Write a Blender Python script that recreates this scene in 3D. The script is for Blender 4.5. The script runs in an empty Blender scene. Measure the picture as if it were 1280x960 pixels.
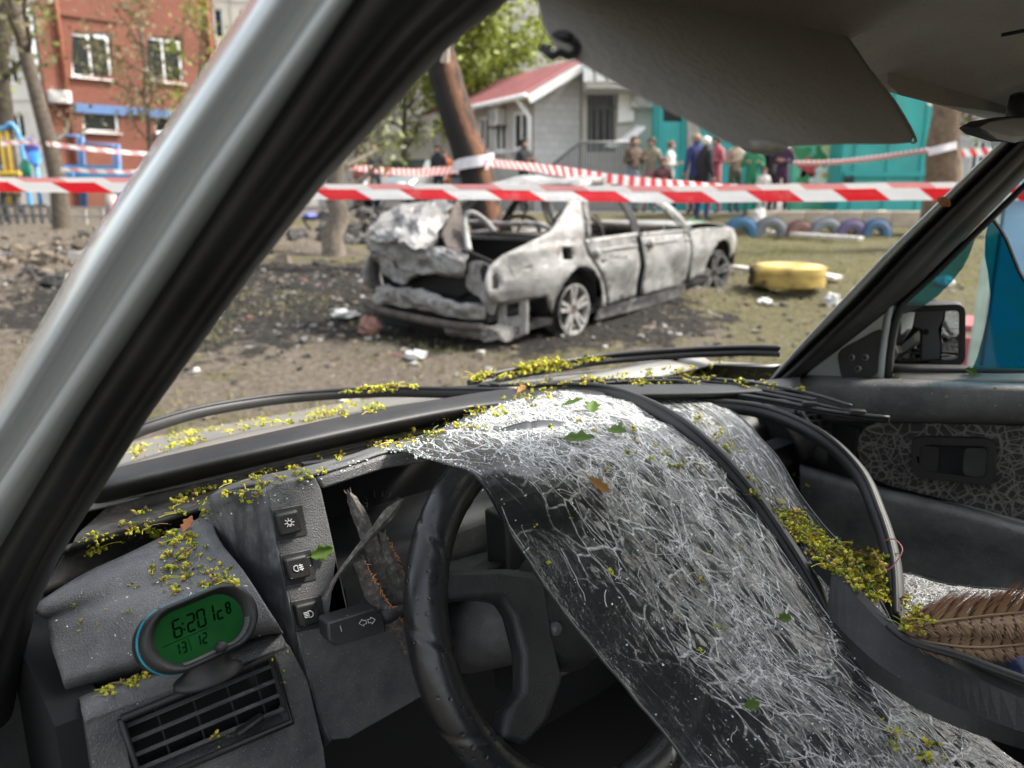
import bpy, bmesh, math, random
from mathutils import Vector, Matrix, noise
from mathutils.geometry import tessellate_polygon
random.seed(7)
rad = math.radians
V = Vector
SC = bpy.context.scene
COL = SC.collection

# ------------------------------------------------------------------ camera, sky, sun, exposure
CAM = V((0, 0, 1.30))
FPX = 961.0                                   # focal length in photo pixels (1280 wide)
PITCH = math.atan(230 / FPX)
cam = bpy.data.cameras.new('camera'); camo = bpy.data.objects.new('camera', cam); COL.objects.link(camo)
camo.location = CAM; camo.rotation_euler = (math.pi / 2 - PITCH, 0, 0)
cam.sensor_width = 36; cam.lens = FPX / 1280 * 36; cam.clip_start = 0.02; cam.clip_end = 3000
cam.dof.use_dof = True; cam.dof.focus_distance = 0.86; cam.dof.aperture_fstop = 5.0
SC.camera = camo
SUN_AZ, SUN_EL = 80.0, 50.0                    # azimuth from +Y clockwise
W = bpy.data.worlds.new('World'); SC.world = W; W.use_nodes = True
wn = W.node_tree.nodes; wl = W.node_tree.links
sky = wn.new('ShaderNodeTexSky'); sky.sky_type = 'NISHITA'; sky.sun_disc = False
sky.sun_elevation = rad(SUN_EL); sky.sun_rotation = rad(SUN_AZ); sky.air_density = 1.6; sky.dust_density = 4.0; sky.ozone_density = 1.0
hs = wn.new('ShaderNodeHueSaturation'); hs.inputs['Saturation'].default_value = .38   # thin white cloud
wl.new(sky.outputs[0], hs.inputs['Color']); wl.new(hs.outputs[0], wn['Background'].inputs[0]); wn['Background'].inputs[1].default_value = 0.14
sun = bpy.data.lights.new('sun', 'SUN'); sun.energy = 2.6; sun.angle = rad(7); sun.color = (1.0, 0.95, 0.87)
suno = bpy.data.objects.new('sun', sun); COL.objects.link(suno); suno.location = (20, 5, 30)
sd = V((math.sin(rad(SUN_AZ)) * math.cos(rad(SUN_EL)), math.cos(rad(SUN_AZ)) * math.cos(rad(SUN_EL)), math.sin(rad(SUN_EL))))
suno.rotation_euler = (-sd).to_track_quat('-Z', 'Y').to_euler()
SC.view_settings.view_transform = 'Standard'; SC.view_settings.look = 'None'
SC.view_settings.gamma = 1; SC.view_settings.use_curve_mapping = False
SC.view_settings.exposure = 1.58
SC.render.engine = 'CYCLES'
SC.cycles.use_denoising = True
SC.cycles.max_bounces = 10; SC.cycles.transparent_max_bounces = 16; SC.cycles.diffuse_bounces = 4
SC.cycles.caustics_reflective = False; SC.cycles.caustics_refractive = False

# ------------------------------------------------------------------ pixel -> direction helpers
_c, _s = math.cos(PITCH), math.sin(PITCH)
CA = rad(41)
RV = V((math.cos(CA), math.sin(CA), 0)); FV = V((-math.sin(CA), math.cos(CA), 0)); UZ = V((0, 0, 1))
def ray(px, py):
    u = (px - 640) / FPX; v = (480 - py) / FPX
    return V((u, _c + v * _s, -_s + v * _c))
def P(px, py, y):                              # at depth y in front of the camera
    d = ray(px, py); return CAM + d * (y / d.y)
def plane(px, py, o, n):
    d = ray(px, py); return CAM + d * ((o - CAM).dot(n) / d.dot(n))
def C(r, f, z): return CAM + RV * r + FV * f + UZ * z      # car frame
def pF(px, py, f): d = ray(px, py); return CAM + d * (f / d.dot(FV))
def pR(px, py, r): d = ray(px, py); return CAM + d * (r / d.dot(RV))
def pZ(px, py, z): d = ray(px, py); return CAM + d * (z / d.z)
def pK(px, py, f0, k):                          # plane  F = f0 + k*z   (z from the camera)
    d = ray(px, py); return CAM + d * (f0 / (d.dot(FV) - k * d.z))
def fbm(p, o=4): return noise.fractal(V(p), 1.0, 2.0, o)
def lerp(a, b, t): return a + (b - a) * t
def interp(x, pts):
    if x <= pts[0][0]: return pts[0][1]
    for (a, b), (c, d) in zip(pts, pts[1:]):
        if x <= c:
            t = (x - a) / (c - a); t = t * t * (3 - 2 * t); return b + (d - b) * t
    return pts[-1][1]
def sstep(a, b, x):
    t = max(0, min(1, (x - a) / (b - a))); return t * t * (3 - 2 * t)

# ------------------------------------------------------------------ mesh collecting
class MB:
    def __init__(s): s.v = []; s.f = []; s.m = []; s.uv = {}
    def add(s, vs, fs, mi=0):
        o = len(s.v); s.v += [V(v) for v in vs]
        s.f += [tuple(i + o for i in f) for f in fs]; s.m += [mi] * len(fs); return s
    def box(s, c, size, M=None, mi=0):
        c = V(c); x, y, z = [k / 2 for k in size]
        vs = [V((a * x, b * y, d * z)) for a in (-1, 1) for b in (-1, 1) for d in (-1, 1)]
        if M is not None: vs = [M @ v for v in vs]
        return s.add([c + v for v in vs], [(0, 1, 3, 2), (4, 6, 7, 5), (0, 4, 5, 1), (2, 3, 7, 6), (0, 2, 6, 4), (1, 5, 7, 3)], mi)
    def bar(s, a, b, w, h, up=UZ, mi=0):        # box from a to b
        a, b = V(a), V(b); d = (b - a); L = d.length
        if L < 1e-6: return s
        d.normalize(); sx = d.cross(up)
        if sx.length < 1e-4: sx = d.cross(V((1, 0, 0)))
        sx.normalize(); u = sx.cross(d)
        return s.box((a + b) / 2, (w, L, h), Matrix((sx, d, u)).transposed(), mi)
    def tube(s, path, r, n=8, caps=True, mi=0, flat=None, up=UZ):
        path = [V(p) for p in path]; k = len(path)
        rr = r if isinstance(r, (list, tuple)) else [r] * k
        rings = []; prev = None
        for i, p in enumerate(path):
            d = (path[min(i + 1, k - 1)] - path[max(i - 1, 0)]).normalized()
            if prev is None:
                x = d.cross(up)
                if x.length < 1e-3: x = d.cross(V((1, 0, 0)))
            else: x = prev - d * prev.dot(d)
            x.normalize(); prev = x; y = x.cross(d)
            fl = 1 if flat is None else flat
            rings.append([p + x * (math.cos(2 * math.pi * j / n) * rr[i]) + y * (math.sin(2 * math.pi * j / n) * rr[i] * fl) for j in range(n)])
        o = len(s.v)
        for g in rings: s.v += g
        for i in range(k - 1):
            for j in range(n):
                s.f.append((o + i * n + j, o + i * n + (j + 1) % n, o + (i + 1) * n + (j + 1) % n, o + (i + 1) * n + j)); s.m.append(mi)
        if caps:
            s.f.append(tuple(o + j for j in range(n))[::-1]); s.m.append(mi)
            s.f.append(tuple(o + (k - 1) * n + j for j in range(n))); s.m.append(mi)
        return s
    def loft(s, rows, mi=0, closed=False):
        n = len(rows[0]); o = len(s.v)
        for g in rows: s.v += [V(p) for p in g]
        for i in range(len(rows) - 1):
            for j in range(n if closed else n - 1):
                s.f.append((o + i * n + j, o + i * n + (j + 1) % n, o + (i + 1) * n + (j + 1) % n, o + (i + 1) * n + j)); s.m.append(mi)
        return s
    def prism(s, poly, ext, holes=(), mi=0):    # planar polygon with holes, extruded by the vector ext
        ext = V(ext); loops = [[V(p) for p in poly]] + [[V(p) for p in h] for h in holes]
        flat = [p for l in loops for p in l]
        tris = tessellate_polygon(loops)
        n = len(flat); o = len(s.v); s.v += flat + [p + ext for p in flat]
        for t in tris:
            s.f.append(tuple(o + i for i in t)); s.f.append(tuple(o + n + i for i in t)[::-1]); s.m += [mi, mi]
        b = 0
        for l in loops:
            k = len(l)
            for i in range(k):
                s.f.append((o + b + i, o + b + (i + 1) % k, o + n + b + (i + 1) % k, o + n + b + i)); s.m.append(mi)
            b += k
        return s
    def ball(s, c, r, n=8, m=6, M=None, mi=0):
        c = V(c); r = V(r) if not isinstance(r, (int, float)) else V((r, r, r))
        rows = []
        for i in range(m + 1):
            t = math.pi * i / m
            g = []
            for j in range(n):
                a = 2 * math.pi * j / n
                p = V((r.x * math.sin(t) * math.cos(a), r.y * math.sin(t) * math.sin(a), r.z * math.cos(t)))
                g.append(c + (M @ p if M is not None else p))
            rows.append(g)
        return s.loft(rows, mi, True)
ROOTLOC = {}
def mk(name, mb, mat, parent=None, smooth=False, bevel=0, sub=0, solid=0, kind=None, weld=True, uv=None, bseg=2, recalc=True, soffset=0):
    if isinstance(mb, tuple): vs, fs, ms = mb
    else: vs, fs, ms = mb.v, mb.f, mb.m
    lo = V([min(p[i] for p in vs) for i in range(3)]); hi = V([max(p[i] for p in vs) for i in range(3)])
    org = (lo + hi) / 2
    if parent is None: org.z = lo.z
    me = bpy.data.meshes.new(name); me.from_pydata([tuple(p - org) for p in vs], [], fs)
    mats = mat if isinstance(mat, (list, tuple)) else [mat]
    for q in mats: me.materials.append(q)
    me.polygons.foreach_set('material_index', ms); me.update()
    if uv:
        l = me.uv_layers.new(name='UVMap')
        for lp in me.loops: l.data[lp.index].uv = uv[lp.vertex_index]
    if weld or recalc:
        bm = bmesh.new(); bm.from_mesh(me)
        if weld and not uv: bmesh.ops.remove_doubles(bm, verts=bm.verts, dist=1e-6)
        if recalc: bmesh.ops.recalc_face_normals(bm, faces=bm.faces)
        bm.to_mesh(me); bm.free()
    if smooth: me.polygons.foreach_set('use_smooth', [True] * len(me.polygons))
    o = bpy.data.objects.new(name, me); COL.objects.link(o)
    pl = ROOTLOC[parent.name] if parent else V((0, 0, 0))
    o.location = org - pl; ROOTLOC[o.name] = org
    if parent: o.parent = parent
    if solid:
        m = o.modifiers.new('s', 'SOLIDIFY'); m.thickness = solid; m.offset = soffset
    if sub:
        m = o.modifiers.new('u', 'SUBSURF'); m.levels = m.render_levels = sub
    if bevel:
        m = o.modifiers.new('b', 'BEVEL'); m.width = bevel; m.segments = bseg; m.limit_method = 'ANGLE'; m.angle_limit = rad(35)
        me.polygons.foreach_set('use_smooth', [True] * len(me.polygons))
        if hasattr(me, 'set_sharp_from_angle') and not smooth: me.set_sharp_from_angle(angle=rad(40))
    if kind: o['kind'] = kind
    return o
def tag(o, label, cat, group=None):
    o['label'] = label; o['category'] = cat
    if group: o['group'] = group
    return o
def thing(name, loc, label, cat, group=None):
    o = bpy.data.objects.new(name, None); COL.objects.link(o); o.location = loc; o.empty_display_size = .1
    ROOTLOC[o.name] = V(loc); return tag(o, label, cat, group)
def copy_tree(o, loc, parent=None, rotz=None):
    c = o.copy(); COL.objects.link(c); c.parent = parent
    if loc is not None: c.location = loc
    if rotz is not None: c.rotation_euler = (0, 0, rotz)
    ROOTLOC[c.name] = V(c.location)
    for ch in list(o.children): copy_tree(ch, None, c)
    return c
def cr(pts, n):                                 # Catmull-Rom through tuples, n samples per span
    pts = [V(p) for p in pts]; out = []
    for i in range(len(pts) - 1):
        p0, p1, p2, p3 = pts[max(i - 1, 0)], pts[i], pts[i + 1], pts[min(i + 2, len(pts) - 1)]
        for k in range(n):
            t = k / n
            out.append(.5 * ((2 * p1) + (p2 - p0) * t + (2 * p0 - 5 * p1 + 4 * p2 - p3) * t * t + (3 * p1 - p0 - 3 * p2 + p3) * t ** 3))
    return out + [pts[-1]]
def surf(grid, n, m):                           # bicubic resample of a control grid
    rows = [cr(r, m) for r in grid]
    cols = [cr([r[j] for r in rows], n) for j in range(len(rows[0]))]
    return [[c[i] for c in cols] for i in range(len(cols[0]))]

# ------------------------------------------------------------------ materials
MATS = {}
class N:
    def __init__(s, name):
        s.m = bpy.data.materials.new(name); s.m.use_nodes = True; s.t = s.m.node_tree
        s.b = s.t.nodes['Principled BSDF']; s.out = s.t.nodes['Material Output']; MATS[name] = s.m
    def n(s, ty, **kw):
        q = s.t.nodes.new('ShaderNode' + ty)
        for k, v in kw.items():
            if k.startswith('i_'):
                k = k[2:]; q.inputs[int(k) if k.isdigit() else k.replace('_', ' ')].default_value = v
            else: setattr(q, k, v)
        return q
    def l(s, a, b): s.t.links.new(a, b)
    def coord(s, kind='Object'): return s.n('TexCoord').outputs[kind]
    def noise(s, scale, det=4, rough=.6, co=None, dist=0):
        q = s.n('TexNoise', i_Scale=scale, i_Detail=det, i_Roughness=rough, i_Distortion=dist); s.l(co if co is not None else s.coord(), q.inputs['Vector']); return q
    def ramp(s, fac, stops):
        q = s.n('ValToRGB'); r = q.color_ramp
        while len(r.elements) < len(stops): r.elements.new(.5)
        for e, (p, c) in zip(r.elements, stops): e.position = p; e.color = (*c, 1) if len(c) == 3 else c
        s.l(fac, q.inputs[0]); return q.outputs[0]
    def mix(s, fac, a, b):
        q = s.n('Mix', data_type='RGBA')
        for val, i in ((fac, 0), (a, 6), (b, 7)):
            if isinstance(val, (int, float)): q.inputs[i].default_value = val
            elif isinstance(val, tuple): q.inputs[i].default_value = (*val, 1)
            else: s.l(val, q.inputs[i])
        return q.outputs[2]
    def math(s, op, a, b=None, c=None, clamp=False):
        q = s.n('Math', operation=op, use_clamp=clamp)
        for i, val in enumerate((a, b, c)):
            if val is None: continue
            if isinstance(val, (int, float)): q.inputs[i].default_value = val
            else: s.l(val, q.inputs[i])
        return q.outputs[0]
    def bump(s, h, strength=.3, dist=.01, prev=None):
        q = s.n('Bump', i_Strength=strength, i_Distance=dist); s.l(h, q.inputs['Height'])
        if prev is not None: s.l(prev, q.inputs['Normal'])
        s.l(q.outputs[0], s.b.inputs['Normal']); return q.outputs[0]
    def set(s, **kw):
        for k, v in kw.items():
            i = s.b.inputs[k.replace('_', ' ')]
            if isinstance(v, (int, float)): i.default_value = v
            elif isinstance(v, tuple): i.default_value = (*v, 1)
            else: s.l(v, i)
        return s
def simple(name, col, rough=.6, metal=0, var=.25, scale=6, bump=0, bscale=60, spec=.5, dirt=None):
    n = N(name); nz = n.noise(scale, 6)
    c = n.ramp(nz.outputs[0], [(.3, tuple(k * (1 - var) for k in col)), (.7, tuple(min(1, k * (1 + var)) for k in col))])
    if dirt:
        d = n.ramp(n.noise(scale * 2.3, 6, .7).outputs[0], [(.5, (0, 0, 0)), (.68, (1, 1, 1))]); c = n.mix(d, c, dirt)
    n.set(Base_Color=c, Roughness=rough, Metallic=metal, Specular_IOR_Level=spec)
    if bump: n.bump(n.noise(bscale, 4).outputs[0], bump, .02)
    return n.m
# ================================================================== GROUND
def gz(x, y):
    z = interp(y, [(-30, -.02), (4.5, 0), (6.8, .16), (9, .34), (12, .42), (16.5, .52), (18.2, 1.0), (30, 1.05), (400, 1.2)])
    z += .30 * sstep(-2.5, -6, x) * sstep(8, 14, y) * (1 - sstep(17, 19, y))
    z += .20 * max(0, fbm((x * .8 + 3, y * .8, 0))) * sstep(-3, -6, x) * sstep(7, 10, y) * (1 - sstep(14, 16, y))
    a = sstep(4, 6, y) * (1 - sstep(17, 18, y))
    z += a * (.045 * fbm((x * 1.3, y * 1.3, 1)) + .022 * fbm((x * 5, y * 5, 2)))
    return z
def axis(lo, a, b, hi, fine, grow=1.35):
    xs = []; x = a
    while x < b: xs.append(x); x += fine
    xs.append(b); s = fine; x = b
    while x < hi: s *= grow; x += s; xs.append(min(x, hi))
    s = fine; x = a; pre = []
    while x > lo: s *= grow; x -= s; pre.append(max(x, lo))
    return pre[::-1] + xs
gx = axis(-500, -11, 11, 500, .10); gy = axis(-200, 4, 18.4, 900, .085)
gv = [V((x, y, gz(x, y))) for y in gy for x in gx]; nx = len(gx)
gf = [(j * nx + i, j * nx + i + 1, (j + 1) * nx + i + 1, (j + 1) * nx + i) for j in range(len(gy) - 1) for i in range(nx - 1)]
WRO = P(716, 416, 6.75)                                      # rear right wheel of the burnt car
WRO.z = gz(WRO.x, WRO.y)
n = N('ground_soil'); co = n.n('NewGeometry').outputs['Position']
sep = n.n('SeparateXYZ'); n.l(co, sep.inputs[0])
def gdist(cx, cy, rx, ry):
    a = n.math('DIVIDE', n.math('SUBTRACT', sep.outputs[0], cx), rx); b = n.math('DIVIDE', n.math('SUBTRACT', sep.outputs[1], cy), ry)
    return n.math('SQRT', n.math('ADD', n.math('MULTIPLY', a, a), n.math('MULTIPLY', b, b)))
big = n.noise(.55, 6, .65, co).outputs[0]; med = n.noise(3.2, 6, .7, co).outputs[0]; fine = n.noise(22, 6, .75, co).outputs[0]
soil = n.ramp(fine, [(.28, (.055, .046, .036)), (.5, (.15, .124, .096)), (.74, (.29, .25, .20))])
grass = n.ramp(fine, [(.3, (.05, .05, .018)), (.52, (.13, .12, .048)), (.75, (.25, .22, .11))])
gm = n.math('ADD', n.math('MULTIPLY', sep.outputs[0], .035), n.math('ADD', n.math('MULTIPLY', sep.outputs[1], .014), n.math('MULTIPLY', big, 1.2)))
base = n.mix(n.ramp(n.math('ADD', gm, n.math('MULTIPLY', med, .5)), [(.93, (0, 0, 0)), (1.08, (.75, .75, .75))]), soil, grass)
char = n.ramp(fine, [(.3, (.008, .0075, .007)), (.5, (.026, .023, .020)), (.62, (.062, .054, .046)), (.8, (.17, .15, .13))])
d1 = gdist(WRO.x - .5, WRO.y + .8, 2.0, 1.6); d2 = gdist(-2.5, 8.7, 3.2, 2.7)
dd = n.math('ADD', n.math('MINIMUM', d1, d2), n.math('MULTIPLY', n.math('SUBTRACT', med, .5), 1.5))
fac = n.ramp(dd, [(.90, (1, 1, 1)), (1.34, (0, 0, 0))])
c = n.mix(fac, base, char)
far = n.ramp(n.math('MULTIPLY', sep.outputs[1], .01), [(.18, (0, 0, 0)), (.19, (1, 1, 1))])
c = n.mix(far, c, n.ramp(fine, [(.3, (.13, .125, .12)), (.7, (.22, .21, .2))]))
n.set(Base_Color=c, Roughness=.95, Specular_IOR_Level=.2); n.bump(n.math('ADD', fine, n.math('MULTIPLY', n.noise(70, 4, .7, co).outputs[0], .6)), 1.0, .06)
mk('ground', (gv, gf, [0] * len(gf)), n.m, smooth=True, kind='structure', weld=False, recalc=False)
def onground(px, py):
    d = ray(px, py); lo = None; t = 2.0
    while t < 80:
        p = CAM + d * (t / d.y)
        if p.z < gz(p.x, p.y): return V((p.x, p.y, gz(p.x, p.y)))
        t += .03
    return CAM + d * (30 / d.y)

# paved terrace in front of the kiosks: a kerb step
M_conc = simple('worn_concrete', (.36, .34, .31), .9, var=.25, scale=3, bump=.4)
mb = MB(); k0 = P(935, 262, 17.1); k1 = P(1260, 266, 16.6)
k0.z = k1.z = .9
for i in range(9):
    a = k0.lerp(k1, i / 9); b = k0.lerp(k1, (i + .985) / 9)
    q = MB(); q.bar(a + V((0, 0, .02 * random.random())), b, .24, .34)
    if i == 0: kerb = thing('kerb', (k0.x, k0.y, gz(k0.x, k0.y)), 'low row of tan kerb blocks between the tyre edging and the turquoise wall', 'kerb')
    mk('kerb_block', q, simple('kerb_stone', (.38, .32, .25), .9, var=.2, bump=.3) if i == 0 else MATS['kerb_stone'], kerb, bevel=.02)

# ================================================================== BUILDINGS
def wall_frame(o, d):                          # vertical plane with horizontal direction d; pixel -> point
    d = V(d).normalized(); nrm = d.cross(UZ).normalized()
    if nrm.dot(o - CAM) > 0: nrm = -nrm
    return d, nrm, (lambda px, py: plane(px, py, o, nrm))
def brick_mat(name, c1, c2, mortar, sc, bw=.25, rh=.075):
    n = N(name); g = n.n('NewGeometry'); tc = n.coord('Object'); s = n.n('SeparateXYZ'); n.l(tc, s.inputs[0])
    cmb = n.n('CombineXYZ'); n.l(n.math('ADD', s.outputs[0], s.outputs[1]), cmb.inputs[0]); n.l(s.outputs[2], cmb.inputs[1])
    b = n.n('TexBrick', i_Scale=sc, i_Mortar_Size=.012, i_Mortar_Smooth=.2, i_Bias=0); b.inputs['Brick Width'].default_value = bw; b.inputs['Row Height'].default_value = rh
    b.inputs['Color1'].default_value = (*c1, 1); b.inputs['Color2'].default_value = (*c2, 1); b.inputs['Mortar'].default_value = (*mortar, 1)
    n.l(cmb.outputs[0], b.inputs['Vector'])
    st = n.ramp(n.noise(.7, 6).outputs[0], [(.3, (.8, .8, .8)), (.7, (1.1, 1.1, 1.1))])
    q = n.n('Mix', data_type='RGBA', blend_type='MULTIPLY'); q.inputs[0].default_value = 1; n.l(b.outputs[0], q.inputs[6]); n.l(st, q.inputs[7])
    n.set(Base_Color=q.outputs[2], Roughness=.85); n.bump(b.outputs[1], -.4, .02); return n.m
M_red = brick_mat('red_brick', (.185, .050, .026), (.23, .066, .035), (.15, .078, .056), 1.0)
M_white = simple('white_window_frame', (.78, .78, .76), .5, var=.06)
n = N('window_glass'); n.set(Base_Color=(.012, .016, .014), Roughness=.12, Specular_IOR_Level=.25); n.bump(n.noise(1.2, 2).outputs[0], .05, .1); M_win = n.m
M_bluep = simple('blue_band_paint', (.09, .17, .34), .6, var=.15)
def window(par, f, d, nrm, x0, y0, x1, y1, mull=1, dep=.12, fw=.07, fm=None, gm=None, plant=False):
    # pixel rectangle on the wall; frame, mullions, recessed pane
    a, b, c2, e = f(x0, y1), f(x1, y1), f(x1, y0), f(x0, y0)
    u = (b - a).length; h = (e - a).z
    fr = MB()
    o = a - nrm * dep * .55
    fr.bar(o + UZ * fw / 2, o + d * u + UZ * fw / 2, .06, fw, UZ); fr.bar(o + UZ * (h - fw / 2), o + d * u + UZ * (h - fw / 2), .06, fw, UZ)
    for k in [fw / 2, u - fw / 2] + [u * (i + 1) / (mull + 1) for i in range(mull)]:
        fr.bar(o + d * k + UZ * fw, o + d * k + UZ * (h - fw), fw if k in (fw / 2, u - fw / 2) else fw * .9, .056, nrm)
    w = mk('window', fr, fm or M_white, par, bevel=.008)
    pn = MB(); q = a - nrm * (dep * .55 + .02)
    pn.prism([q + d * .02 + UZ * .02, q + d * (u - .02) + UZ * .02, q + d * (u - .02) + UZ * (h - .02), q + d * .02 + UZ * (h - .02)], -nrm * .012)
    mk('pane', pn, gm or M_win, w)
    sl = MB(); sl.bar(a - d * .05 + nrm * .03 - UZ * .03, a + d * (u + .05) + nrm * .03 - UZ * .03, .16, .04, UZ); mk('sill', sl, fm or M_white, w)
    return [a, b, c2, e]

# ---- red brick building, left
o = P(62, 230, 25.5); d, nr, f = wall_frame(o, (.72, .69, 0))
bb = thing('brick_building', (o.x, o.y, gz(o.x, o.y)), 'red brick building with white windows and a blue band above its low windows', 'building')
wins = [(90, 41, 140, 95, 1), (184, 46, 229, 100, 1), (-30, 40, 25, 94, 1), (104, 138, 149, 164, 0), (194, 138, 240, 166, 0)]
wins = [w for w in wins if w[0] > 0]
zb = 1.0
def fb(px, py): return f(px, py)
L = f(57, 120); Rr = f(275, 120)
outl = [V((L.x, L.y, zb - .3)), V((Rr.x, Rr.y, zb - .3)), V((Rr.x, Rr.y, 13.5)), V((L.x, L.y, 13.5))]
hol = []
for (x0, y0, x1, y1, m) in wins: hol.append(window(bb, f, d, nr, x0, y0, x1, y1, m))
mb = MB(); mb.prism(outl, -nr * .35, hol); mk('wall', mb, M_red, bb)
mb = MB()
for p in (L, Rr):                              # return walls running back
    q = V((p.x, p.y, 0)); s0 = 1 if p is Rr else -1
    bk = -nr if s0 > 0 else V((p.x, p.y, 0)).normalized()
    mb.prism([V((p.x, p.y, zb - .3)) + bk * .352, V((p.x, p.y, zb - .3)) + bk * 7, V((p.x, p.y, 13.5)) + bk * 7, V((p.x, p.y, 13.5)) + bk * .352], d * (.3 * -s0))
mk('side_wall', mb, M_red, bb)
mb = MB(); a = f(87, 133); b = f(268, 146); a.z = b.z = (f(87, 130).z + f(87, 138).z) / 2
mb.bar(a + nr * .03, b + nr * .03, .08, .28); mk('band', mb, M_bluep, bb)
mb = MB(); a = f(70, 14); b = f(146, 10); mb.bar(V((a.x, a.y, a.z)) + nr * .03, V((b.x, b.y, a.z)) + nr * .03, .07, .18); mk('brick_cornice', mb, M_red, bb)
for px in (76, 262):
    mb = MB(); a = f(px, 60); mb.tube([V((a.x, a.y, 1.2)) + nr * .09, V((a.x, a.y, 13)) + nr * .09], .07, 8); mk('downpipe', mb, simple('brown_downpipe', (.28, .09, .05), .5), bb, smooth=True)
def ac_unit(c, d, nr, label, w=.85, h=.6):
    t = thing('air_conditioner', c - UZ * h / 2, label, 'air conditioner')
    M = Matrix((d, nr, UZ)).transposed()
    mk('casing', MB().box(c + nr * .17, (w, .3, h), M), MATS.get('ac_white') or simple('ac_white', (.62, .61, .58), .5, var=.1), t, bevel=.03)
    g = MB(); cc = c + nr * .325 - d * w * .12
    for r in (.06, .12, .18, .23): g.tube([cc + d * r * math.cos(k * math.pi / 8) + UZ * r * math.sin(k * math.pi / 8) for k in range(17)], .008, 5)
    mk('fan_grille', g, MATS.get('ac_dark') or simple('ac_dark', (.06, .06, .06), .5), t)
    for sg in (-.3, .3): mk('bracket', MB().bar(c + d * sg - UZ * (h / 2 + .02), c + d * sg - UZ * (h / 2 + .02) + nr * .35, .04, .04), MATS['ac_dark'], t)
    return t
ac_unit(f(73, 122), d, nr, 'white air conditioner unit on the brick wall beside the blue band', .62, .38)

# ---- far apartment blocks (panel construction)
M_panel = simple('grey_wall_panel', (.50, .48, .44), .9, var=.14, scale=.8)
M_panel2 = simple('warm_wall_panel', (.52, .49, .42), .9, var=.14, scale=.8)
M_joint = simple('panel_joint', (.30, .29, .27), .9)
def block(label, px0, px1, y, zlo, zhi, cols, floors, mat, ddir=(1, 0, 0), wfrac=.45, hfrac=.5, flh=2.9):
    o = P(px0, 200, y); d, nr, f = wall_frame(o, ddir)
    e = f(px1, 200); u = (V((e.x, e.y, 0)) - V((o.x, o.y, 0))).length
    t = thing('apartment_block', (o.x, o.y, gz(o.x, o.y)), label, 'building')
    A = V((o.x, o.y, zlo)); cw = u / cols; hs = []
    frs = []
    for k in range(floors):
        for i in range(cols):
            a = A + d * (cw * (i + .5 - wfrac / 2)) + UZ * (flh * k + .9); b = a + d * cw * wfrac; h = flh * hfrac
            hs.append([a, b, b + UZ * h, a + UZ * h]); frs.append((a, cw * wfrac, h))
    mk('wall', MB().prism([A, A + d * u, A + d * u + UZ * (zhi - zlo), A + UZ * (zhi - zlo)], -nr * .4, hs), mat, t)
    j = MB()
    for k in range(floors + 1): j.bar(A + UZ * flh * k + nr * .01, A + d * u + UZ * flh * k + nr * .01, .04, .06)
    for i in range(cols + 1): j.bar(A + d * cw * i + nr * .01, A + d * cw * i + UZ * (zhi - zlo) + nr * .01, .06, .04, nr)
    mk('panel_joints', j, M_joint, t)
    for a, w, h in frs:
        fr = MB(); q = a - nr * .12
        for s in (0.04, w / 2, w - .04): fr.bar(q + d * s + UZ * .08, q + d * s + UZ * (h - .08), .08, .05, nr)
        for s in (.04, h - .04): fr.bar(q + UZ * s, q + d * w + UZ * s, .05, .08)
        wo = mk('window', fr, M_white, t)
        g = MB(); q2 = a - nr * .16; g.prism([q2, q2 + d * w, q2 + d * w + UZ * h, q2 + UZ * h], -nr * .02); mk('pane', g, M_win, wo)
    return t
block('pale grey panel apartment block with no near corner, left of the brick building', -120, 58, 44, .9, 22, 3, 7, M_panel, (1, .25, 0), .3, .45)
block('tall pale apartment block rising behind the right end of the brick building', 262, 420, 48, .9, 24, 4, 8, M_panel2, (1, .3, 0), .5, .55)
block('wide pale apartment block behind the slender hazy trees and low grey wall', 360, 552, 58, .9, 26, 6, 8, M_panel, (1, .05, 0), .4, .5)
block('tall cream apartment block rising behind the red roofed house', 540, 800, 52, .9, 25, 7, 8, M_panel2, (1, .1, 0), .42, .55)
block('grey brick apartment block beyond the broad tree trunk and turquoise wall', 1196, 1480, 27, .9, 12, 5, 4, brick_mat('grey_brick', (.42, .40, .37), (.52, .50, .47), (.33, .32, .30), 1.0), (1, -.1, 0), .35, .5)

# ---- grey house with red roof
M_block = brick_mat('grey_block', (.40, .395, .38), (.45, .44, .43), (.33, .32, .31), 1.0, .4, .2)
M_plaster = simple('pale_plaster', (.46, .44, .40), .9, var=.15, scale=1.5, bump=.2)
M_roof = simple('faded_red_sheet_roof', (.31, .125, .12), .6, var=.2, scale=1.2)
hc = P(668, 200, 22.0); hc.z = .95                                        # the near corner
dl = V((-.50, .87, 0)).normalized()                                       # long wall runs away to the left
dg = V((.94, .34, 0)).normalized()                                        # gable wall runs to the right
_, nl, fl = wall_frame(hc, dl); _, ng, fg = wall_frame(hc, dg)
house = thing('house', hc, 'low grey house with a faded red sloping roof and a white downpipe', 'house')
eave = fl(668, 122).z; Lf = fl(541, 160); Ll = (V((Lf.x, Lf.y, 0)) - V((hc.x, hc.y, 0))).length
gw = 4.0; peak = fg(726, 78).z
hw = []
for (a0, b0, a1, b1) in [(640, 140, 660, 188), (617, 143, 632, 190), (598, 146, 611, 190), (544, 155, 551, 186)]:
    hw.append(window(house, fl, (fl(a1, 170) - fl(a0, 170)).normalized(), nl, a0, b0, a1, b1, 1, fw=.09))
mk('long_wall', MB().prism([hc, hc + dl * Ll, hc + dl * Ll + UZ * (eave - hc.z), hc + UZ * (eave - hc.z)], -nl * .3, hw), M_plaster, house)
gp = fg(726, 78)
go = V((gp.x, gp.y, hc.z))
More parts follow.
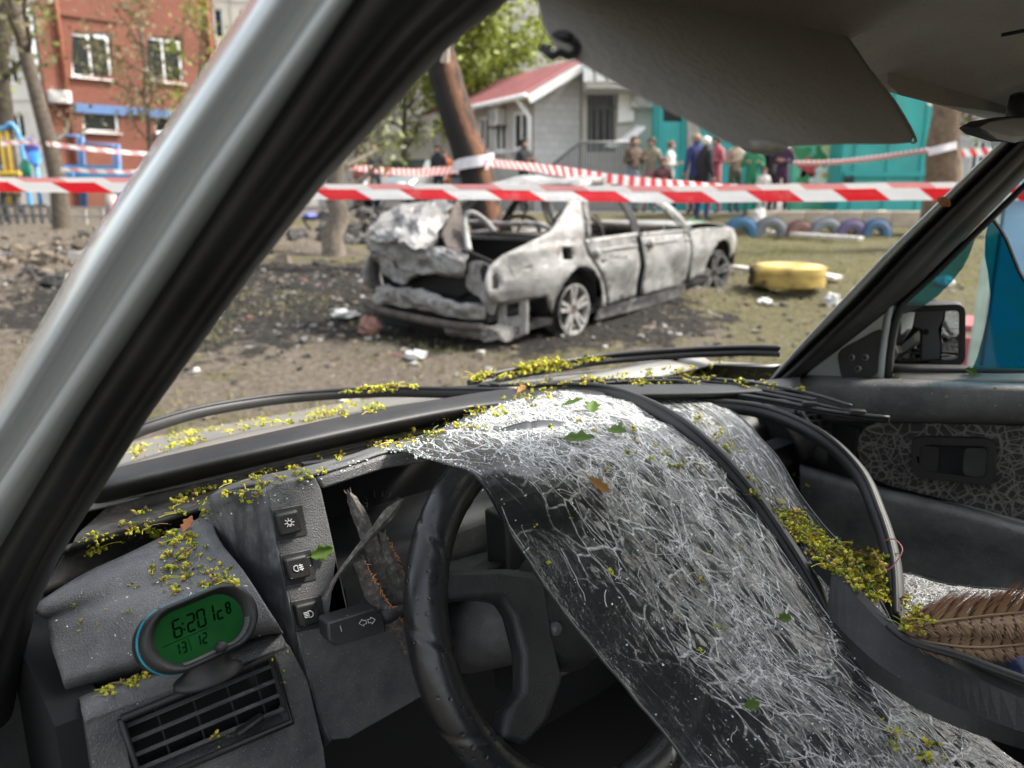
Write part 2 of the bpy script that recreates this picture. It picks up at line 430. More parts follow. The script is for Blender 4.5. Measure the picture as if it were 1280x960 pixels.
mk('gable_wall', MB().prism([hc + dg * .003, go, V((gp.x, gp.y, peak - .12)), hc + dg * .003 + UZ * (eave - hc.z - .05)], -ng * .28), M_block, house)
e0 = hc + UZ * (eave - hc.z) + nl * .45 - dl * .35; e1 = hc + dl * (Ll + .5) + UZ * (eave - hc.z) + nl * .45
r0 = V((gp.x, gp.y, peak + .05)) - dl * .35; r1 = r0 + dl * (Ll + .8)
mk('roof', MB().prism([e0, e1, r1, r0], UZ * .06), M_roof, house)
sm = MB()
for i in range(1, 22):
    t = i / 22; sm.bar(e0.lerp(e1, t) + UZ * .08, r0.lerp(r1, t) + UZ * .08, .03, .04)
mk('roof_seams', sm, M_roof, house)
mk('gable_board', MB().bar(e0 - UZ * .12 + ng * .1, r0 - UZ * .12 + ng * .1, .05, .22), M_white, house)
mk('gutter', MB().tube([e0 - UZ * .02 + nl * .06, e1 - UZ * .02 + nl * .06], .07, 8), M_white, house, smooth=True)
dp = hc + dl * .12 + nl * .1
mk('downpipe', MB().tube([e0 + dl * .5 + UZ * -.05, dp + UZ * (eave - hc.z - .5), dp + UZ * .1], .075, 8), M_white, house, smooth=True)
c = fl(622, 160); ac_unit(fl(627, 147), -dl, nl, 'white air conditioner unit under the eave of the red roofed house', .55, .5)

# ---- derelict porch block with dark opening, right of the house
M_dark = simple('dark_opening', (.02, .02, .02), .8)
po = P(728, 200, 22.6); d, nr, f = wall_frame(po, (1, .06, 0)); z0 = .95
pb = thing('porch_block', (po.x, po.y, z0), 'derelict porch block with a dark doorway, between the grey house and the turquoise front', 'building')
A = f(727, 200); B = f(818, 200); top = f(770, 60).z
dh = [f(734, 190), f(771, 190), f(771, 116), f(734, 116)]
def vz(p, z): return V((p.x, p.y, z))
mk('wall', MB().prism([vz(A, z0), vz(B, z0), vz(B, top), vz(A, top)], -nr * .4, [dh]), M_plaster, pb)
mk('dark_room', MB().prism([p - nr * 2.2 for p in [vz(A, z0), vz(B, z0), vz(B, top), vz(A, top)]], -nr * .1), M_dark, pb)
g = MB()
for px in (740, 748, 757, 765): g.bar(f(px, 189) - nr * .2, f(px, 118) - nr * .2, .06, .05, nr)
g.bar(f(734, 133) - nr * .2, f(771, 133) - nr * .2, .05, .08)
mk('door_grille', g, simple('grey_iron', (.10, .10, .10), .5), pb)
q = MB(); bc = f(765, 102) + nr * .6
q.box(f(762, 100) + nr * .55, ((f(795, 100) - f(724, 100)).length, 1.1, .75), Matrix((d, nr, UZ)).transposed()); mk('balcony', q, M_plaster, pb, bevel=.02)
for px in (727, 742, 757, 772):
    mk('balcony_panel', MB().bar(f(px, 110) + nr * 1.13, f(px, 88) + nr * 1.13, .24, .04, nr), M_white, pb, bevel=.01)
mk('broken_awning', MB().loft([[f(752, 184) + nr * .5, f(772, 176) + nr * .5, f(792, 160) + nr * .5], [f(756, 187) + nr * .9, f(778, 180) + nr * .9, f(798, 163) + nr * .9]]), M_white, pb, solid=.04)
mk('hanging_sheet', MB().prism([f(772, 116) + nr * .1, f(792, 116) + nr * .1, f(791, 152) + nr * .1, f(771, 154) + nr * .1], nr * .05), M_white, pb)
ac_unit(f(803, 124), d, nr, 'white air conditioner unit high on the derelict porch block', .7, .5)

# ---- stair railing / picket fence before house
M_iron = simple('galvanised_iron', (.13, .13, .13), .5, .3)
fo = P(672, 215, 20.6); d, nr, f = wall_frame(fo, (1, .02, 0))
st = thing('stair_railing', vz(f(690, 222), gz(fo.x, fo.y)), 'grey iron stair railing rising past the gable of the grey house', 'railing')
mk('handrail', MB().tube([f(684, 212), f(724, 178), f(800, 178)], .035, 8), M_iron, st, smooth=True)
for i in range(34):
    px = 686 + i * 3.4; ty = 212 - (px - 684) * .85 if px < 724 else 178
    mk('baluster', MB().bar(vz(f(px, 215), gz(fo.x, fo.y) - .02), f(px, ty), .035, .035, nr), M_iron, st)

# ---- turquoise shop front / kiosks
M_teal = simple('turquoise_paint', (.028, .33, .315), .5, var=.2, scale=1.2, dirt=(.06, .30, .27))
M_teal2 = simple('dark_turquoise_paint', (.02, .29, .29), .5, var=.12, scale=1.5)
to = P(818, 200, 22.0); d, nr, f = wall_frame(to, (1, .03, 0))
tw = thing('shop_front', vz(f(900, 250), .95), 'turquoise painted shop front with a dark window and a dark doorway', 'shop')
A = f(816, 200); B = f(1012, 200); top = 5.6
dw = [f(829, 152), f(853, 152), f(853, 120), f(829, 120)]
dr = [vz(f(962, 200), 1.0), vz(f(992, 200), 1.0), vz(f(992, 200), f(992, 150).z), vz(f(962, 200), f(992, 150).z)]
mk('wall', MB().prism([vz(A, .9), vz(B, .9), vz(B, top), vz(A, top)], -nr * .3, [dw, dr]), M_teal, tw)
mk('window_pane', MB().prism([p - nr * .1 for p in dw], -nr * .02), M_win, tw)
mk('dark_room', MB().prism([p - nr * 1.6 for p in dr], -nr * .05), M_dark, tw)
for px in (826, 856, 860): mk('door_frame', MB().bar(vz(f(px, 200), 1.0) + nr * .03, f(px, 100) + nr * .03, .12, .07, nr), M_teal2, tw)
mk('plaster_pier', MB().bar(vz(f(867, 200), .92) + nr * .05, f(867, 95) + nr * .05, .34, .16, nr), simple('stained_plaster', (.33, .30, .27), .9, var=.3), tw)
# mural panel
to2 = P(1000, 200, 20.5); d, nr, f = wall_frame(to2, (1, .0, 0))
mu = thing('mural_panel', vz(f(1015, 228), gz(to2.x, to2.y)), 'green painted wall panel with a red flower and white blossom shapes', 'mural')
A = f(992, 200); B = f(1052, 200)
mk('board', MB().prism([vz(A, .95), vz(B, .95), vz(B, 3.6), vz(A, 3.6)], -nr * .15), simple('mural_green', (.12, .46, .30), .6, var=.35, scale=2), mu)
def blob(cx, cy, rr, k, seed):
    random.seed(seed); c = f(cx, cy) + nr * .012; return [c + d * (rr * (1 + .35 * math.sin(k * t) + .1 * random.random()) * math.cos(t)) + UZ * (rr * (1 + .35 * math.sin(k * t)) * math.sin(t)) for t in [2 * math.pi * i / 30 for i in range(30)]]
for nm, (cx, cy, r, k), cc in [('flower', (1010, 210, .22, 5), (.50, .06, .08)), ('flower', (1032, 221, .34, 6), (.75, .78, .70)), ('flower', (1002, 192, .2, 3), (.04, .22, .08)), ('flower', (1027, 195, .22, 4), (.03, .20, .08)), ('flower_eye', (1031, 221, .08, 1), (.6, .45, .08)), ('flower', (1042, 190, .26, 3), (.55, .60, .35)), ('flower', (1006, 222, .16, 4), (.05, .25, .10))]:
    off = nr * (.004 if nm == 'flower_eye' else 0.0015 * cx % .003)
    mk(nm, MB().prism([p + off for p in blob(cx, cy, r, k, cx)], nr * .003), simple('mural_%d_%d' % (cx, cy), cc, .6, var=.2), mu)
# low turquoise annexe
to3 = P(1045, 200, 19.6); d, nr, f = wall_frame(to3, (1, -.03, 0))
an = thing('kiosk', vz(f(1100, 230), .95), 'low turquoise kiosk of ribbed panels beside the broad tree trunk', 'kiosk')
A = f(1052.6, 200); B = f(1163, 200)
mk('wall', MB().prism([vz(A, .95), vz(B, .95), vz(B, 4.1), vz(A, 4.1)], -nr * 2.2), M_teal, an)
for i in range(3):
    px = 1068 + i * 42; mk('rib', MB().bar(vz(f(px, 200), 1.02) + nr * .02, vz(f(px, 200), 4.0) + nr * .02, .05, .05, nr), M_teal2 if i % 3 == 0 else M_teal, an)
mk('base_rail', MB().bar(vz(f(1054, 216), f(1054, 218).z) + nr * .04, vz(f(1162, 216), f(1054, 218).z) + nr * .04, .08, .12), M_teal2, an)
mk('dark_hatch', MB().prism([f(1040 + 14, 219) + nr * .06, f(1066, 219) + nr * .06, f(1066, 229) + nr * .06, f(1054, 229) + nr * .06], nr * .02), M_dark, an)
# ---- long low grey wall behind (left of the house)
lo = P(400, 200, 30); d, nr, f = wall_frame(lo, (1, .05, 0))
lw = MB(); lw.prism([vz(f(395, 200), .9), vz(f(545, 200), .9), vz(f(545, 200), f(545, 165).z), vz(f(395, 200), f(395, 165).z)], -nr * .3)
tag(mk('garden_wall', lw, M_plaster), 'long low grey wall behind the parked car', 'wall')
# ================================================================== TREES
M_bark = simple('grey_bark', (.15, .125, .10), .95, var=.4, scale=14, bump=.9, bscale=30)
M_bark2 = simple('dark_bark', (.085, .068, .05), .95, var=.4, scale=14, bump=.9, bscale=30)
def leaf_mat(name, c):
    n = N(name); oi = n.n('NewGeometry').outputs['Random Per Island']
    col = n.ramp(oi, [(0, tuple(k * .55 for k in c)), (.5, c), (1, tuple(min(1, k * 1.5) for k in c))])
    n.set(Base_Color=col, Roughness=.6)
    tr = n.n('BsdfTranslucent'); n.l(col, tr.inputs[0]); mx = n.n('MixShader'); mx.inputs[0].default_value = .35
    n.l(n.b.outputs[0], mx.inputs[1]); n.l(tr.outputs[0], mx.inputs[2]); n.l(mx.outputs[0], n.out.inputs[0]); return n.m
M_leaf_y = leaf_mat('spring_leaf', (.20, .235, .035)); M_leaf_g = leaf_mat('olive_leaf', (.13, .15, .04)); M_leaf_d = leaf_mat('sparse_leaf', (.16, .14, .06))
def tree(name, base, top, r0, label, limbs, crown, lm, leaves, lsize, bark=None, seed=1, group=None, trunkpts=None):
    rnd = random.Random(seed); base = V(base); top = V(top)
    t = thing(name, base, label, 'tree', group)
    mb = MB(); H = (top - base)
    tp = trunkpts or [base + H * (i / 8) + V((fbm((i * .7, seed, 0)), fbm((seed, i * .7, 4)), 0)) * r0 * .8 * (i > 0) for i in range(9)]
    k = len(tp); mb.tube([tp[0] - UZ * .2] + tp, [r0 * 1.35] + [r0 * (1.12 - .75 * i / k) for i in range(k)], 10)
    ends = []
    for i in range(limbs):
        q = tp[min(k - 1, int(k * (.35 + .6 * i / limbs)))]
        a = rnd.uniform(0, 6.28); L = rnd.uniform(.5, 1) * crown[1] * 1.1
        dr = V((math.cos(a), math.sin(a), rnd.uniform(.3, 1.0))).normalized(); pts = [q]
        for s in range(5):
            dr = (dr + V((rnd.uniform(-.3, .3), rnd.uniform(-.3, .3), rnd.uniform(-.1, .3)))).normalized(); pts.append(pts[-1] + dr * L / 5)
            if s > 1:
                e = (dr + V((rnd.uniform(-1, 1), rnd.uniform(-1, 1), rnd.uniform(-.2, .7)))).normalized(); b = pts[-1]
                mb.tube([b, b + e * L * .2, b + e * L * .38 + UZ * .05], [r0 * .12, r0 * .07, r0 * .03], 5); ends += [b + e * L * .3, b + e * L * .4]
        mb.tube(pts, [r0 * .38 * (1 - .14 * s) for s in range(6)], 6); ends += pts[2:]
    mk('trunk', mb, bark or M_bark, t, smooth=True)
    if leaves:
        cb = MB(); cc, cs = V(crown[0]), crown[1]
        clumps = [e for e in ends] + [cc + V((rnd.gauss(0, .45), rnd.gauss(0, .45), rnd.gauss(0, .5))) * cs for _ in range(max(10, leaves // 90))]
        for i in range(leaves):
            c = rnd.choice(clumps) + V((rnd.gauss(0, 1), rnd.gauss(0, 1), rnd.gauss(0, 1))) * cs * .13
            s = lsize * rnd.uniform(.5, 1.2); u = V((rnd.gauss(0, 1), rnd.gauss(0, 1), rnd.gauss(0, 1))).normalized(); w = u.orthogonal().normalized()
            if rnd.random() < .5: w = u.cross(w)
            cb.add([c - u * s, c + w * s * .55, c + u * s, c - w * s * .55], [(0, 1, 2, 3)])
        mk('crown', cb, lm, t, weld=False, recalc=False)
    return t
g = lambda px, py, y: V((P(px, py, y).x, y, gz(P(px, py, y).x, y)))
# leaning trunk by the playground (left)
b0 = P(77, 284, 14.5); b0.z = gz(b0.x, b0.y)
tree('bare_tree', b0, P(5, -60, 14.6), .145, 'leaning bare grey tree trunk between the climbing frame and the brick building', 7, (P(5, -90, 14.6), 1.6), M_leaf_d, 350, .09, M_bark2, 3,
     trunkpts=[b0, P(73, 230, 14.5), P(62, 180, 14.5), P(46, 120, 14.5), P(33, 70, 14.5), P(20, 20, 14.6), P(5, -60, 14.6), P(-8, -130, 14.7)])
tree('bare_tree', g(8, 240, 20), P(0, -80, 20), .22, 'dark bare trunk at the playground, behind the leaning bare trunk', 5, (P(8, 40, 20), 2.2), M_leaf_g, 700, .10, M_bark2, 5)
# thin young tree in front of brick facade
tree('young_tree', g(190, 236, 22), P(176, 30, 22), .07, 'thin young tree with sparse new leaves in front of the brick building', 14, (P(170, 80, 22), 1.5), M_leaf_d, 1500, .075, M_bark2, 8)
tree('young_tree', g(246, 236, 22), P(252, 20, 22), .06, 'yellow leafed young tree at the right end of the brick building', 8, (P(252, 55, 22), .9), M_leaf_y, 500, .08, M_bark2, 9)
# green trees behind the burnt trunk
tree('leafy_tree', g(600, 230, 27), P(602, 30, 27), .2, 'bright yellow green tree in front of the cream apartment block', 16, (P(600, 55, 27), 2.3), M_leaf_y, 6500, .13, M_bark, 11)
tree('leafy_tree', g(505, 230, 28.5), P(505, 60, 28.5), .12, 'slender hazy green tree in front of the long low grey wall', 14, (P(500, 120, 28), 1.9), M_leaf_g, 2600, .10, M_bark2, 12)
tree('leafy_tree', g(452, 232, 25), P(458, 40, 25), .3, 'thick dim grey trunked tree beside the long low grey wall', 10, (P(440, 100, 25), 2.2), M_leaf_g, 2400, .10, M_bark, 13)
tree('leafy_tree', g(416, 285, 12.5), P(420, 120, 12.5), .17, 'pale bare trunk standing next to the heap of charred wreckage', 6, (P(430, 60, 12.5), 1.2), M_leaf_g, 300, .08, M_bark, 14)
# broad trunk at the right
rb = g(1179, 240, 13.5)
tree('broad_tree', rb, P(1182, -60, 13.5), .28, 'broad brown tree trunk with a pale tape end, beside the turquoise kiosk', 7, (P(1190, -40, 13.5), 1.5), M_leaf_g, 300, .09, simple('brown_bark', (.16, .11, .075), .95, var=.4, scale=10, bump=.9, bscale=25), 15,
     trunkpts=[rb, P(1180, 215, 13.5), P(1178, 180, 13.5), P(1182, 150, 13.5), P(1186, 120, 13.5), P(1195, 60, 13.5), P(1200, 0, 13.5)])
# burnt leaning trunk
n = N('charred_bark'); co = n.coord(); mpc = n.n('Mapping'); mpc.inputs['Scale'].default_value = (5, 5, 1.1); n.l(co, mpc.inputs[0]); nz = n.noise(1, 6, .7, mpc.outputs[0], 1.0).outputs[0]
sx = n.n('SeparateXYZ'); n.l(n.n('NewGeometry').outputs['Normal'], sx.inputs[0])
sel = n.math('ADD', n.math('ADD', n.math('MULTIPLY', sx.outputs[0], .62), n.math('MULTIPLY', sx.outputs[1], -.22)), n.math('MULTIPLY', n.math('SUBTRACT', nz, .5), .7))
cc = n.ramp(sel, [(.0, (.014, .012, .011)), (.26, (.035, .022, .016)), (.34, (.13, .06, .032)), (.52, (.19, .085, .044)), (.58, (.05, .03, .02)), (.8, (.022, .018, .016))])
n.set(Base_Color=cc, Roughness=.9); n.bump(n.noise(24, 5, .7).outputs[0], .8, .04)
b0 = P(596, 222, 10.8); gb = V((P(620, 260, 10.8).x, 10.8, gz(P(620, 260, 10.8).x, 10.8)))
bt = thing('burnt_tree', gb, 'leaning charred tree trunk with an orange strip of bared wood, behind the burnt car', 'tree')
pts = [gb - UZ * .1, P(600, 232, 10.8), P(590, 200, 10.8), P(573, 150, 10.8), P(558, 100, 10.8), P(550, 70, 10.8), P(541, 20, 10.85), P(532, -40, 10.9)]
cp = cr(pts, 5); random.seed(5)
mk('trunk', MB().tube(cp, [.25 * (1 - .007 * i) * (1 + .07 * fbm((i * .5, 3, 1))) for i in range(len(cp))], 18), n.m, bt, smooth=True)
sp = MB(); pk = P(551, 62, 10.6)
sp.tube([P(556, 78, 10.55), P(557, 62, 10.5), P(561, 46, 10.5)], [.06, .05, .01], 6); mk('split_wood', sp, simple('pale_split_wood', (.42, .36, .30), .9, var=.3), bt)

# ================================================================== TAPES
def tape_mat(name, period, red, slant=.6, transl=.3, fold_=False):
    n = N(name); uv = n.coord('UV'); s = n.n('SeparateXYZ'); n.l(uv, s.inputs[0])
    t = n.math('FRACT', n.math('ADD', n.math('DIVIDE', s.outputs[0], period), n.math('ADD', n.math('MULTIPLY', s.outputs[1], slant * .12 / period), n.math('MULTIPLY', n.math('GREATER_THAN', s.outputs[1], .17), .3 if fold_ else 0))))
    m = n.math('GREATER_THAN', t, .5)
    c = n.mix(m, (.80, .78, .76), red)
    w = n.noise(9, 4).outputs[0]
    c = n.mix(n.ramp(w, [(.55, (0, 0, 0)), (.8, (.25, .25, .25))]), c, (.55, .48, .42))
    if fold_: c = n.mix(n.math('MULTIPLY', n.math('GREATER_THAN', s.outputs[1], .17), .42), c, (.80, .70, .68))
    n.set(Base_Color=c, Roughness=.35); tr = n.n('BsdfTranslucent'); n.l(c, tr.inputs[0]); mx = n.n('MixShader'); mx.inputs[0].default_value = transl
    n.l(n.b.outputs[0], mx.inputs[1]); n.l(tr.outputs[0], mx.inputs[2]); n.l(mx.outputs[0], n.out.inputs[0]); n.bump(n.noise(14, 3).outputs[0], .25, .03); return n.m
M_tape = tape_mat('warning_tape', .41, (.70, .012, .022), 1.0, .25, True)
M_tape_far = tape_mat('far_warning_tape', .30, (.70, .05, .06), 1.0, .35)
def ribbon(pts, width, steps, twist=lambda t: 0, prof=None, sagn=0.01):
    path = cr(pts, steps); k = len(path); vs = []; fs = []; uv = []; s = 0
    pr = prof or [(-.5, 0), (.5, 0)]
    for i, p in enumerate(path):
        if i: s += (p - path[i - 1]).length
        d = (path[min(i + 1, k - 1)] - path[max(i - 1, 0)]).normalized(); side = d.cross(UZ).normalized(); up = side.cross(d)
        a = twist(i / (k - 1)); w = width(i / (k - 1)) if callable(width) else width
        e1 = up * math.cos(a) + side * math.sin(a); e2 = side * math.cos(a) - up * math.sin(a)
        q = p + e1 * sagn * fbm((s * 1.5, 0, 3)) + e2 * sagn * fbm((s * 1.1, 5, 3))
        for (h, dp) in pr: vs.append(q + e1 * h * w + e2 * dp * w); uv.append((s, h))
    m = len(pr)
    for i in range(k - 1):
        for j in range(m - 1): fs.append((i * m + j, i * m + j + 1, (i + 1) * m + j + 1, (i + 1) * m + j))
    return (vs, fs, [0] * len(fs)), uv
fold = [(-.5, 0), (-.25, .02), (.0, .0), (.16, -.03), (.2, .01), (.36, .03), (.5, .05)]
def front_y(x): return 3.75
pts = [P(-420, 226, 3.75), P(-150, 229, 3.75), P(0, 230.5, 3.75), P(160, 232, 3.75), P(400, 239, 3.75), P(640, 241, 3.75), P(820, 243, 3.75), P(1000, 241, 3.75), P(1190, 239, 3.75), P(1340, 240, 3.75), P(1600, 236, 3.8)]
m, uv = ribbon(pts, lambda t: interp(t, [(0, .066), (.45, .072), (.8, .084), (1, .084)]), 14, lambda t: .25 * math.sin(9 * t), fold, .004)
tag(mk('warning_tape', m, M_tape, smooth=True, uv=uv), 'red and white warning tape stretched level across the view just beyond the bonnet', 'tape')
pts = [P(614, 204, 10.4), P(660, 208, 9.2), P(720, 217, 8.0), P(800, 228, 6.9), P(880, 236, 5.9), P(960, 239, 5.2), P(1060, 239, 4.6), P(1190, 238, 4.1), P(1350, 235, 3.8)]
m, uv = ribbon(pts, lambda t: interp(t, [(0, .10), (1, .088)]), 16, lambda t: .5 * math.sin(14 * t), None, .006)
uv = [(a * 1.55, b) for a, b in uv]
tag(mk('warning_tape', m, M_tape_far, smooth=True, uv=uv), 'red and white warning tape sagging from the charred trunk over the burnt car roof', 'tape')
pts = [P(612, 205, 10.45), P(560, 213, 12), P(500, 215, 14), P(430, 207, 16), P(380, 200, 18)]
m, uv = ribbon(pts, .13, 16, lambda t: .5 * math.sin(9 * t)); uv = [(a * 1.3, b) for a, b in uv]
tag(mk('warning_tape', m, M_tape_far, smooth=True, uv=uv), 'red and white warning tape running from the charred trunk past the parked car', 'tape')
M_wtape = simple('pale_tape', (.66, .63, .66), .4, var=.15, scale=8)
w = []
for i in range(13):
    a = math.pi * (1.06 + .9 * i / 12); w.append(P(592, 212, 10.8) + V((.275 * math.cos(a) * 1.02, .30 * math.sin(a), .02 + .13 * (i / 12) * 1.0)) )
m, uv = ribbon(w, .14, 2); tag(mk('tape_wrap', m, M_wtape, smooth=True, uv=uv), 'pale tape wound round the foot of the charred leaning trunk', 'tape')
# twisted tape to the broad tree
M_rope = tape_mat('twisted_tape', .09, (.55, .12, .13), 1.6)
pts = [P(992, 204, 15), P(1040, 203, 14.6), P(1090, 198, 14), P(1160, 188, 13.15)]
pth = cr(pts, 12); tb = MB().tube(pth, .045, 7); uvs = []
s = 0
for i, p in enumerate(pth):
    s += (p - pth[i - 1]).length if i else 0
    for j in range(7): uvs.append((s + j * .09 / 7, 0))
tag(mk('warning_tape', tb, M_rope, smooth=True, uv=uvs), 'twisted white rope of warning tape running from the mural to the broad tree trunk', 'tape')
pts = [P(1160, 190, 13.1), P(1178, 186, 13.05), P(1196, 181, 13.2)]
m, uv = ribbon(pts, .12, 8); tag(mk('tape_wrap', m, M_wtape, smooth=True, uv=uv), 'flat pale tape wrapped across the broad tree trunk', 'tape')
pts = [P(1190, 192, 20), P(1230, 190, 20), P(1300, 188, 20)]
m, uv = ribbon(pts, .2, 8); tag(mk('warning_tape', m, M_tape_far, smooth=True, uv=uv), 'pale pink and white tape in front of the grey brick block', 'tape')
for (pl, lb) in [([(66, 180, 14.2), (100, 185, 14.6), (190, 193, 15.4), (300, 200, 16)], 'faded pale tape sloping down from the leaning bare trunk across the brick wall'), ([(76, 212, 14.3), (120, 214, 14.4), (175, 215, 14.5), (280, 216, 14.6)], 'low faded pale tape along the blue rails below the brick wall'), ([(0, 180, 14.9), (30, 178, 14.7), (64, 180, 14.3)], 'short faded tape between the slide and the leaning bare trunk')]:
    m, uv = ribbon([P(*q) for q in pl], .075, 10, lambda t: .3 * math.sin(8 * t)); tag(mk('warning_tape', m, tape_mat('faded_tape', .3, (.66, .30, .30)) if 'faded_tape' not in MATS else MATS['faded_tape'], smooth=True, uv=uv), lb, 'tape')

# ================================================================== TYRES
def tyre_mesh(R, r, arc=(0, 360), n=40, w=None):
    mb = MB(); prof = []
    w = w or r
    for j in range(14):
        a = 2 * math.pi * j / 14
        ca, sa = math.cos(a), math.sin(a); k = (abs(ca) ** 4 + abs(sa) ** 4) ** -.25
        prof.append((R - r + r * ca * k * .98, w * sa * k * .9))
    rows = []
    full = arc[1] - arc[0] >= 360
    for i in range(n + (0 if full else 1)):
        t = rad(arc[0] + (arc[1] - arc[0]) * i / n)
        rows.append([V((p[0] * math.cos(t), p[1], p[0] * math.sin(t))) for p in prof])
    if full: rows.append(rows[0])
    mb.loft(rows, closed=True)
    tb = MB()
    for i in range(n * 2):                       # tread lugs
        t = rad(arc[0] + (arc[1] - arc[0]) * (i + .5) / (n * 2)); rr = R + .003
        for s in (-1, 1):
            c = V((rr * math.cos(t), s * w * .42, rr * math.sin(t))); M = Matrix((V((math.cos(t), 0, math.sin(t))), V((0, 1, 0)), V((-math.sin(t), 0, math.cos(t))))).transposed()
            tb.box(c, (.018, w * .62, rad((arc[1] - arc[0]) / (n * 2)) * rr * .6), M @ Matrix.Rotation(s * .3, 3, 'X'))
    return mb, tb
def tyre(loc, R, r, M, mat, label, arc=(0, 360), group=None, w=None, name='tyre'):
    a, b = tyre_mesh(R, r, arc, 36 if arc[1] - arc[0] > 200 else 22, w)
    t = thing(name, loc, label, 'tyre', group)
    for nm, q in (('carcass', a), ('tread', b)):
        q.v = [V(loc) + M @ v for v in q.v]; mk(nm, q, mat, t, smooth=(nm == 'carcass'))
    return t
def paint_mat(name, c, worn=(.10, .09, .085)):
    return simple(name, c, .75, var=.25, scale=5, dirt=worn, bump=.3, bscale=30)
tyl = [((925, 296), .37, 'bright_blue_tyre', (.04, .14, .26), 'bright blue half buried tyre at the end of the edging by the burnt car'), ((962, 295), .37, 'grey_blue_tyre', (.15, .165, .18), 'grey half buried tyre beside the bright blue end tyre'),
       ((998, 296), .30, 'red_brown_tyre', (.16, .075, .065), 'low red brown half buried tyre between two grey ones'), ((1031, 296), .36, 'pale_blue_tyre', (.17, .19, .21), 'pale grey half buried tyre beside the red brown one'),
       ((1063, 295), .32, 'purple_tyre', (.13, .10, .20), 'purple half buried tyre in the row of painted edging'), ((1094, 295), .33, 'mid_blue_tyre', (.05, .11, .21), 'blue half buried tyre with a worn dark side, next to the purple one')]
for (px, py), R, nm, c, lb in tyl:
    p = P(px, py, 16.2); p.z = P(px, 292, 16.2).z - .03
    yaw = rad(random.uniform(-18, 8)); M = Matrix.Rotation(yaw, 3, 'Z')
    tyre(p, R, .11, M, paint_mat(nm, c), lb, (-8, 188), 'painted tyres half buried as edging', .10)
p = P(868, 300, 16.0); p.z = P(868, 297, 16).z
tyre(p, .36, .11, Matrix.Rotation(.3, 3, 'Z'), paint_mat('green_tyre', (.12, .33, .20)), 'green half buried tyre just behind the front of the burnt car', (-8, 188), 'painted tyres half buried as edging', .1)
yp = onground(986, 374) + V((.1, .40, .0)); yp.z = gz(yp.x, yp.y) + .14
n = N('yellow_tyre_paint'); c = n.ramp(n.noise(5, 6).outputs[0], [(.3, (.24, .17, .06)), (.5, (.46, .33, .09)), (.8, (.50, .41, .19))])
s = n.n('SeparateXYZ'); n.l(n.n('NewGeometry').outputs['Position'], s.inputs[0])
ch = n.math('ADD', n.math('MULTIPLY', n.math('SUBTRACT', yp.x - .22, s.outputs[0]), 2.0), n.math('MULTIPLY', n.noise(7, 6, .7).outputs[0], 1.3))
c = n.mix(n.ramp(ch, [(.85, (0, 0, 0)), (1.6, (1, 1, 1))]), c, (.03, .024, .018)); n.set(Base_Color=c, Roughness=.8)
tyre(yp - UZ * .0, .40, .13, Matrix.Rotation(rad(90), 3, 'X'), n.m, 'yellow painted tyre lying flat with one end scorched black, by the burnt car', name='tyre', w=.14)

# boards and bits lying about
M_pale = simple('pale_board', (.58, .55, .50), .8, var=.15, dirt=(.3, .27, .23))
def board(name, px0, py0, px1, py1, w, h, label, mat=None, cat='board', lift=0):
    a = onground(px0, py0); b = onground(px1, py1); up = UZ * (h / 2 + lift)
    return tag(mk(name, MB().bar(a + up, b + up, w, h), mat or M_pale, bevel=.01), label, cat)
board('white_board', 962, 296, 1076, 304, .16, .07, 'long white board lying in front of the painted tyre edging', lift=.05)
board('white_board', 1024, 350, 1047, 354, .2, .05, 'short pale board lying behind the scorched yellow tyre', lift=.03)
board('white_board', 918, 340, 952, 346, .12, .05, 'scorched pale plank between the burnt car wheel and the yellow tyre', lift=.04)
board('white_board', 985, 281, 1048, 272, .12, .06, 'pale plank lying against the kerb behind the tyre edging', lift=.05)
board('timber_plank', 1050, 274, 1105, 270, .18, .06, 'pale blue and tan plank leaning behind the blue tyre', simple('tan_board', (.45, .40, .33), .8), lift=.06)
def lump(name, px, py, r, mat, label, cat, seed=1, sq=.6, y=None):
    p = onground(px, py) if y is None else P(px, py, y); mb = MB().ball((0, 0, 0), 1, 12, 8)
    mb.v = [p + V((v.x * r, v.y * r, v.z * r * sq + r * sq * .55)) * (1 + .45 * fbm((v.x * 1.6 + seed, v.y * 1.6, v.z * 1.6))) for v in mb.v]
    return tag(mk(name, mb, mat), label, cat)
M_cloth = simple('dirty_white', (.55, .54, .52), .8, var=.3)
lump('crumpled_sheet', 946, 290, .26, M_cloth, 'crumpled white sheet behind the bright blue tyre', 'sheet', 3, 1.1)
lump('white_scrap', 956, 380, .075, M_cloth, 'small white scrap on the ground before the yellow tyre', 'scrap', 5, .5)
lump('white_scrap', 1040, 381, .09, M_cloth, 'white lump of litter at the lower right of the yellow tyre', 'scrap', 6, .8)
lump('white_scrap', 1180, 357, .10, M_cloth, 'white scrap seen through the broken side window', 'scrap', 7, .6)
lump('brick_chunk', 462, 418, .10, simple('rusty_chunk', (.22, .12, .09), .9, var=.4), 'rusty brown chunk at the rear bumper of the burnt car', 'debris', 8, .9)
lump('metal_scrap', 432, 396, .13, simple('ash_scrap', (.42, .42, .41), .7, var=.4), 'twisted pale metal scrap left of the burnt car bumper', 'debris', 9, .35)
lump('metal_scrap', 520, 449, .08, MATS['ash_scrap'], 'pale ash lump on the black soil before the burnt car bumper', 'debris', 10, .5)
lump('blue_slab', 388, 273, .16, simple('blue_slab', (.06, .07, .26), .6), 'small blue block on the ground beside the pale bare trunk', 'block', 11, .5)
lump('dark_stone', 68, 357, .16, M_dark, 'flat dark stone on the bare soil near the windscreen pillar', 'stone', 12, .5)

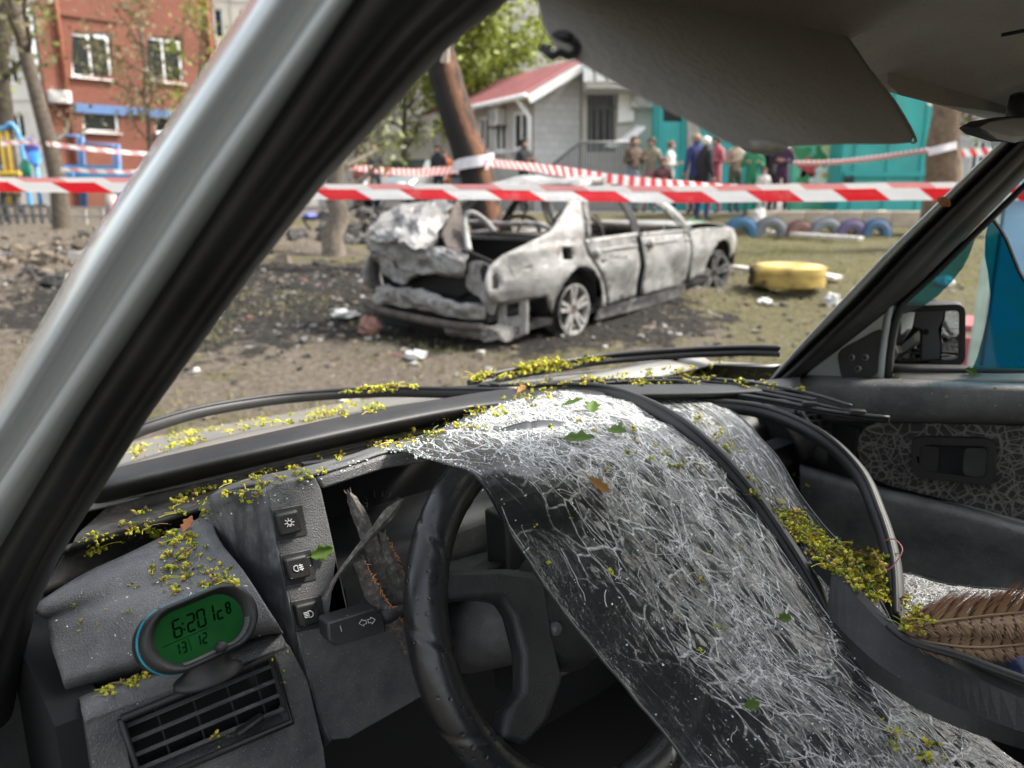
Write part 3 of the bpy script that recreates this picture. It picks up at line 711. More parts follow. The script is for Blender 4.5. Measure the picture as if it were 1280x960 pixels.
# burnt heap left of wreck
rnd = random.Random(4); hp = onground(452, 300); M_char = simple('charred_debris', (.03, .028, .026), .9, var=.6, scale=9, dirt=(.22, .2, .18))
t = thing('wreckage_heap', hp, 'heap of charred tangled wreckage left of the burnt car', 'wreckage')
mb = MB()
for i in range(160):
    a = hp + V((rnd.gauss(0, .45), rnd.gauss(.9, .8), 0)); a.z = gz(a.x, a.y) + abs(rnd.gauss(0, .24)) * max(.2, 1 - abs(a.x - hp.x) / 1.2)
    q = V((rnd.gauss(0, 1), rnd.gauss(0, 1), rnd.gauss(0, .7))).normalized() * rnd.uniform(.1, .5); mb.bar(a, a + q, rnd.uniform(.015, .12), rnd.uniform(.01, .03))
mk('tangled_metal', mb, M_char, t, kind='stuff')
mb = MB()
for i in range(60):
    a = hp + V((rnd.gauss(0, .45), rnd.gauss(.9, .8), 0)); a.z = gz(a.x, a.y) + .02
    q = MB().ball((0, 0, 0), 1, 7, 5); s = rnd.uniform(.08, .22); mb.add([a + V((v.x * s * 1.3, v.y * s, v.z * s * .9)) * (1 + .5 * fbm(v * 1.7 + V((i, 0, 0)))) for v in q.v], q.f)
mk('charred_lump', mb, M_char, t, kind='stuff')

# loose rubble (uncountable)
def rubble(name, label, cols, count, region, smin, smax, seed, flat=.5):
    rnd = random.Random(seed); mb = MB()
    for i in range(count):
        x, y = region(rnd); s = smin * (smax / smin) ** (rnd.random() ** 2.2); z = gz(x, y)
        M = Matrix.Rotation(rnd.uniform(0, 6.28), 3, 'Z') @ Matrix.Rotation(rnd.gauss(0, .4), 3, 'X')
        vs = [M @ V((sx * s * rnd.uniform(.4, 1.3), sy * s * rnd.uniform(.4, 1.2), sz * s * flat * rnd.uniform(.4, 1.2))) + V((x, y, z + s * flat * .4)) for sx in (-1, 1) for sy in (-1, 1) for sz in (-1, 1)]
        mb.add(vs, [(0, 1, 3, 2), (4, 6, 7, 5), (0, 4, 5, 1), (2, 3, 7, 6), (0, 2, 6, 4), (1, 5, 7, 3)], rnd.choices(range(len(cols)), [c[1] for c in cols])[0])
    o = mk(name, mb, [c[0] for c in cols], kind='stuff', weld=False, recalc=False); o['label'] = label; o['category'] = 'rubble'
MR = [(simple('rub_dark', (.025, .023, .021), .9), 5), (simple('rub_brown', (.12, .095, .07), .9), 5), (simple('rub_grey', (.20, .19, .18), .9), 4), (simple('rub_white', (.50, .48, .45), .8), .35), (simple('rub_red', (.18, .085, .065), .9), .15)]
rubble('charred_rubble', 'scattered charred chips and crumbs on the scorched soil', MR, 5200, lambda r: (WRO.x + .3 + r.gauss(0, 2.2), WRO.y + .6 + r.gauss(0, 1.9)) if r.random() < .6 else (-2.6 + r.gauss(0, 1.5), 8.6 + r.gauss(0, 1.4)), .004, .034, 2)
rubble('soil_clods', 'loose brown clods and litter over the bare ground', [MR[1], (MR[1][0], 6), (MR[2][0], 1.2), (MR[3][0], .2)], 4200, lambda r: (r.uniform(-9.5, 8), r.uniform(5.2, 17)), .005, .026, 3)
rubble('earth_heap', 'heaped dark clods of dug earth left of the windscreen pillar', [(MR[0][0], 2), (MR[1][0], 5), (MR[2][0], 1)], 1300, lambda r: (-6.2 + r.gauss(0, 1.2), 10.6 + r.gauss(0, 1.2)), .012, .10, 6, .7)
# grass
def grass(count, seed, region, h0):
    rnd = random.Random(seed); vs = []; fs = []; ms = []
    for i in range(count):
        x, y = region(rnd)
        if max(0, 1 - ((x - WRO.x - .4) / 2.6) ** 2 - ((y - WRO.y - 1.4) / 2.4) ** 2) > rnd.random() * .1: continue
        if fbm((x * .8, y * .8, 9)) < -.05 + rnd.uniform(-.2, .2): continue
        z = gz(x, y)
        for k in range(3):
            a = rnd.uniform(0, 6.28); h = h0 * rnd.uniform(.4, 1.2); l = V((math.cos(a), math.sin(a), 0)); w = V((-l.y, l.x, 0)) * h * .09
            p = V((x, y, z)) + l * rnd.uniform(0, .03); o = len(vs); vs += [p - w, p + w, p + l * h * .5 + UZ * h]; fs.append((o, o + 1, o + 2)); ms.append(0 if rnd.random() < .5 else 1)
    return vs, fs, ms
o = mk('grass', grass(22000, 5, lambda r: (r.uniform(-4, 8), r.uniform(4.2, 8.5)) if r.random() < .4 else (r.uniform(2.0, 9), r.uniform(7.5, 17)), .045), [leaf_mat('dry_grass', (.27, .23, .10)), leaf_mat('green_grass', (.12, .14, .03))], kind='stuff', weld=False, recalc=False)
o['label'] = 'sparse short yellow green grass over the bare ground'; o['category'] = 'grass'

# ================================================================== PLAYGROUND
M_sky = simple('sky_blue_paint', (.08, .28, .52), .5, var=.15); M_yel = simple('yellow_paint', (.55, .36, .04), .5, var=.15); M_pur = simple('purple_plastic', (.10, .08, .30), .4); M_blu = simple('blue_plastic', (.02, .16, .55), .4); M_gre = simple('green_plastic', (.02, .22, .14), .45)
yb = 19.0; q0 = P(20, 228, yb); q0.z = gz(q0.x, yb)
t = thing('climbing_frame', q0, 'blue and yellow arched climbing frame behind the slide', 'play frame')
for k, yy in enumerate((19.0, 19.9)):
    mk('arch', MB().tube(cr([V((P(-22, 228, yy).x, yy, q0.z)), P(-20, 190, yy), P(-6, 165, yy), P(6, 160, yy), P(14, 155, yy), P(22, 166, yy), P(28, 190, yy), V((P(34, 228, yy).x, yy, q0.z))], 5), .055, 8), M_sky, t, smooth=True)
for px in (2, 10): mk('yellow_post', MB().tube([V((P(px + 6, 228, 19).x, 19, q0.z)), P(px - 2, 164, 19)], .045, 8), M_yel, t, smooth=True)
for py in (175, 192, 210): mk('rung', MB().tube([P(3, py, 19.0), P(3, py - 3, 19.9)], .03, 6), M_sky, t, smooth=True)
mk('yellow_step', MB().box(P(10, 217, 18.8), (.7, .3, .1)), M_yel, t, bevel=.02)
b = P(42, 228, 18); b.z = gz(b.x, 18)
t = thing('slide', b, 'blue and purple plastic slide end next to the leaning bare trunk', 'slide')
mk('chute', MB().loft([[P(31, 176, 18), P(40, 173, 18), P(48, 176, 18)], [P(31, 188, 17.9), P(40, 190, 17.7), P(49, 186, 17.9)], [P(34, 196, 17.7), P(42, 198, 17.5), P(51, 194, 17.7)], [P(36, 206, 17.5), P(45, 209, 17.3), P(54, 204, 17.5)]]), M_blu, t, solid=.08, sub=1, smooth=True)
mk('purple_hood', MB().ball(P(39, 184, 17.75), (.17, .06, .19), 14, 10), M_pur, t, smooth=True)
mk('green_panel', MB().ball(P(32, 210, 17.8), (.13, .08, .2), 12, 8), M_gre, t, smooth=True)
mk('support', MB().tube([vz(P(46, 220, 17.6), b.z), P(45, 205, 17.5)], .05, 8), M_sky, t, smooth=True)
y2 = 19.0; b = P(110, 228, y2); b.z = gz(b.x, y2)
t = thing('blue_railing', b, 'blue tubular gate posts and rails in front of the brick wall', 'railing')
for px in (98, 103, 142, 148): mk('post', MB().tube([vz(P(px, 228, y2), b.z), P(px, 170 if px < 120 else 181, y2)], .045, 8), M_bluep, t, smooth=True)
for a, c in (((64, 169), (101, 170)), ((100, 179), (150, 182)), ((64, 184), (100, 186))): mk('rail', MB().tube([P(*a, y2), P(*c, y2)], .03, 8), M_bluep, t, smooth=True)
b = P(110, 222, 18.4); b.z = gz(b.x, 18.4)
t = thing('sandpit', b, 'blue edged sandpit frame at the foot of the brick wall', 'sandpit')
for a, c in (((74, 216), (92, 222)), ((92, 222), (170, 223)), ((74, 216), (150, 217))): mk('edge_board', MB().bar(P(*a, 18.4), P(*c, 18.2), .06, .35), M_sky, t)
# low fences
def low_fence(label, pts, n, y, mat, h):
    b = P(*pts[0], y); b.z = gz(b.x, y); t = thing('low_fence', b, label, 'fence')
    A = P(*pts[0], y); B = P(*pts[1], y); zz = gz(A.x, y)
    A.z = B.z = zz
    for i in range(n):
        p = A.lerp(B, i / (n - 1)); mk('picket', MB().bar(p - UZ * .05, p + UZ * h * random.uniform(.85, 1), .05, .05, V((0, 1, 0))), mat, t)
    for s in (.45, .92): mk('rail', MB().bar(A + UZ * h * s - V((0, .05, 0)), B + UZ * h * s - V((0, .05, 0)), .03, .05), mat, t)
low_fence('low dark picket fence below the climbing frame', [(-10, 268), (62, 268)], 8, 16.0, M_iron, .42)
low_fence('low pale rail fence between the bare trunk and the pillar', [(84, 266), (150, 264)], 4, 16.0, M_conc, .38)
mk_ = tag(mk('concrete_stump', MB().tube([P(139, 264, 15.6) - UZ * .1, P(139, 243, 15.6)], [.13, .10], 8), M_conc, smooth=True), 'short grey concrete stump at the end of the low pale fence', 'stump')
t = thing('bent_bench', onground(8, 276), 'bent black bench legs in front of the low dark picket fence', 'bench'); yb = onground(8, 276).y
for a, c in (((3, 243), (10, 278)), ((18, 244), (27, 266)), ((0, 243), (26, 243))): mk('leg' if c[1] > 250 else 'seat_rail', MB().tube([P(*a, yb), P((a[0] + c[0]) / 2 - 2, (a[1] + c[1]) / 2, yb), P(*c, yb)], .035, 6), M_dark, t, smooth=True)
# light blue steel cabinet and red bench at the right
M_pb = simple('pale_blue_steel', (.24, .42, .58), .45, var=.15, scale=3, dirt=(.36, .46, .42))
cb = P(1206, 470, 3.9); zc = gz(cb.x, cb.y)
cbd = V((cb.x, cb.y, 0)).normalized(); cbr = V((cbd.y, -cbd.x, 0)); CM = Matrix((cbr, cbd, UZ)).transposed()
cl_ = lambda a, b, z: V((cb.x, cb.y, zc)) + cbr * a + cbd * b + UZ * z
t = thing('steel_cabinet', cl_(.5, .3, 0), 'tall pale blue steel cabinet standing beyond the passenger door', 'cabinet')
mk('body', MB().box(cl_(.62, .36, .88), (1.2, .7, 1.76), CM), M_pb, t, bevel=.02)
for k in (0, 1): mk('door_leaf', MB().box(cl_(.34 + .57 * k, -.008, .88), (.54, .03, 1.66), CM), M_pb, t, bevel=.01)
mk('edge_strip', MB().box(cl_(.03, -.01, .88), (.055, .035, 1.72), CM), simple('pale_green_steel', (.40, .50, .42), .6, var=.2, scale=8), t, bevel=.01)
mk('latch', MB().box(cl_(.60, -.04, .9), (.04, .04, .16), CM), M_iron, t, bevel=.006)
rp = P(1222, 440, 5.2); t = thing('red_bench', V((rp.x, rp.y, gz(rp.x, rp.y))), 'red painted bench partly hidden behind the passenger mirror', 'bench')
M_redp = simple('red_paint', (.30, .05, .055), .6)
z1 = gz(rp.x, rp.y)
for k in range(3): mk('seat_plank', MB().box(V((rp.x, rp.y - .15 + .15 * k, z1 + .45)), (1.1, .13, .045)), M_redp, t, bevel=.008)
for s in (-.45, .45): mk('leg', MB().box(V((rp.x + s, rp.y, z1 + .21)), (.07, .42, .44)), M_redp, t, bevel=.01)
mk('front_board', MB().box(V((rp.x, rp.y - .23, z1 + .30)), (1.1, .03, .2)), M_redp, t, bevel=.01)

# ================================================================== PARKED CAR (far)
def far_car(c, yaw, label, col):
    t = thing('parked_car', c, label, 'car'); M = Matrix.Rotation(yaw, 3, 'Z')
    T = lambda v: c + M @ V(v)
    secs = [(-2.1, .55, .62), (-2.05, .78, .8), (-1.3, .92, .85), (-.95, .98, .86), (-.35, 1.42, .66), (.8, 1.46, .64), (1.35, 1.3, .68), (2.0, .92, .84), (2.15, .55, .8)]
    rows = [[T((x, s * w, z)) for (s, w, z) in ((-1, hw, .28), (-1, hw + .03, .6), (-1, hw, min(zt, .9)), (-1, hw * .92, zt - .03), (0, hw, zt), (1, hw * .92, zt - .03), (1, hw, min(zt, .9)), (1, hw + .03, .6), (1, hw, .28))] if False else
            [T((x, -.84, .26)), T((x, -.87, .55)), T((x, -.85, min(zt, .92) - .02)), T((x, -hw, zt - .03)), T((x, 0, zt)), T((x, hw, zt - .03)), T((x, .85, min(zt, .92) - .02)), T((x, .87, .55)), T((x, .84, .26))] for (x, zt, hw) in secs]
    mk('body', MB().loft(rows), simple('parked_paint', col, .3, .5, var=.05), t, smooth=True, solid=.02)
    g = MB(); g.add([T((-1.02, -.72, .97)), T((-1.02, .72, .97)), T((-.42, .6, 1.40)), T((-.42, -.6, 1.40))], [(0, 1, 2, 3)])
    mk('windscreen', MB().prism([T((-1.06, -.70, .99)), T((-1.06, .70, .99)), T((-.46, .58, 1.41)), T((-.46, -.58, 1.41))], M @ V((-.02, 0, .03))), M_win, t)
    for s in (-1, 1):
        mk('side_window', MB().prism([T((-.75, s * .865, .96)), T((1.3, s * .865, .96)), T((.8, s * .70, 1.38)), T((-.3, s * .70, 1.38))], M @ V((0, s * .015, 0))), M_win, t)
        mk('headlight', MB().ball(T((-2.09, s * .6, .66)), (.06, .18, .1), 10, 6, M), M_white, t, smooth=True)
        for x in (-1.35, 1.3):
            w = MB().tube([T((x, s * .70, .31)), T((x, s * .88, .31))], .31, 20, up=V((1, 0, 0))); wo = mk('wheel', w, M_dark, t, bevel=.02); mk('rim', MB().tube([T((x, s * .881, .31)), T((x, s * .9, .31))], .19, 16), M_iron, wo)
    mk('grille', MB().box(T((-2.12, 0, .6)), (.04, .7, .14), M), M_dark, t, bevel=.01); mk('number_plate', MB().box(T((-2.14, 0, .45)), (.02, .5, .11), M), M_white, t)
    mk('front_bumper', MB().box(T((-2.1, 0, .38)), (.14, 1.6, .2), M), MATS['parked_paint'], t, bevel=.04)
c = P(520, 228, 24); c.z = gz(c.x, 24) - .0
far_car(c, rad(70), 'light grey parked car in front of the long low grey wall', (.36, .40, .41))
# ================================================================== PEOPLE
M_skin = simple('skin', (.42, .26, .19), .6, var=.08)
def cloth(name, c): return MATS.get(name) or simple(name, c, .9, var=.25, scale=14, bump=.3, bscale=25)
def person(px, y, yaw, top, legs, hair, label, H=1.70, pose='stand', coat=0, feet=None, shoes=(.02, .02, .022), build=1.0, arms='down', bald=False, zf=None):
    q = P(px, 250, y); base = V((q.x, y, gz(q.x, y) if zf is None else zf)); s = H / 1.72
    J = {}
    sit = pose == 'sit'; hz = .48 if sit else .95
    J['pel'] = (0, 0, hz); J['sp'] = (0, .01, hz + .2); J['ch'] = (0, 0, hz + .40); J['nk'] = (0, .01, hz + .55); J['hd'] = (0, -.015, hz + .655); J['ht'] = (0, -.01, hz + .715)
    for sd, sg in (('l', 1), ('r', -1)):
        J['hip' + sd] = (.085 * sg, 0, hz - .03)
        if sit: J['kn' + sd] = (.11 * sg, -.40, .48); J['an' + sd] = (.12 * sg, -.42, .09); J['to' + sd] = (.13 * sg, -.55, .04)
        else:
            st = .05 * sg; J['kn' + sd] = (.10 * sg, -.02 + st * .5, .50); J['an' + sd] = (.105 * sg, .03 + st, .09); J['to' + sd] = (.12 * sg, -.12 + st, .04)
        J['sh' + sd] = (.165 * sg, 0, hz + .46)
        if arms == 'down': J['el' + sd] = (.225 * sg, .03, hz + .18); J['wr' + sd] = (.22 * sg, -.07, hz - .05)
        elif arms == 'fold': J['el' + sd] = (.24 * sg, .0, hz + .19); J['wr' + sd] = (.03 * sg, -.19, hz + .24)
        else: J['el' + sd] = (.24 * sg, .02, hz + .19); J['wr' + sd] = (.13 * sg, -.25, hz + .27)
    rad_ = dict(pel=.145, sp=.13, ch=.155, nk=.055, hd=.092, ht=.075, hip=.09, kn=.062, an=.045, to=.038, sh=.07, el=.048, wr=.034)
    E_ = [('pel', 'sp'), ('sp', 'ch'), ('ch', 'nk'), ('nk', 'hd'), ('hd', 'ht')]
    for sd in 'lr': E_ += [('pel', 'hip' + sd), ('hip' + sd, 'kn' + sd), ('kn' + sd, 'an' + sd), ('an' + sd, 'to' + sd), ('ch', 'sh' + sd), ('sh' + sd, 'el' + sd), ('el' + sd, 'wr' + sd)]
    names = list(J); idx = {k: i for i, k in enumerate(names)}
    me = bpy.data.meshes.new('tmp'); me.from_pydata([J[k] for k in names], [(idx[a], idx[b]) for a, b in E_], [])
    ob = bpy.data.objects.new('tmp', me); COL.objects.link(ob)
    ob.modifiers.new('k', 'SKIN'); m = ob.modifiers.new('u', 'SUBSURF'); m.levels = m.render_levels = 1
    for k in names:
        r = rad_.get(k) or rad_[k[:-1]]; b = build if k in ('pel', 'sp', 'ch') or k[:-1] in ('hip', 'sh', 'el') else 1
        v = me.skin_vertices[0].data[idx[k]]; v.radius = (r * b, r * b * (.72 if k in ('pel', 'sp', 'ch') else 1)); v.use_root = (k == 'pel')
    dg = bpy.context.evaluated_depsgraph_get(); ev = bpy.data.meshes.new_from_object(ob.evaluated_get(dg))
    bpy.data.objects.remove(ob)
    mb = MB(); mb.v = [v.co.copy() for v in ev.vertices]; mb.f = [tuple(p.vertices) for p in ev.polygons]
    lab = {}
    def near(p):
        best = (9, '')
        for a, b in E_:
            A, B = V(J[a]), V(J[b]); d = B - A; t = max(0, min(1, (p - A).dot(d) / d.length_squared)); e = (p - A - d * t).length - .5 * (rad_.get(a) or rad_[a[:-1]])
            if e < best[0]: best = (e, a + '>' + b, t)
        return best
    for f in mb.f:
        c = sum((mb.v[i] for i in f), V((0, 0, 0))) / len(f); b = near(c); k = b[1]
        if 'hd' in k or 'ht' in k: m = 0
        elif k.startswith('an') : m = 3
        elif k.startswith(('hip', 'kn')) or k.startswith('pel>hip'): m = 1 if (coat and c.z > hz - coat) else 2
        else: m = 1
        mb.m.append(m)
    for sg, sd in ((1, 'l'), (-1, 'r')):          # palm and five fingers
        w = V(J['wr' + sd]); d = (w - V(J['el' + sd])).normalized(); side = d.cross(V((0, 1, 0))).normalized()
        if side.length < .1: side = V((1, 0, 0))
        mb.tube([w - d * .01, w + d * .04, w + d * .085], [.03, .04, .036], 8, mi=0, flat=.5)
        for k in range(4):
            o2 = w + d * .078 + side * (-.026 + .0175 * k); L = (.06, .07, .066, .05)[k]; mb.tube([o2, o2 + d * L * .5, o2 + d * L * .95 + V((0, -.012, 0))], [.009, .0085, .006], 6, mi=0)
        o2 = w + d * .03 + side * .035 * sg; mb.tube([o2, o2 + (d + side * .8 * sg).normalized() * .03, o2 + (d + side * .4 * sg).normalized() * .06], [.011, .01, .007], 6, mi=0)
    hd = V(J['hd'])
    mb.ball(hd + V((0, -.085, -.005)), (.014, .02, .022), 6, 5, mi=0)                       # nose
    for sg in (-1, 1): mb.ball(hd + V((.082 * sg, .005, 0)), (.012, .02, .03), 6, 5, mi=0)   # ears
    R3 = Matrix.Rotation(yaw, 3, 'Z'); T = lambda v: base + R3 @ (V(v) * s)
    t = thing('person', base, label, 'person')
    mb.v = [T(v) for v in mb.v]
    mk('body', mb, [M_skin, cloth('cloth_%.2f_%.2f_%.2f' % top, top), cloth('cloth_%.2f_%.2f_%.2f' % legs, legs), cloth('shoe_%.2f' % shoes[0], shoes)], t, smooth=True, weld=False)
    h = MB().ball((0, 0, 0), 1, 14, 9); hv = []
    for v in h.v:
        p = V((v.x * .102, v.y * .112 + .012, v.z * .105 + .035))
        if p.y < -.045 and p.z < .055: p.y = -.045 if not bald else -.03
        p.z = max(p.z, -.06 if not bald else .0); hv.append(T(hd + p))
    h.v = hv; mk('hair', h, cloth('hair_%.2f_%.2f' % (hair[0], hair[2]), hair), t, smooth=True)
    e = MB()
    for sg in (-1, 1): e.ball(T(hd + V((.032 * sg, -.083, .018))), .009 * s, 6, 5)
    mk('eyes', e, M_dark, t); mo = MB().bar(T(hd + V((-.024, -.083, -.042))), T(hd + V((.024, -.083, -.042))), .008, .006); mk('mouth', mo, cloth('lip', (.26, .10, .08)), t)
    return t
pi = math.pi
DK = (.018, .018, .022); DN = (.03, .045, .09)
person(655, 19.3, rad(40), (.016, .016, .018), (.016, .016, .018), (.012, .011, .010), 'person in black standing by the foot of the stair railing', 1.72, arms='hold', coat=.2)
person(549, 21.5, rad(-20), (.02, .018, .018), (.02, .02, .022), (.02, .015, .012), 'person in dark clothes standing to the right of the parked car', 1.72, arms='down', coat=.25)
person(557, 22.2, rad(10), (.42, .10, .03), (.22, .06, .03), (.10, .05, .03), 'person in an orange top half hidden beside the dark clothed one at the parked car', 1.62, arms='fold', coat=.2)
person(470, 21.0, rad(30), (.03, .03, .04), (.03, .03, .035), (.03, .02, .015), 'person in dark clothes standing to the left of the parked car', 1.75, coat=.2)
person(452, 23.5, rad(-30), (.30, .09, .06), (.06, .05, .05), (.05, .03, .02), 'person in a rust red top by the thick dim trunk', 1.66)
person(790, 18.3, rad(25), (.10, .07, .05), (.14, .18, .24), (.12, .06, .035), 'person in a brown jacket and blue jeans in front of the derelict porch', 1.70, arms='hold')
person(812, 18.5, rad(-20), (.22, .185, .13), (.36, .17, .19), (.10, .06, .04), 'person in a tan jacket and pink trousers beside the turquoise front', 1.68, arms='down')
person(836, 19.0, rad(60), (.50, .48, .45), (.45, .42, .38), (.16, .08, .05), 'person in a white jacket at the turquoise front', 1.64, arms='fold', coat=.3)
person(827, 17.9, rad(15), (.065, .022, .028), (.02, .018, .02), (.16, .07, .045), 'person in a dark maroon coat sitting low before the white jacketed one', 1.66, 'sit', arms='hold', build=1.15, zf=1.0)
person(867, 18.0, rad(-160), (.025, .032, .12), (.03, .035, .05), (.30, .20, .15), 'person in a blue jacket beside the white haired one', 1.74, coat=.1)
person(879, 17.5, rad(110), (.014, .014, .017), (.02, .045, .11), (.62, .60, .56), 'white haired person in a black jacket and blue jeans', 1.80, build=1.22, arms='down', coat=.12)
person(892, 18.1, rad(-60), (.38, .10, .125), (.36, .10, .12), (.07, .04, .03), 'person dressed in pink just behind the white haired one', 1.70, arms='fold', coat=.3)
person(917, 18.4, rad(10), (.32, .26, .20), (.08, .09, .06), (.10, .06, .04), 'person in a beige top and dark olive trousers under the drooping sun visor edge', 1.70, arms='fold')
person(938, 17.9, rad(-15), (.03, .20, .10), (.03, .18, .095), (.07, .04, .03), 'person in bright green clothes beside the beige topped one', 1.62, arms='hold', coat=.3)
person(960, 18.5, rad(20), (.02, .018, .024), (.02, .02, .024), (.02, .015, .012), 'person in black at the dark shop doorway', 1.74, coat=.2, build=1.1)
person(975, 18.1, rad(-30), (.05, .02, .05), (.025, .02, .03), (.03, .02, .02), 'person in dark purple clothes beside the mural panel', 1.68, arms='fold', coat=.2)
person(953, 17.6, rad(0), (.50, .48, .46), (.42, .40, .39), (.14, .08, .05), 'small child in white standing before the people at the doorway', 1.12, arms='hold')

# ================================================================== BURNT CAR
WAZ = rad(40); WPT = rad(2.6)
wf = V((math.sin(WAZ) * math.cos(WPT), math.cos(WAZ) * math.cos(WPT), math.sin(WPT))); wlft = V((-math.cos(WAZ), math.sin(WAZ), 0)); wu = wf.cross(wlft); 
def Wr(x, y, z): return WRO + wf * x + wlft * (y + .80) + wu * z
n = N('burnt_metal'); co = n.coord('Object')
a = n.noise(1.7, 9, .72, co, .3).outputs[0]; b = n.noise(3.6, 9, .8, co, .4).outputs[0]; e = n.noise(55, 4, .7, co).outputs[0]
c = n.ramp(a, [(.30, (.06, .057, .054)), (.42, (.15, .147, .142)), (.56, (.26, .258, .252)), (.72, (.36, .362, .36))])
c = n.mix(n.ramp(b, [(.52, (0, 0, 0)), (.70, (.8, .8, .8))]), c, (.13, .092, .06))
c = n.mix(n.ramp(n.noise(2.6, 9, .8, co, .5).outputs[0], [(.55, (0, 0, 0)), (.63, (.9, .9, .9))]), c, (.03, .027, .024))
c = n.mix(n.ramp(n.noise(9, 8, .8, co).outputs[0], [(.60, (0, 0, 0)), (.68, (.7, .7, .7))]), c, (.16, .075, .035))
n.set(Base_Color=c, Roughness=n.ramp(b, [(.3, (.42, .42, .42)), (.7, (.8, .8, .8))]), Metallic=.25); n.bump(n.math('ADD', e, n.math('MULTIPLY', b, 2)), .35, .02); M_burn = n.m
M_soot_dark = simple('soot_and_hole_black', (.006, .0056, .005), .85, var=.6, scale=8, bump=.5)  # real soot, and the painted-in dark of holes and cabin
M_rust = simple('burnt_rust', (.065, .052, .044), .8, .2, var=.5, scale=7, dirt=(.02, .018, .016), bump=.4)
M_ash = simple('ash_alloy', (.24, .232, .22), .7, .2, var=.5, scale=5, dirt=(.05, .042, .035), bump=.4)
M_sill = simple('sooty_sill', (.13, .125, .12), .8, .2, var=.5, scale=5, dirt=(.03, .028, .025), bump=.4)
wk = thing('burnt_car', WRO + wlft * .8 + wf * 1.38, 'burnt out sedan, ash white and sooty, with a crushed boot', 'car')
def half(x, z):
    h = interp(z, [(.05, .80), (.28, .86), (.55, .90), (.78, .875), (.86, .84), (1.32, .585)])
    return h - .17 * sstep(-.45, -1.1, x) - .16 * sstep(2.8, 3.6, x)
def side(nm, outl, holes=(), s=-1, off=0, mat=None, par=None, th=.012, dent=.022, cut=.09):
    loops = [[V((x, z, 0)) for x, z in outl]] + [[V((x, z, 0)) for x, z in h] for h in holes]
    flat = [p for l in loops for p in l]; tr = tessellate_polygon(loops)
    bm = bmesh.new(); vs = [bm.verts.new(p) for p in flat]
    for t in tr:
        try: bm.faces.new([vs[i] for i in t])
        except ValueError: pass
    for _ in range(5):
        es = [e for e in bm.edges if e.calc_length() > cut]
        if not es: break
        bmesh.ops.subdivide_edges(bm, edges=es, cuts=1); bmesh.ops.triangulate(bm, faces=bm.faces)
    bm.verts.index_update()
    v3 = [Wr(v.co.x, s * (half(v.co.x, v.co.y) + off + dent * fbm((v.co.x * 3.1, v.co.y * 3.1, 7 * s))), v.co.y) for v in bm.verts]
    fs = [tuple(v.index for v in f.verts) for f in bm.faces]; bm.free()
    return mk(nm, (v3, fs, [0] * len(fs)), mat or M_burn, par or wk, smooth=True, solid=th)
def arch(cx, cz, r, a0, a1, k=9): return [(cx + r * math.cos(rad(a0 + (a1 - a0) * i / k)), cz + r * math.sin(rad(a0 + (a1 - a0) * i / k))) for i in range(k + 1)]
Q = [(-.47, .42), (-.98, .42), (-1.06, .50), (-1.07, .60), (-1.0, .71), (-.86, .79), (-.58, .875), (-.34, .935), (-.05, 1.06), (.2, 1.175), (.44, 1.272), (.60, 1.315), (.62, 1.285), (.46, 1.235), (.30, 1.12), (.17, .97), (.10, .845), (.06, .80), (.11, .70), (.25, .56), (.37, .42), (.42, .30), (.44, .20), (.38, .18)] + arch(0, .24, .375, -5, 178)
for s in (-1, 1):
    qp = side('quarter_panel', Q, [[(-.25, .69), (-.12, .68), (-.13, .79), (-.24, .80)], [(-1.0, .53), (-.93, .53), (-.925, .60), (-.94, .66), (-.985, .64)]] if s == -1 else [], s)
    side('rear_door', [(.47, .20), (.44, .36), (.33, .51), (.18, .64), (.11, .78), (.13, .81), (.5, .80), (.91, .79), (.95, .6), (.97, .22)], [[(.32, .605), (.36, .60), (.36, .63), (.32, .635)]] if s < 0 else [], s, -.005)
    side('front_door', [(1.08, .22), (1.06, .5), (1.02, .785), (1.5, .775), (1.93, .745), (2.0, .60), (1.985, .27), (1.94, .21)], [], s, -.003)
    side('front_fender', [(2.06, .24), (2.02, .45), (2.03, .60), (1.97, .76), (2.3, .77), (2.9, .735), (3.3, .67), (3.46, .56), (3.46, .40), (3.2, .36)] + arch(2.76, .24, .37, 20, 178), [], s)
    side('sill', [(.36, .07), (.40, .17), (1.2, .185), (2.04, .20), (2.1, .10), (2.0, .06), (1.2, .05)], [], s, -.02, M_sill)
    side('centre_pillar', [(.93, .2), (.93, .80), (.99, 1.29), (1.09, 1.29), (1.07, .80), (1.10, .2)], [], s, -.035, M_soot_dark)
    side('windscreen_pillar', [(2.08, .775), (1.98, .775), (1.70, 1.0), (1.36, 1.24), (1.05, 1.285), (.58, 1.285), (.58, 1.32), (1.06, 1.325), (1.40, 1.28), (1.8, 1.02)], [], s, -.01)
    side('window_rail', [(.09, .80), (.12, .83), (.95, .825), (.95, .80)], [], s, .004, M_ash)
    side('window_rail', [(1.03, .79), (1.03, .815), (1.95, .785), (1.96, .755)], [], s, .004, M_ash)
    # door handles
    for x in (.22, 1.16):
        mk('door_handle_cup', MB().ball(Wr(x + .02, s * (half(x, .69) + .004), .70), .045, 12, 8), M_ash, wk, smooth=True)
    mk('door_crease', MB().tube([Wr(x, s * (half(x, .70) + .004), z) for x, z in ((.2, .715), (.5, .715), (.93, .705))], .014, 6), M_burn, wk, smooth=True)
    mk('door_crease', MB().tube([Wr(x, s * (half(x, .70) + .004), z) for x, z in ((1.1, .705), (1.5, .70), (1.98, .68))], .014, 6), M_burn, wk, smooth=True)
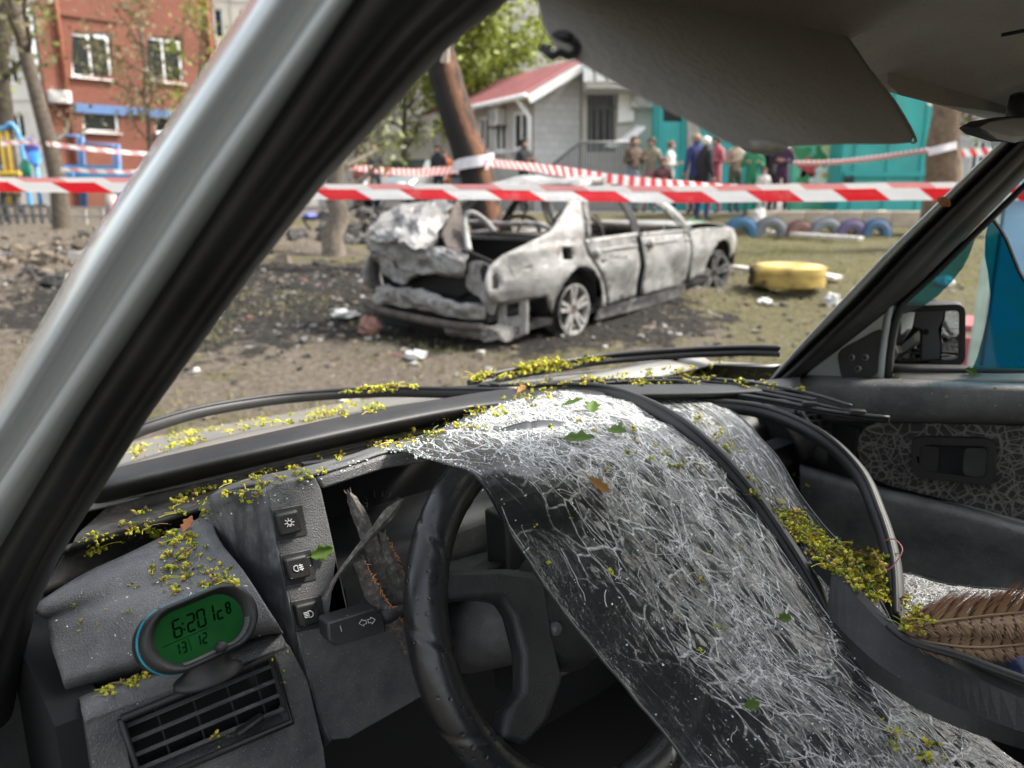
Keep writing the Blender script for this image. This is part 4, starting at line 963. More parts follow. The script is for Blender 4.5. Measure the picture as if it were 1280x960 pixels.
for s in (-1, 1):                                 # window frames of the doors
    side('window_frame', [(.16, .83), (.20, .95), (.34, 1.13), (.48, 1.23), (.70, 1.27), (.95, 1.28), (.95, 1.25), (.72, 1.235), (.52, 1.195), (.39, 1.09), (.26, .94), (.21, .83)], [], s, -.012, M_sill)
    side('window_frame', [(1.06, 1.25), (1.06, 1.28), (1.36, 1.235), (1.70, .99), (1.93, .79), (1.87, .79), (1.66, .97), (1.33, 1.20)], [], s, -.012, M_sill)
# roof, sagging
g = [[Wr(x, y, z - .04 * (1 - abs(y) / .6)) for y, z in ((-.585, ze), (-.35, ze + .035), (0, ze + .03), (.35, ze + .035), (.585, ze))] for x, ze in ((.42, 1.265), (.6, 1.315), (.95, 1.335), (1.25, 1.31), (1.42, 1.262))]
rows = surf(g, 6, 6); rows = [[p + wu * .02 * fbm((p.x * 3, p.y * 3, 0)) for p in r] for r in rows]
n = N('burnt_roof'); c = n.ramp(n.noise(4, 6, .7).outputs[0], [(.35, (.15, .13, .11)), (.55, (.29, .29, .29)), (.7, (.38, .38, .375))]); n.set(Base_Color=c, Roughness=.55, Metallic=.3); n.bump(n.noise(30, 4).outputs[0], .3, .02)
mk('roof', MB().loft(rows), n.m, wk, smooth=True, solid=.012)
# bonnet, cowl, bulkheads, floor
g = [[Wr(x, y, z + .02 * (1 - y * y)) for y in (-.74, -.4, 0, .4, .74)] for x, z in ((2.05, .79), (2.5, .80), (3.0, .75), (3.4, .66))]
mk('bonnet', MB().loft(surf(g, 4, 3)), M_burn, wk, smooth=True, solid=.012)
mk('front_panel', MB().loft([[Wr(3.45, y, .66), Wr(3.52, y, .5), Wr(3.45, y, .25)] for y in (-.72, -.4, 0, .4, .72)]), M_soot_dark, wk, smooth=True, solid=.02)
mk('floor_pan', MB().box(Wr(1.25, 0, .17), (4.0, 1.56, .05), Matrix((wf, wlft, wu)).transposed()), M_soot_dark, wk)
mk('bulkhead', MB().box(Wr(2.02, 0, .48), (.05, 1.55, .58), Matrix((wf, wlft, wu)).transposed()), M_soot_dark, wk)
mk('dark_fill_bench', MB().box(Wr(.30, 0, .5), (.55, 1.4, .62), Matrix((wf, wlft, wu)).transposed()), M_soot_dark, wk, bevel=.08)  # black boxes, seats too, added so the window openings look dark
for yy in (-.38, .38): mk('dark_fill_seat', MB().box(Wr(1.05, yy, .48), (.4, .5, .56), Matrix((wf, wlft, wu)).transposed()), M_soot_dark, wk, bevel=.08)
mk('rear_bulkhead', MB().box(Wr(-.22, 0, .5), (.04, 1.5, .66), Matrix((wf, wlft, wu)).transposed()), M_soot_dark, wk)
mk('parcel_shelf', MB().loft(surf([[Wr(x, y, z + .02 * fbm((x * 4, y * 4, 1))) for y in (-.72, -.3, .1, .4, .72)] for x, z in ((-.36, .90), (-.15, .88), (.1, .87))], 3, 3)), M_rust, wk, smooth=True, solid=.015)
mk('boot_floor', MB().box(Wr(-.6, 0, .27), (.7, 1.3, .04), Matrix((wf, wlft, wu)).transposed()), M_soot_dark, wk)
# wheel housings
for x in (0, 2.76):
    for s in (-1, 1):
        h = MB().loft([[Wr(x + .37 * math.cos(a), s * y, .24 + .37 * math.sin(a)) for y in (.45, .80)] for a in [pi * i / 10 for i in range(11)]]); mk('wheel_housing', h, M_soot_dark, wk, smooth=True, solid=.01)
        mk('inner_wall', MB().prism([Wr(x + .38 * math.cos(a), s * .44, max(.05, .24 + .38 * math.sin(a))) for a in [-.4 + (pi + .8) * i / 14 for i in range(15)]], wlft * .01), M_soot_dark, wk)
# wheels: bare alloy rims
def wheel(x, s, steer, lean=0):
    R3 = Matrix((wf, wlft, wu)).transposed() @ Matrix.Rotation(steer, 3, 'Z') @ Matrix.Rotation(lean, 3, 'X'); c = Wr(x, s * .77, .225)
    T = lambda v: c + R3 @ V((v[0], v[1] * s, v[2]))
    prof = [(.215, .05), (.228, .055), (.228, .04), (.205, .03), (.195, -.05), (.205, -.12), (.228, -.13), (.228, -.15), (.21, -.15), (.185, -.05), (.19, .03), (.215, .05)]
    root = mk('wheel', MB().loft([[T((r * math.cos(t), y, r * math.sin(t))) for r, y in prof] for t in [2 * pi * i / 36 for i in range(37)]]), M_ash, wk, smooth=True)
    for k in range(5):
        for dk in (-.17, .17):
            a = 2 * pi * k / 5 + .35
            d0 = V((math.cos(a + dk * 1.6), 0, math.sin(a + dk * 1.6))); d1 = V((math.cos(a + dk), 0, math.sin(a + dk)))
            mk('spoke', MB().bar(T(d0 * .045 + V((0, .03, 0))), T(d1 * .205 + V((0, .045, 0))), .036, .03, R3 @ V((0, 1, 0))), M_ash, root, bevel=.006)
    mk('hub', MB().tube([T((0, -.08, 0)), T((0, .04, 0))], .055, 14), M_rust, root); mk('brake_disc', MB().tube([T((0, -.04, 0)), T((0, -.02, 0))], .14, 22), M_rust, root)
wheel(0, -1, 0); wheel(2.76, -1, rad(-24), rad(8)); wheel(0, 1, 0); wheel(2.76, 1, rad(-20))
mk('burnt_tyre_wire', MB().tube([Wr(2.76 + .24 * math.cos(t), -.83, .22 + .245 * math.sin(t)) for t in [2.2 - 4.0 * i / 12 for i in range(13)]], .03, 6), M_soot_dark, wk, smooth=True)
# cabin remains: seat frames, dash bar, cables
for x, y in ((.95, -.38), (.95, .38)):
    s_ = MB(); s_.tube(cr([Wr(x, y - .2, .35), Wr(x - .12, y - .2, .75), Wr(x - .2, y - .15, .95), Wr(x - .2, y + .15, .95), Wr(x - .12, y + .2, .75), Wr(x, y + .2, .35)], 4), .022, 6)
    for k in range(5): s_.tube([Wr(x - .03 * k, y - .2, .45 + .09 * k), Wr(x - .03 * k, y + .2, .44 + .09 * k)], .008, 5)
    mk('seat_frame', s_, M_rust, wk, smooth=True)
mk('rear_seat_frame', MB().tube(cr([Wr(.1, -.6, .5), Wr(.0, -.58, .92), Wr(.02, 0, .95), Wr(.0, .58, .92), Wr(.1, .6, .5)], 4), .025, 6), M_ash, wk, smooth=True)
mk('dash_bar', MB().tube([Wr(1.75, -.7, .78), Wr(1.72, 0, .80), Wr(1.75, .7, .78)], .06, 8), M_rust, wk, smooth=True)
mk('steering_ring', MB().tube([Wr(1.5 + .05 * math.sin(t), .36 + .17 * math.cos(t), .84 + .15 * math.sin(t)) for t in [2 * pi * i / 20 for i in range(21)]], .015, 6), M_soot_dark, wk, smooth=True)
rnd = random.Random(12)
jk = MB()
for i in range(46):
    a = Wr(rnd.uniform(-.1, 1.7), rnd.uniform(-.6, .6), rnd.uniform(.5, .85)); q = V((rnd.gauss(0, 1), rnd.gauss(0, 1), rnd.gauss(0, .6))).normalized() * rnd.uniform(.1, .4); jk.bar(a, a + q, rnd.uniform(.01, .07), .012)
mk('cabin_debris', jk, M_rust, wk, kind='stuff')
# ---- crushed tail, placed on the plane of the tail
rn = -wf
def rp(px, py, off): return plane(px, py, Wr(-.90, 0, 0) + rn * off, rn)
ZX = lambda x, y: (460 + x / 4.8, 230 + y / 4.8)              # from an enlarged crop of the tail
def zr(pts): return [rp(*ZX(x, y), o) for x, y, o in pts]
def crumple(nm, grid, mat, k=5, amp=.02, th=.014, seed=0):
    rows = surf([zr(r) for r in grid], k, k); rdg = lambda q: 1 - 2 * abs(noise.noise(q))
    rows = [[p + rn * amp * (1.6 * rdg(V((p.x * 6 + seed, p.y * 6, p.z * 6))) + .6 * rdg(p * 15 + V((seed, 0, 0)))) + wu * amp * .8 * fbm((p.x * 9, p.y * 9 + seed, p.z * 9)) for p in r] for r in rows]
    return mk(nm, MB().loft(rows), mat, wk, smooth=False, solid=th)
crumple('boot_lid', [[(40, 262, -.20), (150, 160, -.45), (260, 120, -.55), (400, 98, -.62), (545, 88, -.62)],
                     [(32, 295, -.06), (110, 255, -.10), (230, 215, -.16), (360, 190, -.25), (500, 190, -.40)],
                     [(38, 320, .0), (110, 315, .03), (200, 315, .06), (330, 330, .05), (455, 290, -.18)],
                     [(70, 350, .0), (140, 345, .04), (230, 345, .12), (330, 375, .14), (390, 385, -.05)]], M_burn, 4, .05, seed=2)
crumple('tail_panel', [[(30, 310, .0), (120, 330, .02), (230, 350, .02), (360, 385, .04), (480, 385, .0), (600, 410, .0)],
                       [(20, 400, .0), (90, 420, .04), (220, 430, .03), (350, 450, .05), (480, 450, .04), (610, 460, .0)],
                       [(60, 470, .0), (110, 500, .03), (200, 520, .0), (330, 530, .05), (470, 528, .04), (605, 540, .0)],
                       [(150, 570, .0), (190, 580, .03), (240, 592, .02), (300, 548, .0), (460, 535, -.02), (600, 550, -.04)]], M_burn, 4, .03, seed=5)
crumple('lid_flank', [[(545, 92, -.62), (560, 130, -.6), (575, 180, -.55)], [(470, 260, -.2), (520, 290, -.3), (580, 280, -.4)], [(462, 300, -.1), (500, 390, -.05), (600, 405, -.1)]], M_rust, 5, .02)
mk('lid_hinge', MB().tube(cr(zr([(605, 400, -.08), (590, 300, -.25), (580, 220, -.35), (610, 175, -.4), (660, 190, -.45), (720, 240, -.5), (760, 290, -.5)]), 5), .028, 8), M_burn, wk, smooth=True)
crumple('bumper_beam', [[(85, 605, .04), (200, 615, .06), (240, 618, .07), (380, 640, .08), (520, 700, .08), (640, 720, .06), (720, 735, .0)], [(60, 670, .08), (200, 655, .14), (260, 650, .16), (400, 690, .16), (520, 725, .15), (640, 745, .12), (722, 750, .04)], [(50, 700, .08), (200, 725, .12), (300, 745, .14), (420, 765, .13), (520, 790, .12), (640, 800, .1), (715, 800, .04)]], M_ash, 4, .032, seed=9)
mk('bumper_bar', MB().tube(cr(zr([(-10, 705, .05), (20, 735, .16), (100, 765, .22), (250, 800, .26), (400, 830, .26), (520, 850, .22), (690, 862, .1)]), 5), .045, 8, flat=.8), M_rust, wk, smooth=True)
crumple('tail_corner', [[(610, 470, .0), (640, 460, .02), (700, 465, .02), (760, 500, -.03), (800, 560, -.08)], [(600, 600, .0), (650, 610, .02), (700, 610, .02), (760, 620, .0), (810, 640, -.06)], [(640, 660, .02), (690, 690, .02), (720, 760, .03), (760, 780, .0), (780, 700, -.04)]], M_ash, 5, .01)
for pts, nm in (([(675, 520), (700, 478), (735, 500), (745, 580), (690, 588)], 'tail_lamp_hole_dark'), ):
    mk(nm, MB().prism([rp(*ZX(x, y), .045) for x, y in pts], rn * .01), M_soot_dark, wk)  # black plates from here on paint in the dark of open holes
mk('tail_lamp_hole_dark', MB().prism([rp(*ZX(x, y), .06) for x, y in [(150, 440), (190, 430), (205, 480), (190, 505), (165, 500)]], rn * .01), M_soot_dark, wk)
mk('boot_cavity_dark', MB().prism([rp(*ZX(x, y), -.05) for x, y in [(220, 600), (320, 530), (610, 535), (610, 640), (540, 680), (380, 640)]], rn * -.02), M_soot_dark, wk)
mk('tail_skin', MB().prism([rp(*ZX(x, y), -.09) for x, y in [(40, 300), (600, 400), (760, 470), (800, 640), (720, 740), (100, 640)]], rn * -.02), M_soot_dark, wk)
def zs(pts): return [plane(*ZX(x, y), Wr(-.70, -.80, .3) , (rn * .75 - wlft * .66).normalized()) for x, y in pts]
mk('corner_bracket', MB().prism(zs([(790, 665), (955, 660), (950, 900), (880, 930), (770, 900)]), wf * .03, [zs([(820, 725), (905, 710), (905, 790), (818, 805)])]), M_ash, wk, bevel=.006)
crumple('lower_valance', [[(480, 860, .06), (600, 850, .1), (700, 850, .08), (790, 840, .0), (900, 860, -.16)], [(500, 900, .03), (620, 920, .06), (720, 940, .04), (800, 930, .0), (880, 930, -.15)]], M_burn, 4, .03)
mk('underbody', MB().prism([rp(*ZX(x, y), -.12) for x, y in [(60, 760), (780, 860), (780, 940), (500, 950), (100, 850)]], rn * -.02), M_soot_dark, wk)
# ================================================================== THE CAR WE LOOK THROUGH
def plastic(name, col, rough=.5, grain=900, dust=.35, gs=.25, dustc=(.36, .35, .33)):
    n = N(name); co = n.coord('Object')
    v = n.n('TexVoronoi', i_Scale=grain * .62); n.l(co, v.inputs['Vector'])
    d = n.noise(9, 7, .7, co).outputs[0]; sp = n.noise(420, 2, .5, co).outputs[0]
    up = n.n('SeparateXYZ'); n.l(n.n('NewGeometry').outputs['Normal'], up.inputs[0])
    dm = n.math('MULTIPLY', n.ramp(d, [(.35, (0, 0, 0)), (.75, (1, 1, 1))]), dust)
    dm = n.math('ADD', dm, n.math('MULTIPLY', n.ramp(sp, [(.66, (0, 0, 0)), (.72, (1, 1, 1))]), dust * 1.1), clamp=True)
    c = n.mix(dm, col, dustc)
    n.set(Base_Color=c, Roughness=n.math('ADD', rough, n.math('MULTIPLY', d, .2))); n.bump(v.outputs['Distance'], gs, .0012); return n.m
M_dash = plastic('dash_plastic', (.052, .055, .060), .36, 950, .40, .5)
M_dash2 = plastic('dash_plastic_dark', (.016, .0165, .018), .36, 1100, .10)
M_blk = plastic('black_rubber', (.006, .006, .0065), .42, 1500, .05, .08)
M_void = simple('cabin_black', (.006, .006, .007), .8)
n = N('car_paint'); fl = n.noise(1500, 2, .5).outputs[0]
n.set(Base_Color=n.ramp(fl, [(.3, (.37, .40, .40)), (.7, (.45, .485, .485))]), Metallic=.12, Roughness=.40, Coat_Weight=.9, Coat_Roughness=.08); n.bump(n.noise(60, 3).outputs[0], .02, .002); M_paint = n.m
n = N('bonnet_paint'); d = n.noise(7, 7, .7).outputs[0]
c = n.mix(n.ramp(d, [(.35, (0, 0, 0)), (.75, (.8, .8, .8))]), (.15, .15, .145), (.27, .245, .20))
n.set(Base_Color=c, Metallic=.2, Roughness=.45, Coat_Weight=.2, Coat_Roughness=.3); n.bump(n.noise(300, 2).outputs[0], .1, .002); M_hood = n.m
n = N('visor_vinyl'); v = n.n('TexVoronoi', i_Scale=170); n.l(n.coord(), v.inputs['Vector'])
c = n.ramp(n.noise(6, 6).outputs[0], [(.3, (.30, .28, .25)), (.7, (.38, .355, .32))]); c = n.mix(n.ramp(v.outputs['Distance'], [(.12, (.8, .8, .8)), (.2, (0, 0, 0))]), c, (.17, .155, .14))
n.set(Base_Color=c, Roughness=.7); n.bump(v.outputs['Distance'], .25, .003); M_visor = n.m
car = thing('wrecked_car', V((C(.73, .2, -1.3).x, C(.73, .2, -1.3).y, 0)), 'grey car with its windscreen blown in, seen through the open driver side', 'car')
def Zp(l): return [pZ(a, b, z) for a, b, z in l]
def edge(y, pts): return interp_lin(y, pts)
def interp_lin(x, pts):
    if x <= pts[0][0]: a, b = pts[0], pts[1]
    elif x >= pts[-1][0]: a, b = pts[-2], pts[-1]
    else:
        for a, b in zip(pts, pts[1:]):
            if a[0] <= x <= b[0]: break
    return a[1] + (b[1] - a[1]) * (x - a[0]) / (b[0] - a[0])
KW = -.884
# ---- driver side windscreen pillar
eL = [(-120, 390), (0, 317), (320, 105), (500, 0), (700, -130), (1000, -330)]
eH = [(-120, 497), (0, 412), (220, 259), (520, 60), (800, -125)]
eB = [(-120, 533), (0, 445), (220, 300), (520, 101), (700, -5), (1000, -170)]
eG = [(-120, 590), (0, 515), (242, 368), (516, 161), (700, 40), (1000, -90)]
eE = [(-160, 790), (-60, 690), (0, 635), (50, 567), (80, 538), (149, 477), (220, 410), (351, 307), (516, 187), (596, 136), (690, 76), (765, 42), (860, 20), (1000, 0)]
ys = list(range(-140, 1001, 30))
def pp(x, y, f0): return pK(x, y, f0, KW)
fr, sl = [], []
for y in ys:
    l, h, b, g_, e = [interp_lin(y, q) for q in (eL, eH, eB, eG, eE)]
    w = h - l; k = b - h; q = e - b
    fr.append([pp(l - 4, y, .60), pp(l, y, .54), pp(l + w * .06, y, .495), pp(l + w * .15, y, .468), pp(l + w * .27, y, .453), pp(l + w * .36, y, .450), pp(l + w * .60, y, .454), pp(l + w * .82, y, .456), pp(l + w * .93, y, .449), pp(h, y, .438), pp(h + k * .35, y, .435), pp(h + k * .75, y, .444), pp(b, y, .450), pp(b + q * .1, y, .462)])
    sl.append([pp(b - k * .2, y, .455), pp(b, y, .444), pp(b + q * .08, y, .436), pp(b + q * .22, y, .428), pp(b + q * .36, y, .431), pp(b + q * .50, y, .437), pp(b + q * .56, y, .432), pp(b + q * .66, y, .431), pp(b + q * .70, y, .438), pp(b + q * .76, y, .433), pp(b + q * .88, y, .434), pp(e - 2, y, .444), pp(e, y, .456), pp(e - q * .15, y, .50)])
mk('door_jamb', MB().loft(fr), M_paint, car, smooth=True, solid=.002)
mk('pillar_seal', MB().loft(sl), M_blk, car, smooth=True, solid=.002)
# ---- passenger side windscreen pillar
sS = [(60, 1365), (120, 1308), (183, 1246), (317, 1108), (430, 1002), (480, 958)]
sT = [(60, 1450), (140, 1365), (183, 1318), (222, 1280), (292, 1211), (374, 1136), (417, 1080), (450, 1035), (480, 990)]
ys = list(range(60, 481, 20)); r1, r2, r3 = [], [], []
for y in ys:
    s_, t_ = interp_lin(y, sS), interp_lin(y, sT); w = t_ - s_
    r1.append([pp(s_ - 1, y, .50), pp(s_, y, .452), pp(s_ + w * .07, y, .449), pp(s_ + w * .16, y, .452), pp(s_ + w * .17, y, .47)])
    r2.append([pp(s_ + w * .14, y, .462), pp(s_ + w * .18, y, .452), pp(s_ + w * .24, y, .456), pp(s_ + w * .27, y, .47)])
    r3.append([pp(s_ + w * .24, y, .475), pp(s_ + w * .27, y, .448), pp(s_ + w * .34, y, .434), pp(s_ + w * .5, y, .424), pp(s_ + w * .66, y, .421), pp(s_ + w * .72, y, .425), pp(s_ + w * .8, y, .420), pp(s_ + w * .93, y, .425), pp(t_, y, .44), pp(t_ - 2, y, .5)])
mk('pillar_frame', MB().loft(r1), M_paint, car, smooth=True, solid=.002)
mk('pillar_seal', MB().loft(r2), M_blk, car, smooth=True, solid=.002)
mk('pillar_trim', MB().loft(r3), M_blk, car, smooth=True, solid=.002)
rb_ = MB().ball(pp(1180, 252, .446), (.012, .006, .006), 8, 6, Matrix.Rotation(.5, 3, 'Y')); mk('rust_spot', rb_, simple('rust', (.25, .10, .03), .9), car)
# ---- roof: header, headliner, visors
hoff = lambda r: interp_lin(r, [(.30, -.085), (.37, -.07), (.5, -.03), (.8, .0), (1.4, .0)])
hl = [[C(r, f + hoff(r) * max(0, min(1, f / .4)), z + .012 * math.sin(pi * (r - .2) / 1.1)) for r in (.30, .37, .5, .75, 1.0, 1.2, 1.33)] for f, z in ((.44, .125), (.425, .118), (.40, .130), (.34, .155), (.22, .172), (.0, .19), (-.5, .20), (-1.0, .19))]
mk('headliner', MB().loft(surf(hl, 4, 3)), M_visor, car, smooth=True, solid=.012)
mk('roof_skin', MB().loft([[C(r, f + hoff(r) * max(0, min(1, f / .4)), z) for r in (.29, .4, .75, 1.1, 1.40)] for f, z in ((.45, .145), (.3, .19), (0, .225), (-.5, .235), (-1.1, .22))]), M_paint, car, smooth=True, solid=.004)
mk('roof_rail', MB().tube([C(.315, .31, .165), C(.30, .2, .19), C(.26, -.3, .19), C(.24, -1.1, .17)], .04, 10), M_paint, car, smooth=True)
mk('roof_rail', MB().tube([C(1.36, .44, .10), C(1.36, .2, .145), C(1.36, -.3, .165), C(1.36, -1.1, .15)], .04, 10), M_paint, car, smooth=True)
KV, FVs = 1.0, .228
vis = [(640, -230), (662, -45), (668, -10), (676, 30), (692, 60), (735, 86), (800, 122), (860, 152), (905, 178), (930, 186), (960, 189), (1000, 183.5), (1060, 181), (1120, 181), (1140, 179), (1143, 172), (1118, 128), (1085, 86), (1062, 52), (1040, 28), (1010, 8), (985, -20), (950, -80), (900, -230)]
vo = [pK(x, y, FVs, KV) for x, y in vis]
vn = (FV + -UZ * KV).normalized()
vs_ = mk('sun_visor', MB().prism(vo, (sum(vo, V((0, 0, 0))) / len(vo) - CAM).normalized() * .014), M_visor, car, bevel=.004)
mk('visor_seam', MB().tube(cr([p - (FV - UZ).normalized() * .0005 for p in [pK(x, y, FVs, KV) for x, y in vis[14:-1]]], 3), .0012, 6), M_visor, vs_, smooth=True)
# visor pivot clip
pv = [pK(x, y, FVs - .003, KV) for x, y in [(706, 44), (718, 52), (722, 62), (712, 70), (700, 66), (690, 70), (677, 58)]]
cl = mk('visor_clip', MB().tube(cr(pv, 4), .0022, 8), M_blk, vs_, smooth=True)
mk('visor_clip_prong', MB().tube([pK(683, 66, FVs - .003, KV), pK(688, 57, FVs - .003, KV)], .0013, 6), M_blk, cl)
mk('visor_clip_pad', MB().ball(pK(703, 45, FVs - .003, KV), (.006, .0028, .0028), 10, 6), M_blk, cl, smooth=True)
# header swelling below visor
mk('visor_bulge', MB().ball(pK(955, 183, FVs + .004, KV), (.022, .009, .005), 14, 8, Matrix.Rotation(CA, 3, 'Z')), M_visor, vs_, smooth=True)
# passenger visor folded up
v2 = [pK(x, y, .37, .25) for x, y in [(1108, 104), (1150, 106), (1230, 118), (1300, 126), (1300, 152), (1230, 140), (1180, 134), (1125, 121)]]
mk('sun_visor', MB().prism(v2, UZ * .012), M_visor, car, bevel=.004)
# grease smear
mk('headliner_seam', MB().tube(cr([C(.90, .30, .158), C(.97, .20, .176), C(1.1, .12, .188), C(1.3, .1, .18)], 5), .002, 6), M_blk, car)
# interior mirror
mv = [pF(x, y, .34) for x, y in [(1196, 160), (1210, 152), (1240, 147), (1300, 145), (1300, 174), (1260, 178), (1235, 177), (1205, 168)]]
mi_ = mk('rear_view_mirror', MB().prism(mv, FV * -.02), M_blk, car, bevel=.005)
mk('mirror_edge', MB().prism([pF(x, y, .337) + FV * -.021 for x, y in [(1200, 164), (1235, 172), (1258, 172), (1240, 180), (1215, 175)]], FV * -.003), M_dash, mi_)
mk('mirror_stem', MB().tube([pF(1272, 118, .345), pF(1272, 132, .345), pF(1268, 148, .34)], [.008, .012, .010], 8), M_blk, mi_, smooth=True)
# ---- bonnet and scuttle
def hoodz(r, f): return interp_lin(f, [(.9, -.325), (1.05, -.345), (1.4, -.43), (1.8, -.53), (2.05, -.60), (2.15, -.70)]) - .025 * ((r - .73) / .7) ** 2 + .006 * fbm((r * 2, f * 2, 0))
hb = [[C(r, f, hoodz(r, f)) for r in [.06 + 1.36 * i / 24 for i in range(25)]] for f in [1.06 + 1.02 * j / 24 for j in range(25)]]
mk('bonnet', MB().loft(hb), M_hood, car, smooth=True, solid=.004)
for r0, sg in ((.06, -1), (1.42, 1)):
    mk('front_wing', MB().loft([[C(r0 + sg * o, f, hoodz(r0, f) + dz) for o, dz in ((.004, .004), (.04, .004), (.075, -.03), (.085, -.2), (.08, -.75))] for f in [.82 + 1.28 * j / 14 for j in range(15)]]), M_hood, car, smooth=True, solid=.003)
mk('front_end', MB().loft([[C(r, 2.09 - .08 * ((r - .73) / .7) ** 2, z) for z in (-.62, -.8, -1.05)] for r in [.0 + 1.46 * i / 10 for i in range(11)]]), M_paint, car, smooth=True, solid=.004)
for r in (.02, 1.44):
    w = mk('wheel', MB().tube([C(r - .09, 1.55, -1.01), C(r + .09, 1.55, -1.01)], .29, 24), M_blk, car, bevel=.03)
    mk('wheel_trim', MB().tube([C(r - .095, 1.55, -1.01), C(r + .095, 1.55, -1.01)], .17, 18), M_paint, w)
sc = [Zp([(110, 600, -.332), (150, 585, -.322), (300, 550, -.318), (450, 517, -.318), (560, 498, -.318), (640, 487, -.318), (760, 482, -.318), (900, 480, -.315), (1000, 472, -.31)]),
      Zp([(108, 604, -.326), (150, 592, -.315), (300, 558, -.311), (450, 525, -.311), (560, 505, -.311), (640, 494, -.311), (760, 488, -.311), (900, 486, -.31), (1000, 480, -.305)]),
      Zp([(112, 616, -.334), (150, 606, -.322), (300, 572, -.318), (450, 538, -.318), (560, 516, -.318), (640, 505, -.318), (760, 497, -.318), (900, 494, -.316), (1000, 488, -.31)]),
      Zp([(108, 632, -.352), (150, 622, -.345), (300, 586, -.343), (450, 551, -.343), (560, 528, -.343), (640, 515, -.343), (760, 505, -.343), (900, 502, -.34), (1000, 495, -.33)])]
mk('scuttle_lip', MB().loft(surf(sc, 4, 5)), M_blk, car, smooth=True, solid=.003)
mk('scuttle_panel', MB().loft([[C(r, f, z) for r in [.06 + 1.36 * i / 12 for i in range(13)]] for f, z in ((1.07, -.352), (1.0, -.336), (.955, -.352))]), M_hood, car, smooth=True, solid=.004)
lv = mk('scuttle_grille', MB().prism([pZ(x, y, -.325) for x, y in [(392, 528), (480, 511), (484, 518), (396, 536)]], UZ * -.006), M_void, car)
for i in range(15):
    t = i / 14; a = pZ(394 + 86 * t, 527 - 16 * t, -.3235); b = pZ(397 + 86 * t, 535 - 16.5 * t, -.3235); mk('louvre', MB().bar(a, b, .0022, .004), M_hood, lv)
ch = [Zp([(140, 628, -.35), (300, 592, -.347), (450, 556, -.346), (560, 535, -.345), (640, 520, -.345)]),
      Zp([(112, 655, -.364), (270, 613, -.36), (420, 573, -.357), (520, 545, -.352), (620, 525, -.35)]),
      Zp([(98, 668, -.352), (262, 622, -.348), (410, 582, -.346), (500, 556, -.344), (600, 533, -.344)]),
      Zp([(88, 684, -.356), (255, 633, -.352), (405, 588, -.35), (490, 562, -.347), (590, 540, -.346)]),
      Zp([(76, 700, -.375), (245, 648, -.37), (400, 596, -.365), (480, 570, -.362), (580, 546, -.36)]),
      Zp([(50, 745, -.40), (240, 668, -.40), (400, 612, -.39), (480, 582, -.38), (580, 556, -.37)])]
mk('scuttle_channel', MB().loft(surf(ch, 3, 5)), simple('channel_metal', (.03, .028, .025), .6, .2, var=.4, scale=25, dirt=(.09, .08, .065)), car, smooth=True, solid=.002)
mk('channel_seal', MB().tube(cr(Zp([(72, 690, -.362), (160, 664, -.358), (255, 634, -.352), (330, 608, -.35), (405, 586, -.347), (480, 560, -.342)]), 5), .005, 8), M_blk, car, smooth=True)
# loose sealing strips and wipers
def strip(nm, l, r, label, flat=1.0, lip=True):
    p = cr(Zp(l), 8); t = mk(nm, MB().tube(p, r, 12, flat=flat), M_blk, smooth=True)
    tag(t, label, 'rubber seal')
    if lip:
        q = [a + UZ * r * .75 + (CAM - a).normalized() * r * .55 for a in p]; mk('seal_lip', MB().tube(q, r * .34, 6), M_blk, t, smooth=True)
    return t
strip('windscreen_seal', [(150, 548, -.335), (185, 534, -.34), (250, 515, -.345), (330, 501, -.35), (400, 494, -.353), (480, 490, -.353), (560, 491, -.352), (640, 492, -.345)], .0105, 'black rubber windscreen seal arched over the bonnet left of the wipers')
strip('windscreen_seal', [(590, 480, -.345), (650, 467, -.345), (700, 459, -.34), (760, 450, -.335), (850, 443, -.325), (930, 440, -.318), (975, 441, -.315)], .015, 'black rubber seal lying along the far edge of the bonnet beyond the wipers', .6)
strip('windscreen_seal', [(648, 490, -.317), (700, 487, -.316), (760, 491, -.314), (825, 516, -.306), (880, 556, -.322), (940, 622, -.376), (990, 695, -.428), (1025, 755, -.468), (1046, 800, -.502)], .0128, 'thick black rubber seal curving across the shattered windscreen down to the broken trim')
strip('windscreen_seal', [(870, 505, -.338), (950, 514, -.335), (1020, 543, -.345), (1072, 590, -.385), (1098, 645, -.425), (1115, 705, -.466), (1119, 778, -.512)], .0118, 'black rubber seal looping beside the patterned door card')
def wiper(label, arm, blade, claw):
    t = thing('wiper', pZ(*arm[0]), label, 'wiper')
    a = cr(Zp(arm), 5); mk('arm', MB().tube(a, [.0065 - .003 * i / len(a) for i in range(len(a))], 8, flat=.6), M_blk, t, smooth=True)
    b = cr(Zp(blade), 5); mk('blade', MB().tube(b, .0042, 6, flat=.7), M_blk, t, smooth=True); mk('rubber', MB().tube([p - UZ * .005 for p in b], .0028, 6), M_void, t, smooth=True)
    for c in claw: mk('claw', MB().box(pZ(*c), (.022, .012, .008), Matrix.Rotation(-.2, 3, 'Z')), M_blk, t, bevel=.002)
wiper('black wiper with its arm lying across the scuttle to the passenger pillar', [(552, 486, -.345), (640, 481, -.338), (760, 475, -.325), (850, 472, -.312), (930, 477, -.304), (1010, 491, -.30), (1064, 507, -.30)], [(720, 482, -.322), (800, 476, -.318), (900, 478, -.311), (980, 492, -.307), (1020, 500, -.305)], [(606, 482, -.338), (618, 481, -.336), (935, 478, -.303)])
wiper('black wiper blade lying below the other arm over the torn glass edge', [(846, 476, -.316), (900, 484, -.314), (960, 493, -.312), (1030, 507, -.309), (1070, 515, -.309)], [(880, 487, -.317), (960, 499, -.315), (1040, 514, -.312), (1112, 522, -.309)], [(1012, 505, -.308), (1072, 515, -.307)])

